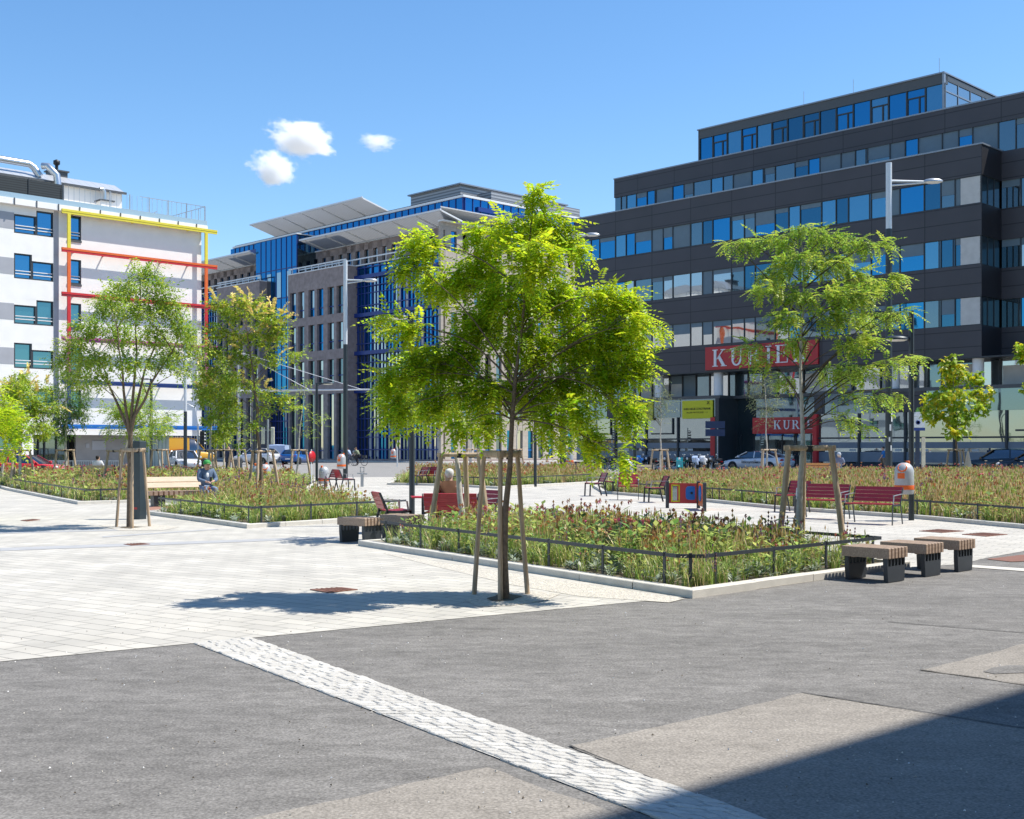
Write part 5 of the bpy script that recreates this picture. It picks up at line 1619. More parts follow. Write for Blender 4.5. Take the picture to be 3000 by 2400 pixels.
def long_bench(label, loc, rz, W, wood, back=True, cat='bench', slatn=16):
    t = thing('wooden_bench', label, cat, loc, rz)
    mb = MB()
    for i in range(slatn):
        x = -W/2+i*W/slatn; mb.box(x, x+W/slatn*.66, -.26, .26, .32, .44)
    mb.build('seat', wood, t)
    for x in (-W/2+.35, W/2-.35):
        mb = MB(); mb.box(x-.16, x+.16, -.2, .2, 0, .318); mb.build('foot', M['anth'], t)
    if back:
        mb = MB(); 
        for z in (.53, .69):
            y = -.28-(z-.53)*.5; x0, x1 = -W/2+.45, W/2-.05
            mb.add([(x0,y,z),(x1,y,z),(x1,y-.07,z+.14),(x0,y-.07,z+.14),(x0,y-.035,z-.015),(x1,y-.035,z-.015),(x1,y-.105,z+.125),(x0,y-.105,z+.125)],[(0,1,2,3),(7,6,5,4),(0,4,5,1),(1,5,6,2),(2,6,7,3),(3,7,4,0)])
        mb.build('backrest', M['pale_wood'], t)
        for x in (-W/2+.6, W/2-.3):
            mb = MB(); mb.bar((x,-.25,.2),(x,-.47,.82),.05,.015,0,(1,0,0)); mb.build('support', M['anth'], t)
    return t
long_bench('slatted bench with pale backrest carrying the person in the green cap', (XU(545,34.4),34.4,.01), face(.5,-.87), 2.3, M['bench_wood'])
def plank_bench(label, loc, rz, W, m, legs=True):
    t = thing('wooden_bench', label, 'bench', loc, rz)
    mb = MB()
    for i in range(3): mb.bev(-W/2, W/2, -.2+i*.14, -.2+i*.14+.12, .43, .46, .006)
    mb.build('seat', m, t)
    mb = MB()
    for z in (.56, .71): mb.add([(-W/2,-.24,z),(W/2,-.24,z),(W/2,-.27,z+.125),(-W/2,-.27,z+.125),(-W/2,-.265,z),(W/2,-.265,z),(W/2,-.295,z+.125),(-W/2,-.295,z+.125)],[(0,1,2,3),(7,6,5,4),(0,4,5,1),(1,5,6,2),(2,6,7,3),(3,7,4,0)])
    mb.build('backrest', m, t)
    for x in (-W/2+.06, W/2-.06):
        mb = MB(); mb.bar((x,.2,0),(x,.2,.43),.07,.06,0,(1,0,0)); mb.bar((x,-.22,0),(x,-.30,.86),.07,.06,0,(1,0,0)); mb.bar((x,-.22,.42),(x,.2,.42),.06,.05,0); mb.build('leg', M['concrete'] if m is M['orange_wood'] else M['anth'], t)
    return t
plank_bench('orange brown plank bench with a seated person, before the dark office block', (XU(2405,64),64,.01), face(.55,.83), 2.2, M['orange_wood'])
plank_bench('pale plank bench back standing left of the sapling stakes, before the motorcycles', (XU(1882,58),58,.01), face(.2,1), 1.15, M['pale_wood'])
plank_bench('pale bench back with a dark-haired head showing above it at left', (XU(292,56),56,.01), face(0,1), 1.7, M['pale_wood'])

# play panels
pp = thing('play_panel', 'red and orange play panels with blue discs between dark posts', 'play panel', (0,0,0))
q1, q2, q3 = Vector((XU(1955,33.2),33.2,0)), Vector((XU(2046,33.0),33.0,0)), Vector((XU(2064,31.6),31.6,0))
for q in (q1, q2, q3):
    mb = MB(); mb.M = Matrix.Translation(q); mb.bev(-.045,.045,-.045,.045,0,.76,.012); mb.build('post', M['anth'], pp)
mb = MB(); mb.bar((q1.x+.05,q1.y,.42),(q2.x-.05,q2.y,.42),.03,.56,0); mb.build('panel', M['red_bright'], pp, 'red panel')
mb = MB(); c_ = q1.lerp(q2,.26); 
for a_, b_ in (((-.10,-.22),(.10,-.22)),((-.10,.22),(.10,.22)),((-.10,-.24),(-.10,.24)),((.10,-.24),(.10,.24))):
    mb.bar((c_.x+a_[0],c_.y-.03,.42+a_[1]),(c_.x+b_[0],c_.y-.03,.42+b_[1]),.03,.045,0,(0,1,0))
mb.build('window_frame', M['yellow'], pp)
mb = MB(); mb.box(c_.x-.08,c_.x+.08,c_.y-.022,c_.y-.018,.22,.62); mb.build('mirror', M['glass_shop'], pp)
mb = MB(); c_ = q1.lerp(q2,.76); mb.M = Matrix.Translation((c_.x,c_.y-.04,.43)) @ Matrix.Rotation(R(90),4,'X')
mb.prism([(.15*math.copysign(abs(math.cos(t))**.5,math.cos(t)),.19*math.copysign(abs(math.sin(t))**.5,math.sin(t))) for t in [k*math.pi/10 for k in range(20)]],-.012,.012,'z'); mb.build('disc', M['blue_bright'], pp)
mb = MB(); mb.M = Matrix.Translation((c_.x+.01,c_.y-.055,.43)) @ Matrix.Rotation(R(90),4,'X'); mb.lathe([(.001,-.012),(.035,-.008),(.035,.008),(.001,.014)],10); mb.build('knob', M['black'], pp)
mb = MB(); mb.bar(q2+Vector((.0,-.05,.40)),q3+Vector((0,.05,.40)),.03,.60,0); mb.build('panel', M['orange'], pp, 'orange panel')
mb = MB(); c_ = q2.lerp(q3,.45); mb.M = Matrix.Translation((c_.x-.03,c_.y,.44)) @ Matrix.Rotation(R(90),4,'Y'); mb.lathe([(.001,-.02),(.21,-.015),(.21,.015),(.12,.02)],14); mb.build('disc', M['blue_bright'], pp)

# litter bins
def litter_bin(label, loc, rz, sc=1.0, stand=False):
    t = thing('litter_bin', label, 'litter bin', loc, rz, 'grey litter bins with orange bands')
    mb = MB(); mb.lathe([(.19,0),(.205,.05),(.205,.46),(.20,.53),(.17,.60),(.12,.655),(.05,.68)], 18); mb.build('body', M['bin_grey'], t)
    mb = MB(); mb.lathe([(.208,.10),(.209,.105),(.209,.19),(.208,.195)], 18, caps=False); mb.build('band', M['orange'], t)
    mb = MB(); mb.M = Matrix.Translation((0,-.145,.565)) @ Matrix.Rotation(R(58),4,'X'); mb.lathe([(.10,-.02),(.105,.02),(.075,.022),(.07,-.01)],14); mb.build('opening_rim', M['orange'], t)
    mb = MB(); mb.M = Matrix.Translation((0,-.145,.565)) @ Matrix.Rotation(R(58),4,'X'); mb.lathe([(.001,.004),(.074,.006)],14); mb.build('opening', M['black'], t)
    mb = MB()
    for k in range(5):
        a = R(-118+k*9); b = R(-118+(k+1)*9)
        mb.add([(.2075*math.cos(a),.2075*math.sin(a),.34),(.2075*math.cos(b),.2075*math.sin(b),.34),(.2075*math.cos(b),.2075*math.sin(b),.46),(.2075*math.cos(a),.2075*math.sin(a),.46)],[(0,1,2,3)])
    mb.build('sticker', M['orange'], t)
    mb = MB(); mb.bev(.02,.09,.06,.14,.64,.72,.01); mb.build('ash_tube', M['orange'], t)
    mb = MB()
    mb.box(-.03,.03,.19,.30,.15,.20); mb.box(-.03,.03,.19,.30,.45,.50)
    mb.build('bracket', M['steel'], t)
    t.scale = (sc,sc,sc)
    return t
LB = litter_bin('grey litter bin with orange bands on the lamp post at right, its round mouth open', (XU(2649,27.4),27.4,.62), R(-32), 1.06)
gb = 'grey litter bins with orange bands'
for lab, u, Y, z, rz in (('small litter bin on the tall lamp post before the brown stone block', 1000, 63.5, .55, -20),
    ('pale litter bin behind the red chairs in the left bed, on the short lamp post', 949, 55.2, .02, 170),
    ('litter bin with white front behind the yellow-clustered tree trunk', 752, 46, .25, 200),
    ('litter bin with orange label right of the yellow-clustered tree trunk', 776, 47, .25, 10),
    ('litter bin behind the red chairs before the motorcycles', 1838, 47.6, .45, -60),
    ('litter bin on the far thick pole right of the nearest trunk', 1669, 75, .65, 160),
    ('tiny white and orange bin beside the traffic light pole', 1152, 100, .75, -10)):
    dup(LB, (XU(u,Y),Y,z), R(rz), lab, gb, (1.15,)*3 if Y > 44 else None)

# lamps
def lamp(label, u, Y, h, r, arm, split, aside, hl=.62, name='street_lamp', hz=None):
    """round post, paler upper tube, one side arm (aside = +1 right, -1 left, seen from the plaza) with an oval head"""
    t = thing(name, label, 'street lamp', (XU(u,Y),Y,0), 0)
    up = h if split is None else split
    mb = MB(); mb.tube([(0,0,0),(0,0,up)], [r,r*.92], 14); mb.tube([(0,0,0),(0,0,.25)], [r*1.05,r*1.05], 14); mb.build('post', M['pole'], t)
    if split: mb = MB(); mb.tube([(0,0,up),(0,0,h)], [r*.86,r*.86], 14); mb.build('upper_post', M['white_steel'], t)
    z = hz or h
    mb = MB(); mb.tube([(0,0,z),(aside*arm,0,z-.02*arm)], [r*.4,r*.3], 8); mb.tube([(0,0,z-.12*hl*2),(aside*arm,0,z-.05*arm)], [r*.3,r*.2], 8); mb.build('arm', M['white_steel'] if split else M['pole'], t)
    mb = MB(); Q = Matrix.Translation((aside*(arm+hl*.4),0,z-.02)) @ Matrix.Diagonal((hl/2,hl*.30,hl*.14,1)); mb.M = Q
    mb.lathe([(1.0,-.3),(1,.0),(.93,.35),(.75,.68),(.45,.92),(.05,1.0)], 18); mb.build('lamp_head', M['steel'] if split else M['pole'], t)
    mb = MB(); mb.M = Q; mb.lathe([(.001,-.85),(.6,-.7),(.92,-.32)], 18); mb.build('lens', M['white'], t)
    return t
lamp('tall lamp post at right with white upper tube and stickers, standing behind the flower bed', 2604, 66, 17.4, .19, 2.0, 13.75, 1, 1.1, hz=16.4)
lamp('dark lamp post with short left arm carrying the grey litter bin', 2670, 27.6, 4.85, .062, .12, None, -1, .55, hz=4.22)
lamp('tall lamp post before the brown stone block with white upper tube', 1012, 64, 11.7, .13, 1.0, 7.2, 1, .8, hz=10.65)
lamp('short dark lamp post right of the red disc', 928, 56, 4.7, .065, .3, None, 1, .55)
lamp('near dark lamp post beside the red table, its head lost in the front tree leaves', 1207, 25.6, 4.5, .062, .12, None, -1, .5)
lamp('slim lamp post right of the nearest trunk at the small far bed', 1568, 51, 4.8, .07, .12, None, -1, .5)
lamp('tall thick lamp post hidden by the front tree, its head showing beside the crown', 1649, 77, 15.4, .2, 1.5, 12, 1, 1.0)
lamp('dark lamp post left of the yellow banners', 1860, 48, 5.0, .075, .12, None, -1, .5)
lamp('dark post before the profiled glass wall of the white house', 443, 79, 6.2, .1, .1, None, -1, .5)
lamp('post with pale top before the white house, by the white hatchback', 543, 84, 9.2, .13, .1, 4.2, 1, .5)
lamp('lamp post behind the yellow-clustered tree', 745, 62, 5.2, .08, .5, None, 1, .55)
# stickers on the tall post
st = bpy.data.objects.get('street_lamp')
mb = MB()
for a0, z, hgt, w in ((-1.7,2.6,.35,.5),(-1.2,3.1,.8,.5),(-1.9,2.0,.25,.4),(-1.4,1.5,.3,.35)):
    vs = []
    for k in range(5):
        a = a0+w*k/4
        vs += [(.200*math.cos(a),.200*math.sin(a),z),(.200*math.cos(a),.200*math.sin(a),z+hgt)]
    mb.add(vs, [(2*k,2*k+2,2*k+3,2*k+1) for k in range(4)])
mb.build('sticker', M['white'], st)

# traffic lights and signs
tl = thing('traffic_light', 'long horizontal traffic light mast with two stay rods, in front of the blue office block', 'traffic light', (XU(700,104),104,0))
k_ = 104/FPX; z_ = ZV(1146,104); x1_ = XU(1112,104)-XU(700,104)
mb = MB(); mb.tube([(0,0,0),(0,0,z_+3.6)],[.15,.10],12); mb.build('mast', M['steel'], tl)
mb = MB(); mb.tube([(0,0,z_),(x1_,0,z_+.15)],[.12,.06],10); mb.build('boom', M['white_steel'], tl)
for f in (.5, .88):
    mb = MB(); mb.tube([(0,0,z_+3.4),(x1_*f,0,z_+.12)],.03,6); mb.build('stay_rod', M['white_steel'], tl)
def signal(parent, x, y, z, s=1.0, toward=-1):
    mb = MB(); mb.bev(x-.16*s, x+.16*s, y-.12, y+.12, z-.5*s, z+.5*s, .03); o = mb.build('signal_head', M['black'], parent)
    mb = MB()
    for q in (-.32,0,.32): mb.M = Matrix.Translation((x,y+toward*.13,z+q*s)) @ Matrix.Rotation(R(90),4,'X'); mb.lathe([(.001,0),(.11*s,.01),(.12*s,.06)],12)
    mb.M = None
    for q in (-.32,0,.32): mb.box(x-.19*s, x-.16*s, y-.1, y+.1, z+q*s-.1*s, z+q*s+.03, 1)
    mb.build('lens', [M['dark_in'], M['white']], o)
    mb = MB()
    for q in range(4): mb.box(x+.17*s, x+.20*s, y-.13, y+.13, z-.45*s+q*.25*s, z-.34*s+q*.25*s)
    mb.build('striped_board', M['white'], o)
signal(tl, x1_, 0, z_-.05, 1.15)
t2 = thing('traffic_light', 'traffic light on a white pole with blue and green route plates', 'traffic light', (XU(1164,103),103,0))
mb = MB(); mb.tube([(0,0,0),(0,0,3.6)],.06,10); mb.build('pole', M['white_steel'], t2); signal(t2, 0, -.15, ZV(1267,103), 1.0)
mb = MB(); mb.box(-.75,-.42,-.06,-.02,2.7,3.35); mb.build('route_plate', M['blue_bright'], t2, 'blue plate')
mb = MB(); mb.box(-.40,-.18,-.06,-.02,2.75,3.35); mb.box(.2,.65,-.06,-.02,2.75,3.3); mb.build('route_plate', mat('green_plate', (.01,.14,.12), .5), t2, 'green plate')
t3 = thing('traffic_light', 'dark traffic light seen between the trunks of the two nearest trees', 'traffic light', (XU(1380,96),96,0))
mb = MB(); mb.tube([(0,0,0),(0,0,3.6)],.06,10); mb.build('pole', M['steel'], t3); signal(t3, 0, -.15, ZV(1270,96), 1.0)
t4 = thing('traffic_light', 'dark traffic light on a grey post at the corner of the white house', 'traffic light', (XU(580,88),88,0))
mb = MB(); mb.tube([(0,0,0),(0,0,3.4)],.07,10); mb.tube([(0,0,3.2),(-.2,0,4.6),(-.8,0,4.9)],.04,8); mb.build('pole', M['steel'], t4); signal(t4, .35, -.1, ZV(1283,88), 1.0)
t5 = thing('signal_board', 'two cream signal backing boards on a grey pole before the dark gateway', 'traffic signal', (XU(785,60),60,0))
mb = MB(); mb.tube([(0,0,0),(0,0,3.1)],.05,10); mb.bar((-.28,0,2.55),(.28,0,2.55),.04,.04); mb.build('pole', M['steel'], t5)
for x in (-.24,.24):
    mb = MB(); mb.bev(x-.09,x+.09,-.06,.02,1.85,2.7,.02); mb.build('board', mat('cream', (.62,.60,.48), .6), t5)
rd = thing('road_sign', 'red disc sign seen almost edge-on on a thin white post', 'sign', (XU(912,53),53,0), R(62))
mb = MB(); mb.tube([(0,0,0),(0,0,1.6)],.03,8); mb.build('post', M['white'], rd)
mb = MB(); mb.M = Matrix.Translation((0,-.04,1.28)) @ Matrix.Rotation(R(90),4,'X'); mb.lathe([(.001,.01),(.25,.01),(.25,-.01),(.001,-.01)],20); mb.build('disc', M['red_bright'], rd)
wp = thing('water_post', 'grey drinking water post with crossed taps on the pale paving', 'water tap', (XU(1061,51),51,0))
mb = MB(); mb.box(-.06,.06,-.06,.06,0,.55); mb.bar((-.22,0,.58),(.22,0,.55),.05,.05); mb.bar((0,-.2,.56),(0,.2,.56),.05,.05); mb.build('stem', M['steel'], wp)
mb = MB(); mb.box(-.09,.09,-.02,.02,.62,.65); mb.box(-.09,.09,-.02,.02,.82,.85); mb.box(-.09,-.06,-.02,.02,.62,.85); mb.box(.06,.09,-.02,.02,.62,.85); mb.build('handle', M['steel'], wp)
ic = thing('information_column', 'tall dark information column with grey printed face behind the left tree stakes', 'information column', (XU(403,28),28,0), R(-28))
mb = MB(); mb.bev(-.13,.13,-.07,.16,0,1.84,.01); mb.build('body', mat('column_dark', (.035,.05,.062), .4, metal=.2), ic)
mb = MB(); mb.box(-.136,-.131,-.066,.156,.02,1.82); mb.build('text_face', mat('column_grey', (.17,.165,.16), .5), ic)
mb = MB()
for i in range(9): mb.box(-.139,-.1365,-.03+.01*(i%3),.12-.02*(i%2),1.25-.045*i,1.262-.045*i)
mb.build('text_lines', M['white'], ic)
mb = MB(); mb.box(-.06,.06,-.073,-.0705,.24,.29); mb.build('badge', M['red_bright'], ic)
bs = thing('bus_stop_sign', 'bus stop mast with white rounded head and green pointed top, behind the bin lamp post', 'sign', (XU(2688,68),68,0), 0)
k_ = 68/FPX; zb_ = lambda v: ZV(v,68)
mb = MB(); mb.box(-.11,.11,-.06,.06,0,zb_(1262)); mb.build('mast', mat('mast_navy', (.02,.035,.07), .4), bs)
mb = MB()
mb.prism([(-.38,zb_(1253)),(.38,zb_(1253)),(.38,zb_(1235)),(.30,zb_(1226)),(.15,zb_(1221)),(-.15,zb_(1221)),(-.30,zb_(1226)),(-.38,zb_(1235))], -.09,.09,'y')
mb.build('head', M['white'], bs)
mb = MB(); mb.prism([(-.40,zb_(1262)),(.40,zb_(1262)),(.40,zb_(1253.5)),(-.40,zb_(1253.5))], -.10,.10,'y'); mb.M = Matrix.Translation((0,-.10,zb_(1238))) @ Matrix.Rotation(R(90),4,'X'); mb.lathe([(.13,0),(.13,.012),(.08,.012),(.08,0)],16); mb.build('logo_band', mat('logo_blue', (.02,.05,.22), .4), bs)
mb = MB(); mb.prism([(-.26,zb_(1220)),(.26,zb_(1220)),(.10,zb_(1207)),(-.10,zb_(1207))], -.05,.05,'y'); mb.build('pointed_top', M['white'], bs)
mb = MB(); mb.prism([(-.13,zb_(1206.5)),(.13,zb_(1206.5)),(0,zb_(1194))], -.05,.05,'y'); mb.build('green_tip', mat('tip_green', (.16,.36,.06), .5), bs)
for x in (-.33,.33):
    mb = MB(); mb.bev(x-.10,x+.10,-.05,.05,.35,zb_(1282),.01); mb.build('timetable_board', mat('board_cream', (.62,.56,.42), .6), bs)
# low guard rail and grey block
gr = thing('guard_railing', 'grey upright-bar railing before the entrance of the white house', 'railing', (XU(252,76),76,0), R(-4))
mb = MB(); mb.bar((-2.4,0,.82),(2.4,0,.82),.05,.05); mb.bar((-2.4,0,.12),(2.4,0,.12),.04,.04)
for i in range(33): mb.box(-2.4+i*.15-.012,-2.4+i*.15+.012,-.012,.012,.12,.82)
mb.build('panel', M['steel'], gr)
for i in range(4):
    mb = MB(); mb.box(-2.4+i*1.6-.03,-2.4+i*1.6+.03,-.03,.03,0,.85); mb.build('post', M['steel'], gr)
ub = thing('utility_cabinet', 'grey cabinet standing behind a low stake frame', 'cabinet', (XU(695,62),62,0), R(20))
mb = MB(); mb.bev(-.24,.24,-.2,.2,0,1.15,.02); mb.build('body', M['concrete'], ub); mb = MB(); mb.box(-.2,.2,-.215,-.2,.1,1.05); mb.build('door', M['frame_grey'], ub)
sk = MB(); sk.lathe([(.02,1.52),(.06,1.40),(.13,1.0),(.22,.6),(.26,.42),(.20,.40)], 12, (0,0,0)); o = sk.build('hanging_sack', M['pale_wood']); o.location = (XU(2836,57.2),57.2,0)
tag(o, 'beige cloth sack hanging on the stakes beside the black hatchback', 'sack')

# ------------------------------------------------------------------ vehicles (local +x is forward)
def car(label, loc, hd, L, W, H, paint, kind='saloon', cat='car', name='parked_car', mark=None):
    t = thing(name, label, cat, loc, hd)
    rw = .335 if kind != 'van' else .36
    if kind == 'saloon':
        low = [(-.5,.40,.50,.80),(-.47,.26,.62,.93),(-.40,.17,.69,.98),(-.2,.15,.66,1),(.1,.15,.63,1),(.28,.15,.60,.99),(.40,.17,.55,.97),(.47,.20,.46,.90),(.5,.28,.38,.78)]
        roof = [(-.40,.0),(-.30,.45),(-.12,.93),(.02,1.0),(.10,.95),(.27,.0)]
    elif kind == 'hatch':
        low = [(-.5,.36,.58,.84),(-.48,.22,.66,.95),(-.40,.17,.68,.99),(-.1,.15,.64,1),(.15,.15,.61,1),(.30,.15,.58,.98),(.42,.17,.53,.95),(.48,.2,.44,.88),(.5,.28,.38,.76)]
        roof = [(-.485,.0),(-.43,.55),(-.36,.92),(-.1,1.0),(.06,.93),(.24,.0)]
    else:
        low = [(-.5,.2,.52,.97),(-.495,.18,.53,.99),(-.3,.16,.53,1),(.2,.16,.53,1),(.36,.16,.51,.99),(.45,.18,.45,.95),(.5,.24,.36,.86)]
        roof = [(-.497,.0),(-.49,.92),(-.46,1.0),(.1,1.0),(.20,.93),(.36,.0)]
    hw = W/2
    mb = MB(); vs = []; n = 10
    for x, z0, z1, k in low:
        w = hw*k; z0 *= H; z1 *= H
        half = [(w*.72,z0),(w*.96,z0+.05*H),(w,z0+(z1-z0)*.5),(w*.985,z1-.06*H),(w*.90,z1)]
        vs += [(x*L, a, b) for a, b in half] + [(x*L, -a, b) for a, b in reversed(half)]
    fs = []
    for i in range(len(low)-1):
        for j in range(n): fs.append((i*n+j, i*n+(j+1)%n, (i+1)*n+(j+1)%n, (i+1)*n+j))
    fs += [tuple(range(n)), tuple(range((len(low)-1)*n, len(low)*n))]
    mb.add(vs, fs, 0, True)
    zb = [.69,.62,.60][('saloon','hatch','van').index(kind)]*H if kind != 'van' else .52*H
    def sec(x, f, e=0.0):
        z = zb-.02+(H-zb+.02-.03)*f
        k = .90-.20*f*(1 if kind != 'van' else .4)
        return [(x*L, hw*k+e, z), (x*L, -hw*k-e, z)]
    for s in (-1, 1):
        for x in (-.31*L if kind != 'van' else -.30*L, .31*L if kind != 'van' else .33*L):
            mb.M = Matrix.Translation((x, s*(hw-.02), rw)) @ Matrix.Rotation(R(90),4,'X'); mb.lathe([(.001,-.02),(rw*1.13,-.02),(rw*1.13,.025),(.001,.025)], 22, mat=1)
    mb.M = None
    mb.build('body', [paint, M['black']], t)
    # greenhouse: glass hull with a painted roof and pillars on it
    rs = [(roof[i][0]+(roof[i+1][0]-roof[i][0])*q/4, roof[i][1]+(roof[i+1][1]-roof[i][1])*q/4) for i in range(len(roof)-1) for q in range(4)]+[roof[-1]]
    mb = MB(); vs = []; fs = []
    for x, f in rs:
        a, b = sec(x, f); vs += [(a[0], hw*.90, zb-.03), a, (a[0], 0, a[2]+.03*f), b, (a[0], -hw*.90, zb-.03)]
    for i in range(len(rs)-1):
        for j in range(4): fs.append((i*5+j, i*5+j+1, i*5+j+6, i*5+j+5))
    mb.add(vs, fs, 0, True); mb.build('windows', M['glass_car'], t)
    mb = MB(); vs = []; fs = []
    top = [r for r in rs if r[1] > .86]
    for x, f in top:
        a, b = sec(x, f, .006); vs += [a, (a[0], 0, a[2]+.042), b]
    for i in range(len(top)-1):
        for j in range(2): fs.append((i*3+j, i*3+j+1, i*3+j+4, i*3+j+3))
    mb.add(vs, fs, 0, True)
    for s in (0, 1):
        for part in ([r for r in rs if r[0] <= top[0][0]+1e-6], [r for r in rs if r[0] >= top[-1][0]-1e-6]):
            for i in range(len(part)-1):
                p, q = sec(*part[i], .004)[s], sec(*part[i+1], .004)[s]; mb.bar(p, q, .07, .05, 0)
        xm = (top[0][0]+top[-1][0])/2-.02
        p = sec(xm, 1.0, -.0)[s]; mb.bar(p, (xm*L-.05, (hw*.905)*(1 if s == 0 else -1), zb-.03), .07, .04, 0)
        xa = top[0][0]; p = sec(xa, .9, 0)[s]
        if kind == 'van':
            sg = 1 if s == 0 else -1
            mb.add([(-.495*L, sg*hw*.915, zb-.02), (.10*L, sg*hw*.915, zb-.02), (.10*L, sg*hw*.845, H-.06), (-.47*L, sg*hw*.845, H-.06)], [(0,1,2,3)])
    if kind == 'van': mb.add([(-.503*L, hw*.9, .3*H), (-.503*L, -hw*.9, .3*H), (-.495*L, -hw*.84, H-.07), (-.495*L, hw*.84, H-.07)], [(0,1,2,3)])
    mb.build('roof', paint, t)
    for s in (-1, 1):
        for x in ((-.31,.31) if kind != 'van' else (-.30,.33)):
            mb = MB(); mb.M = Matrix.Translation((x*L, s*(hw-.085), rw)) @ Matrix.Rotation(R(90),4,'X')
            mb.lathe([(rw*.62,-.10),(rw*.97,-.10),(rw,-.06),(rw,.06),(rw*.97,.10),(rw*.62,.10)], 22, caps=False); w = mb.build('wheel', M['tyre'], t)
            mb = MB(); mb.M = Matrix.Translation((x*L, s*(hw-.085), rw)) @ Matrix.Rotation(R(90),4,'X')
            mb.lathe([(.001,-.08),(rw*.63,-.085)], 22); mb.lathe([(rw*.63,.085),(.001,.08)], 22)
            mb.build('rim', M['rim'], w)
        y = s*hw*.66; z = (.55 if kind != 'van' else .40)*H
        mb = MB(); mb.M = Matrix.Translation((.455*L, s*hw*.70, .46*H)) @ Matrix.Diagonal((.11*1.6,.20,.085,1)); mb.lathe([(.05,-1),(.75,-.6),(1,0),(.75,.6),(.05,1)],12); mb.build('headlight', M['lamp_clear'], t)
        mb = MB(); mb.M = Matrix.Translation((-.475*L, s*hw*.72, (.56 if kind != 'van' else .42)*H)) @ Matrix.Diagonal((.11,.22,.09 if kind != 'van' else .28,1)); mb.lathe([(.05,-1),(.75,-.6),(1,0),(.75,.6),(.05,1)],12); mb.build('tail_light', M['lamp_red'], t)
        mb = MB(); mb.M = Matrix.Translation((.20*L, s*(hw+.06), zb+.05)); mb.bev(-.06,.06,-.09,.09,-.05,.08,.02); mb.build('wing_mirror', paint, t)
        mb = MB(); mb.box(-.09*L,-.05*L,s*hw-.004,s*hw+.008,.545*H,.565*H); mb.box(.12*L,.155*L,s*hw*.998-.004,s*hw+.008,.535*H,.555*H); mb.build('door_handle', M['chrome'], t)
    for x in (-.503*L, .500*L):
        mb = MB(); mb.box(x-.012, x+.006, -.26, .26, .33*H, .33*H+.11); mb.build('number_plate', M['white'], t)
    if mark: mark(t, L, W, H)
    return t
PW = mat('white_car_paint', (.62,.64,.68), .2, coat=.8, var=0); PR = mat('red_car_paint', (.50,.012,.018), .25, coat=.7, var=0)
PK = mat('black_car_paint', (.006,.006,.008), .15, coat=.9, var=0); PB = mat('blue_car_paint', (.01,.09,.32), .25, coat=.7, var=0)
PV = mat('pale_blue_van_paint', (.42,.52,.72), .35, coat=.4, var=0); PY = mat('yellow_van_paint', (.62,.33,.02), .4, coat=.3, var=0)
def mark_white(t, L, W, H):
    for x0, body, sz in ((-.02,'velosystem',.30),(-.16,'WIEN',.20)):
        cu = text_obj(body, sz, t, M['frame'], (x0*L+.2, W/2+.012, .40*H), 'lettering')
def mark_black(t, L, W, H):
    mb = MB(); mb.bar((-.36*L,W/2+.006,.66*H),(-.41*L,W/2+.01,.48*H),.02,.06,0,(0,1,0)); mb.bar((-.41*L,W/2+.01,.48*H),(-.47*L,W/2-.02,.66*H),.02,.06,0,(0,1,0)); mb.build('tick_mark', M['white'], t)
hd = heading(-.696,.718)
def mark_yellow(t, L, W, H):
    mb = MB(); mb.bar((-.3*L,-W/2-.012,.55*H),(.05*L,-W/2-.012,.62*H),.02,.28,0,(0,1,0)); mb.build('red_lettering_band', M['dark_red_paint'], t)
car('white saloon car with dark lettering on its side, parked before the red entrance', (XU(2222,83.5),83.5,0), hd, 4.95, 1.9, 1.43, PW, 'saloon', mark=mark_white)
car('black hatchback with a white tick mark, parked at the right edge', (XU(2934,71.5),71.5,0), heading(-.75,.66), 4.25, 1.85, 1.62, PK, 'hatch', mark=mark_black)
car('white hatchback facing the plaza at the corner of the white house', (XU(541,86),86,0), heading(.45,-.89), 4.0, 1.75, 1.48, PW, 'hatch')
car('red car with its roof showing above the flowers at far left', (XU(80,66),66,0), heading(.99,-.1), 4.3, 1.8, 1.30, PR, 'hatch')
car('yellow delivery van behind the white hatchback', (XU(530,103),103,0), heading(.9,.43), 5.6, 2.0, 2.5, PY, 'van', 'van', 'delivery_van', mark_yellow)
car('pale blue van seen from behind at the gateway of the blue office block', (XU(822,121),121,0), heading(-.02,1), 4.6, 1.85, 1.95, PV, 'van', 'van', 'delivery_van')
car('blue hatchback right of the pale blue van', (XU(872,118),118,0), heading(.3,.95), 4.1, 1.78, 1.5, PB, 'hatch')
car('white car left of the pale blue van, behind the bare sapling', (XU(752,117),117,0), heading(-.9,.43), 4.5, 1.8, 1.6, PW, 'hatch')
car('dark car cut off by the right edge, behind the black hatchback', (XU(3040,68.5),68.5,0), heading(-.75,.66), 4.3, 1.8, 1.6, PK, 'hatch')

def torus(mb, c, R0, r, axis='y', n=20, k=6, m=0):
    vs, fs = [], []
    for i in range(n):
        a = 2*math.pi*i/n
        for j in range(k):
            b = 2*math.pi*j/k; q = R0+r*math.cos(b)
            vs.append((c[0]+q*math.cos(a), c[1]+r*math.sin(b), c[2]+q*math.sin(a)))
    for i in range(n):
        for j in range(k): fs.append((i*k+j, i*k+(j+1)%k, ((i+1)%n)*k+(j+1)%k, ((i+1)%n)*k+j))
    mb.add(vs, fs, m, True)
def bike_wheel(t, x, r, tr=.02, spokes=True):
    mb = MB(); torus(mb, (x,0,r), r-tr, tr); w = mb.build('wheel', M['tyre'], t)
    mb = MB(); torus(mb, (x,0,r), r-tr*2.3, tr*.6, n=20, k=5)
    for i in range(12):
        a = math.pi*2*i/12; mb.tube([(x,0,r),(x+(r-.04)*math.cos(a),0,r+(r-.04)*math.sin(a))], .004 if spokes else .02, 4)
    mb.build('rim', M['steel'], w)
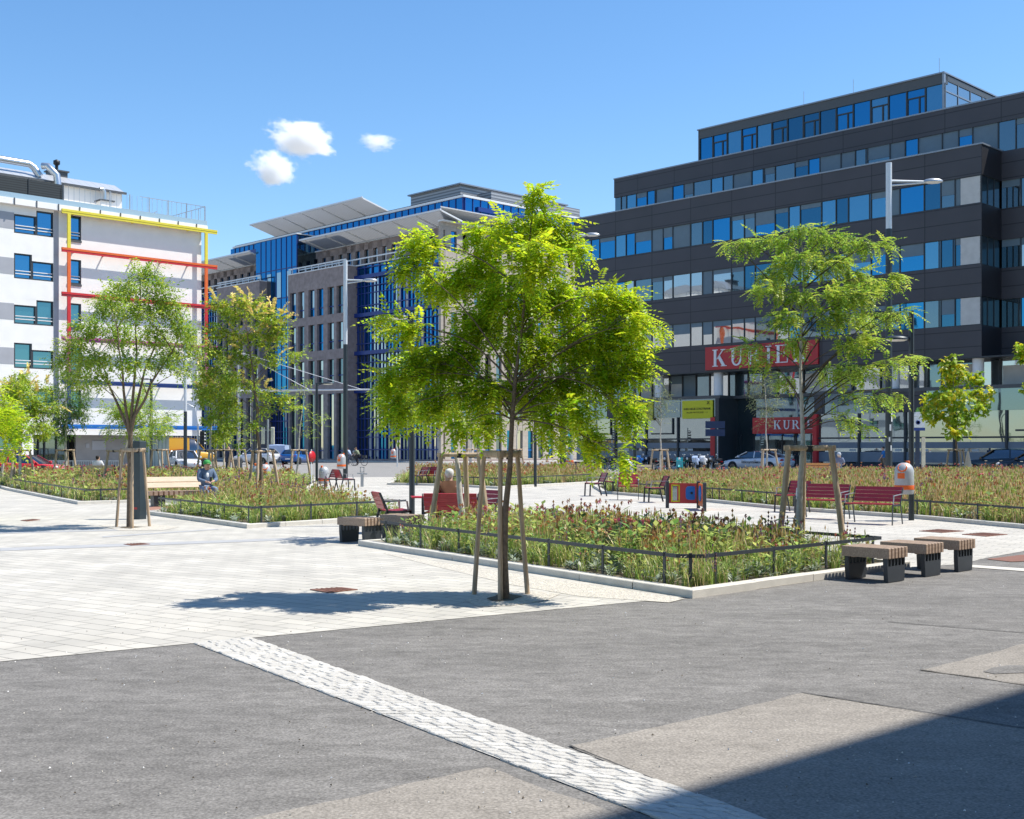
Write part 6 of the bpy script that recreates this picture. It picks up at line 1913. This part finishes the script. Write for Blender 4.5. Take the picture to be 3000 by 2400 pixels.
def bicycle(label, loc, hd, paint, group=None):
    t = thing('bicycle', label, 'bicycle', loc, hd, group)
    for x in (-.52,.52): bike_wheel(t, x, .34)
    mb = MB(); bb, se, hd_, rr, fr = (-.08,0,.28), (-.2,0,.78), (.36,0,.80), (-.52,0,.34), (.52,0,.34)
    for p, q in ((bb,se),(bb,(.38,0,.68)),((-.18,0,.72),hd_),(rr,bb),(rr,(-.19,0,.74)),(hd_,fr)): mb.tube([p,q],.018,7)
    mb.build('frame', paint, t)
    mb = MB(); mb.tube([hd_,(.33,0,.98)],.014,6); mb.tube([(.22,-.28,1.0),(.33,0,.98),(.22,.28,1.0)],.014,6); mb.build('handlebar', M['black'], t)
    mb = MB(); mb.tube([se,(-.21,0,.9)],.014,6); mb.bev(-.36,-.08,-.07,.07,.9,.95,.02); mb.build('saddle', M['black'], t)
    mb = MB(); mb.box(-.75,-.3,-.07,.07,.72,.735); mb.box(-.72,-.35,-.12,.12,.735,.95); mb.build('basket', M['frame'], t)
    return t
def motorbike(label, loc, hd, paint, scooter=False, group='motorcycles parked before the dark office block'):
    t = thing('scooter' if scooter else 'motorcycle', label, 'motorcycle', loc, hd, group)
    r = .25 if scooter else .31
    for x in (-.62,.66): bike_wheel(t, x, r, .06, False)
    mb = MB()
    if scooter:
        mb.prism([(.42,.30),(.62,.36),(.60,.78),(.48,1.0),(.42,.98),(.50,.70),(.36,.34)], -.21,.21,'y')
        mb.box(-.15,.42,-.17,.17,.26,.33)
        mb.prism([(-.15,.30),(-.25,.70),(-.80,.72),(-.92,.62),(-.80,.42),(-.5,.30)], -.17,.17,'y')
        mb.M = Matrix.Translation((.66,0,.36)) @ Matrix.Diagonal((.30,.09,.18,1)); mb.lathe([(1,0),(.8,.6),(.05,1)],12); mb.M = None
    else:
        mb.M = Matrix.Translation((.12,0,.82)) @ Matrix.Diagonal((.34,.16,.15,1)); mb.lathe([(.05,-1),(.7,-.7),(1,0),(.7,.7),(.05,1)],14); mb.M = None
        mb.prism([(.35,.5),(.66,.72),(.70,1.0),(.52,1.12),(.40,.92)], -.17,.17,'y')
        mb.prism([(-.3,.70),(-.85,.82),(-.95,.90),(-.55,.80)], -.11,.11,'y')
    mb.build('body', paint, t)
    mb = MB(); mb.bev(-.22,.25,-.17,.17,.28,.60,.06); mb.tube([(-.1,.18,.35),(-.75,.2,.45),(-.95,.2,.50)],[.04,.055,.06],8); mb.build('engine', M['frame'], t)
    mb = MB(); mb.tube([(.66,-.06,r),(.50,-.06,.95)],.028,7); mb.tube([(.66,.06,r),(.50,.06,.95)],.028,7); mb.build('fork', M['steel'], t)
    mb = MB(); mb.tube([(.40,-.36,1.04),(.48,0,1.0),(.40,.36,1.04)],.018,7); mb.build('handlebar', M['black'], t)
    mb = MB(); mb.prism([(-.15,.78),(-.05,.83),(-.5,.88),(-.85,.92),(-.85,.84),(-.4,.76)], -.13,.13,'y'); mb.build('seat', M['black'], t)
    for s in (-1, 1):
        mb = MB(); mb.tube([(.42,s*.25,1.03),(.46,s*.32,1.18)],.01,5); mb.M = Matrix.Translation((.46,s*.34,1.2)) @ Matrix.Diagonal((.02,.07,.05,1)); mb.lathe([(.05,-1),(1,0),(.05,1)],8); mb.build('mirror', M['chrome'], t)
    mb = MB(); mb.M = Matrix.Translation((.68,0,.92)) @ Matrix.Diagonal((.05,.09,.09,1)); mb.lathe([(.05,-1),(.8,-.6),(1,0),(.8,.6),(.05,1)],10); mb.build('headlight', M['lamp_clear'], t)
    mb = MB(); mb.box(-.97,-.93,-.08,.08,.66,.74); mb.build('tail_light', M['lamp_red'], t)
    return t
TQ = mat('turquoise_paint', (.02,.33,.36), .3, coat=.5, var=0)
motorbike('turquoise scooter parked left of the dark motorcycles', (XU(1996,80.5),80.5,0), heading(-.35,-.94), TQ, True)
for lab, u, Y, d, p in (('dark motorcycle beside the turquoise scooter', 2022, 81, (-.45,-.9), PK), ('blue and white motorcycle in the middle of the parked row', 2045, 80.6, (-.5,-.87), PV),
    ('motorcycle with pale fairing near the red pillar', 2068, 81, (-.55,-.84), PW), ('black motorcycle right beside the white saloon car', 2095, 81.4, (-.6,-.8), PK),
    ('dark blue motorcycle left of the sapling stakes', 1880, 83, (-.5,-.8), PB), ('black motorcycle behind the pale plank bench', 1905, 83.5, (-.5,-.8), PK), ('black motorcycle between the sapling stakes', 1955, 82, (-.4,-.9), PK)):
    motorbike(lab, (XU(u,Y),Y,0), heading(*d), p)
gbk = 'bicycles leaning in a row before the dark office block'
for lab, u, Y, p in (('bicycle with red frame under the hanging leaves of the front tree', 1752, 83, PR), ('dark green bicycle beside the red framed one', 1770, 83.6, mat('green_frame', (.02,.10,.07), .4)), ('black bicycle at the end of the row', 1790, 84, PK), ('blue bicycle at the start of the motorcycle row', 1815, 84, PB)):
    bicycle(lab, (XU(u,Y),Y,0), heading(-.4,-.9), p, gbk)

# ------------------------------------------------------------------ people
def skin_obj(name, J, E, parent, m, sub=2):
    """continuous surface grown on a skeleton: J = {joint: (x,y,z,rx,ry)}; E = joint pairs; the first joint is the root"""
    keys = list(J); ix = {k:i for i,k in enumerate(keys)}
    me = bpy.data.meshes.new(name)
    me.from_pydata([J[k][:3] for k in keys], [(ix[a],ix[b]) for a,b in E], [])
    o = bpy.data.objects.new(name, me); COL.objects.link(o); o.parent = parent
    me.materials.append(m)
    sk = o.modifiers.new('skin', 'SKIN'); sk.use_smooth_shade = True
    sv = me.skin_vertices[0].data
    for k in keys:
        r = J[k][3:]; sv[ix[k]].radius = (r[0], r[-1])
    sv[0].use_root = True
    su_ = o.modifiers.new('subd', 'SUBSURF'); su_.levels = sub; su_.render_levels = sub
    return o
def person(label, loc, rz, pose, shirt, trousers, hair=None, cap=None, extra=None, hat_fwd=True, sc=1.0):
    """faces local +y"""
    t = thing('person', label, 'person', loc, rz)
    if pose == 'sit':
        pel, hip, knee, ank, toe = (0,0,.53), .10, (.13,.42,.50), (.13,.44,.09), (.13,.60,.04)
        che, nek, hed = (0,-.04,.90), (0,0,1.06), (0,.03,1.17)
        sh, el, wr = (.185,-.02,.99), (.25,.10,.75), (.10,.30,.70)
        legs = {1:(knee,ank,toe), -1:((-.13,.44,.50),(-.14,.40,.09),(-.15,.56,.04))}
        arms = {1:(sh,el,wr), -1:((-.185,-.02,.99),(-.25,.08,.75),(-.10,.30,.72))}
    elif pose == 'cycle':
        pel, hip = (0,0,.96), .10
        che, nek, hed = (0,.22,1.28), (0,.30,1.42), (0,.36,1.52)
        arms = {1:((.19,.24,1.36),(.27,.40,1.14),(.26,.52,1.02)), -1:((-.19,.24,1.36),(-.27,.40,1.14),(-.26,.52,1.02))}
        legs = {1:((.11,.32,.72),(.11,.14,.40),(.11,.28,.34)), -1:((-.11,.26,.55),(-.11,.06,.18),(-.11,.20,.13))}
    else:
        st = .22 if pose == 'walk' else .04
        pel, hip = (0,0,.93), .10
        che, nek, hed = (0,.01,1.30), (0,.02,1.48), (0,.04,1.60)
        arms = {1:((.19,0,1.40),(.25,-.02-st*.5,1.14),(.24,.06-st*.6,.90)), -1:((-.19,0,1.40),(-.25,.02+st*.4,1.14),(-.24,.12+st*.6,.92))}
        legs = {1:((.11,st*.7,.50),(.11,st*.75,.09),(.11,st*.75+.15,.04)), -1:((-.11,-st*.4,.50),(-.11,-st*1.3,.11),(-.11,-st*1.3+.14,.04))}
    V = Vector
    if extra and 'down' in extra: hed = (0,.075,1.14)
    J, E = {'pel':(*pel,.14,.10)}, []
    b = V(pel).lerp(V(che),.5); J['bel'] = (*b,.125,.10); J['che'] = (*che,.135,.09); J['nek'] = (*nek,.055,.055); J['hed'] = (*hed,.075,.088)
    J['crn'] = (hed[0],hed[1]-.01,hed[2]+.10,.068,.08)
    J['nos'] = (hed[0],hed[1]+.095,hed[2]+.01,.018,.018)
    J['jaw'] = (hed[0],hed[1]+.055,hed[2]-.06,.04,.04)
    E += [('pel','bel'),('bel','che'),('che','nek'),('nek','hed'),('hed','crn'),('hed','nos'),('hed','jaw')]
    for s in (1,-1):
        a, e, w = arms[s]; k, an, to = legs[s]; n = str(s)
        J['ear'+n] = (hed[0]+s*.085,hed[1]-.005,hed[2]+.02,.016,.02); E.append(('hed','ear'+n))
        J['sh'+n] = (*a,.052,.052); J['el'+n] = (*e,.042,.042); J['wr'+n] = (*w,.028,.028)
        d = (V(w)-V(e)).normalized(); hand = V(w)+d*.07; J['pa'+n] = (*hand,.038,.018)
        E += [('che','sh'+n),('sh'+n,'el'+n),('el'+n,'wr'+n),('wr'+n,'pa'+n)]
        side = d.cross(V((0,0,1))); side = side.normalized() if side.length > .1 else V((0,1,0)); dn = V((0,0,-1))
        for q in range(4):
            f = hand+d*(.055+.008*(q in (1,2)))+side*(q-1.5)*.019; J[f'f{q}'+n] = (*f,.009,.009)
            g_ = f+d*.02+dn*.02; J[f'g{q}'+n] = (*g_,.008,.008); E += [('pa'+n,f'f{q}'+n),(f'f{q}'+n,f'g{q}'+n)]
        th = V(w)+d*.05-side*.05; J['th'+n] = (*th,.010,.010); E.append(('pa'+n,'th'+n))
        h = V(pel)+V((s*hip,.02,-.03)); J['hi'+n] = (*h,.085,.085); J['kn'+n] = (*k,.058,.058); J['an'+n] = (*an,.038,.038); J['to'+n] = (*to,.032,.026)
        E += [('pel','hi'+n),('hi'+n,'kn'+n),('kn'+n,'an'+n),('an'+n,'to'+n)]
    skin_obj('body', J, E, t, M['skin'])
    g = .036
    JS = {k:(*J[k][:3],*(r+g+(.03 if k == 'che' else 0) for r in J[k][3:])) for k in ('che','bel','pel')}
    JS['nk2'] = (*V(che).lerp(V(nek),.6),.075,.07)
    ES = [('che','bel'),('bel','pel'),('che','nk2')]
    for s in ('1','-1'):
        JS['sh'+s] = (*J['sh'+s][:3],.095,.095); m_ = V(J['sh'+s][:3]).lerp(V(J['el'+s][:3]),.85 if not extra or 'long' not in extra else 1.0); JS['ue'+s] = (*m_,.068,.068)
        ES += [('che','sh'+s),('sh'+s,'ue'+s)]
        if extra and 'long' in extra: m2 = V(J['el'+s][:3]).lerp(V(J['wr'+s][:3]),.92); JS['lw'+s] = (*m2,.045,.045); ES.append(('ue'+s,'lw'+s))
    skin_obj('shirt', JS, ES, t, shirt)
    JT = {'pel':(*V(pel)+V((0,0,-.01)),.155,.118)}; ET = []
    for s in ('1','-1'):
        JT['hi'+s] = (*J['hi'+s][:3],.10,.10); JT['kn'+s] = (*J['kn'+s][:3],.072,.072); ET += [('pel','hi'+s),('hi'+s,'kn'+s)]
        f = .95 if not extra or 'shorts' not in extra else .12
        m_ = V(J['kn'+s][:3]).lerp(V(J['an'+s][:3]), f); JT['an'+s] = (*m_,.055,.055); ET.append(('kn'+s,'an'+s))
    skin_obj('trousers', JT, ET, t, trousers)
    for s in ('1','-1'):
        a, to = V(J['an'+s][:3]), V(J['to'+s][:3])
        skin_obj('shoe', {'a':(a.x,a.y-.02,a.z-.03,.048,.048),'b':(*to,.044,.034)}, [('a','b')], t, M['black'], 1)
    hc = V(J['crn'][:3])
    if extra and 'tee' in extra:
        mb = MB(); mb.M = Matrix.Translation(V(che)+V((0,.085,-.10))) @ Matrix.Rotation(R(-8),4,'X') @ Matrix.Diagonal((.07,.055,.17,1)); mb.lathe([(.05,-1),(.7,-.75),(1,-.2),(1,.4),(.6,.85),(.05,1)],14); mb.build('undershirt', M['white'], t)
        w = V(arms[1][2]).lerp(V(arms[-1][2]),.5); mb = MB(); mb.bev(w.x-.035,w.x+.035,w.y+.05,w.y+.062,w.z+.0,w.z+.13,.004); mb.build('phone', M['black'], t)
    mb = MB(); mb.M = Matrix.Translation((hc.x,hc.y-.022,hc.z-.04))
    if cap:
        mb.lathe([(.108,-.02),(.110,.02),(.098,.065),(.065,.10),(.01,.115)], 16); mb.M = Matrix.Translation((hc.x,hc.y+.11,hc.z-.045)) @ Matrix.Diagonal((.085,.085,1,1)); mb.lathe([(1,-.004),(1,.006)],14); mb.build('cap', cap, t)
    mb = MB(); mb.M = Matrix.Translation((hc.x,hc.y-.03,hc.z-.05))
    mb.lathe([(.052,-.09),(.074,-.055),(.085,-.005),(.083,.03),(.068,.062),(.038,.082),(.005,.088)] if not cap else [(.06,-.09),(.085,-.05),(.098,-.008)], 16); mb.build('hair', hair or M['hair_dark'], t)
    mb = MB()
    for s in (-1,1): mb.M = Matrix.Translation((hed[0]+s*.032,hed[1]+.079,hed[2]+.035)); mb.lathe([(.002,-.008),(.009,0),(.002,.008)],8)
    mb.M = None; mb.box(hed[0]-.022,hed[0]+.022,hed[1]+.084,hed[1]+.090,hed[2]-.045,hed[2]-.037)
    mb.build('face_features', M['hair_dark'], t)
    t.scale = (sc,)*3
    return t
sh_ = lambda n, c: mat(n, c, .85, var=.12, scale=12)
person('white-haired man in a brown shirt sitting on the red bench, seen from behind', (XU(1316,23.05),23.05,-.02), face(-.35,1), 'sit', sh_('brown_shirt',(.15,.07,.036)), sh_('dark_trousers',(.03,.03,.04)), M['hair_white'], sc=1.0)
person('person in a green cap and denim jacket sitting on the slatted bench, looking down', (XU(605,34.2),34.2,.0), face(.55,-.85), 'sit', sh_('denim',(.10,.145,.22)), sh_('jeans',(.16,.21,.31)), None, mat('green_cap',(.03,.27,.05),.7), ('long','down','tee'), sc=1.02)
person('man in a pale cap and blue-grey shirt sitting on the orange plank bench', (XU(2458,64.1),64.1,0), face(.45,.9), 'sit', sh_('slate_shirt',(.16,.20,.30)), sh_('light_trousers',(.35,.40,.48)), M['hair_white'], mat('pale_cap',(.42,.46,.52),.7), sc=1.06)
person('person in a blue shirt walking past the shop windows beside the tall lamp post', (XU(2588,77),77,.0), face(-.9,.2), 'walk', sh_('blue_shirt',(.02,.15,.42)), sh_('khaki',(.20,.15,.11)), None, None, ('shorts',))
person('dark-haired person in a white top sitting with back to camera at left', (XU(286,56.0),56.0,.0), face(.1,1), 'sit', sh_('white_top',(.65,.66,.68)), sh_('navy_trousers',(.03,.04,.08)))
person('cyclist with a pale backpack riding left before the blue office block', (XU(1052,108),108,0), face(-.85,.3), 'cycle', sh_('green_shirt',(.17,.20,.13)), sh_('black_trousers',(.02,.02,.03)), sh_('brown_hair',(.22,.13,.06)))
bk = MB(); bk.bev(-.14,.14,-.12,.08,1.12,1.48,.05); o = bk.build('backpack', sh_('pack',(.40,.42,.42))); o.location = (XU(1052,108),108,0); o.rotation_euler = (R(-22),0,face(-.85,.3)); tag(o, 'pale grey backpack worn by the cyclist', 'backpack')
bicycle('bicycle ridden by the cyclist with the backpack', (XU(1052,108),108,0), heading(-.85,.3), M['black'])
person('second cyclist in a pale blue top, half behind the tall lamp post', (XU(1027,109),109,0), face(-.85,.3), 'cycle', sh_('sky_shirt',(.30,.38,.52)), sh_('grey_trousers',(.12,.14,.2)), sh_('red_hair',(.16,.05,.03)))
bicycle('bicycle ridden by the cyclist in the pale blue top', (XU(1027,109),109,0), heading(-.85,.3), M['steel'])
person('dark-clothed person standing inside the red entrance doorway', (XU(2334,88.6),88.6,.12), face(-.3,-1), 'stand', sh_('black_coat',(.015,.015,.02)), sh_('black_slacks',(.015,.015,.02)), None, None, ('long',))
person('dark-dressed person standing by the road right of the bare sapling', (XU(668,74),74,0), face(.5,.6), 'stand', sh_('navy_coat',(.02,.03,.06)), sh_('navy_slacks',(.02,.03,.05)), sh_('fair_hair',(.35,.22,.12)), None, ('long',))

# ------------------------------------------------------------------ clouds far off in the sky
def cloud_mat(seed, dens, scale):
    m = bpy.data.materials.new('cloud_vapour'); m.use_nodes = True
    N, L = m.node_tree.nodes, m.node_tree.links
    N.remove(N['Principled BSDF'])
    v = N.new('ShaderNodeVolumePrincipled'); v.inputs['Color'].default_value = (1,1,1,1); v.inputs['Anisotropy'].default_value = .0
    tc = N.new('ShaderNodeTexCoord'); mp = N.new('ShaderNodeMapping'); mp.inputs['Location'].default_value = (seed*3.7, seed*1.3, seed)
    n = N.new('ShaderNodeTexNoise'); n.inputs['Scale'].default_value = scale; n.inputs['Detail'].default_value = 8; n.inputs['Roughness'].default_value = .66
    L.new(tc.outputs['Object'], mp.inputs['Vector']); L.new(mp.outputs[0], n.inputs['Vector'])
    ln = N.new('ShaderNodeVectorMath'); ln.operation = 'LENGTH'; L.new(tc.outputs['Object'], ln.inputs[0])
    a = N.new('ShaderNodeMath'); a.operation = 'MULTIPLY_ADD'; a.inputs[1].default_value = -.62; a.inputs[2].default_value = .10; L.new(ln.outputs['Value'], a.inputs[0])
    s = N.new('ShaderNodeMath'); s.operation = 'ADD'; L.new(n.outputs['Fac'], s.inputs[0]); L.new(a.outputs[0], s.inputs[1])
    r = N.new('ShaderNodeMapRange'); r.inputs[1].default_value = .25; r.inputs[2].default_value = .52; r.inputs[3].default_value = 0; r.inputs[4].default_value = dens; L.new(s.outputs[0], r.inputs[0])
    L.new(r.outputs[0], v.inputs['Density']); L.new(v.outputs[0], N['Material Output'].inputs['Volume'])
    return m
def cloud(label, u, v, ru, rv, tilt, seed, dens, Y=1800.0):
    s = Y/FPX
    bm = bmesh.new(); bmesh.ops.create_icosphere(bm, subdivisions=3, radius=1.0)
    me = bpy.data.meshes.new('cloud'); bm.to_mesh(me); bm.free(); me.materials.append(cloud_mat(seed, dens, 2.1))
    o = bpy.data.objects.new('cloud', me); COL.objects.link(o)
    o.location = PD(u, v, Y); o.scale = (ru*s*1.35, ru*s*1.2, rv*s*1.45); o.rotation_euler = (0, R(tilt), 0)
    tag(o, label, 'cloud', 'small white clouds in the blue sky')
    return o
cloud('largest white cloud, upper left over the blue office block', 885, 408, 118, 54, 14, 1, .20)
cloud('lower left white cloud of the three', 800, 495, 80, 54, 12, 5, .14, 2500.0)
cloud('faint small wispy cloud to the right of the largest', 1108, 417, 66, 26, 4, 9, .09)
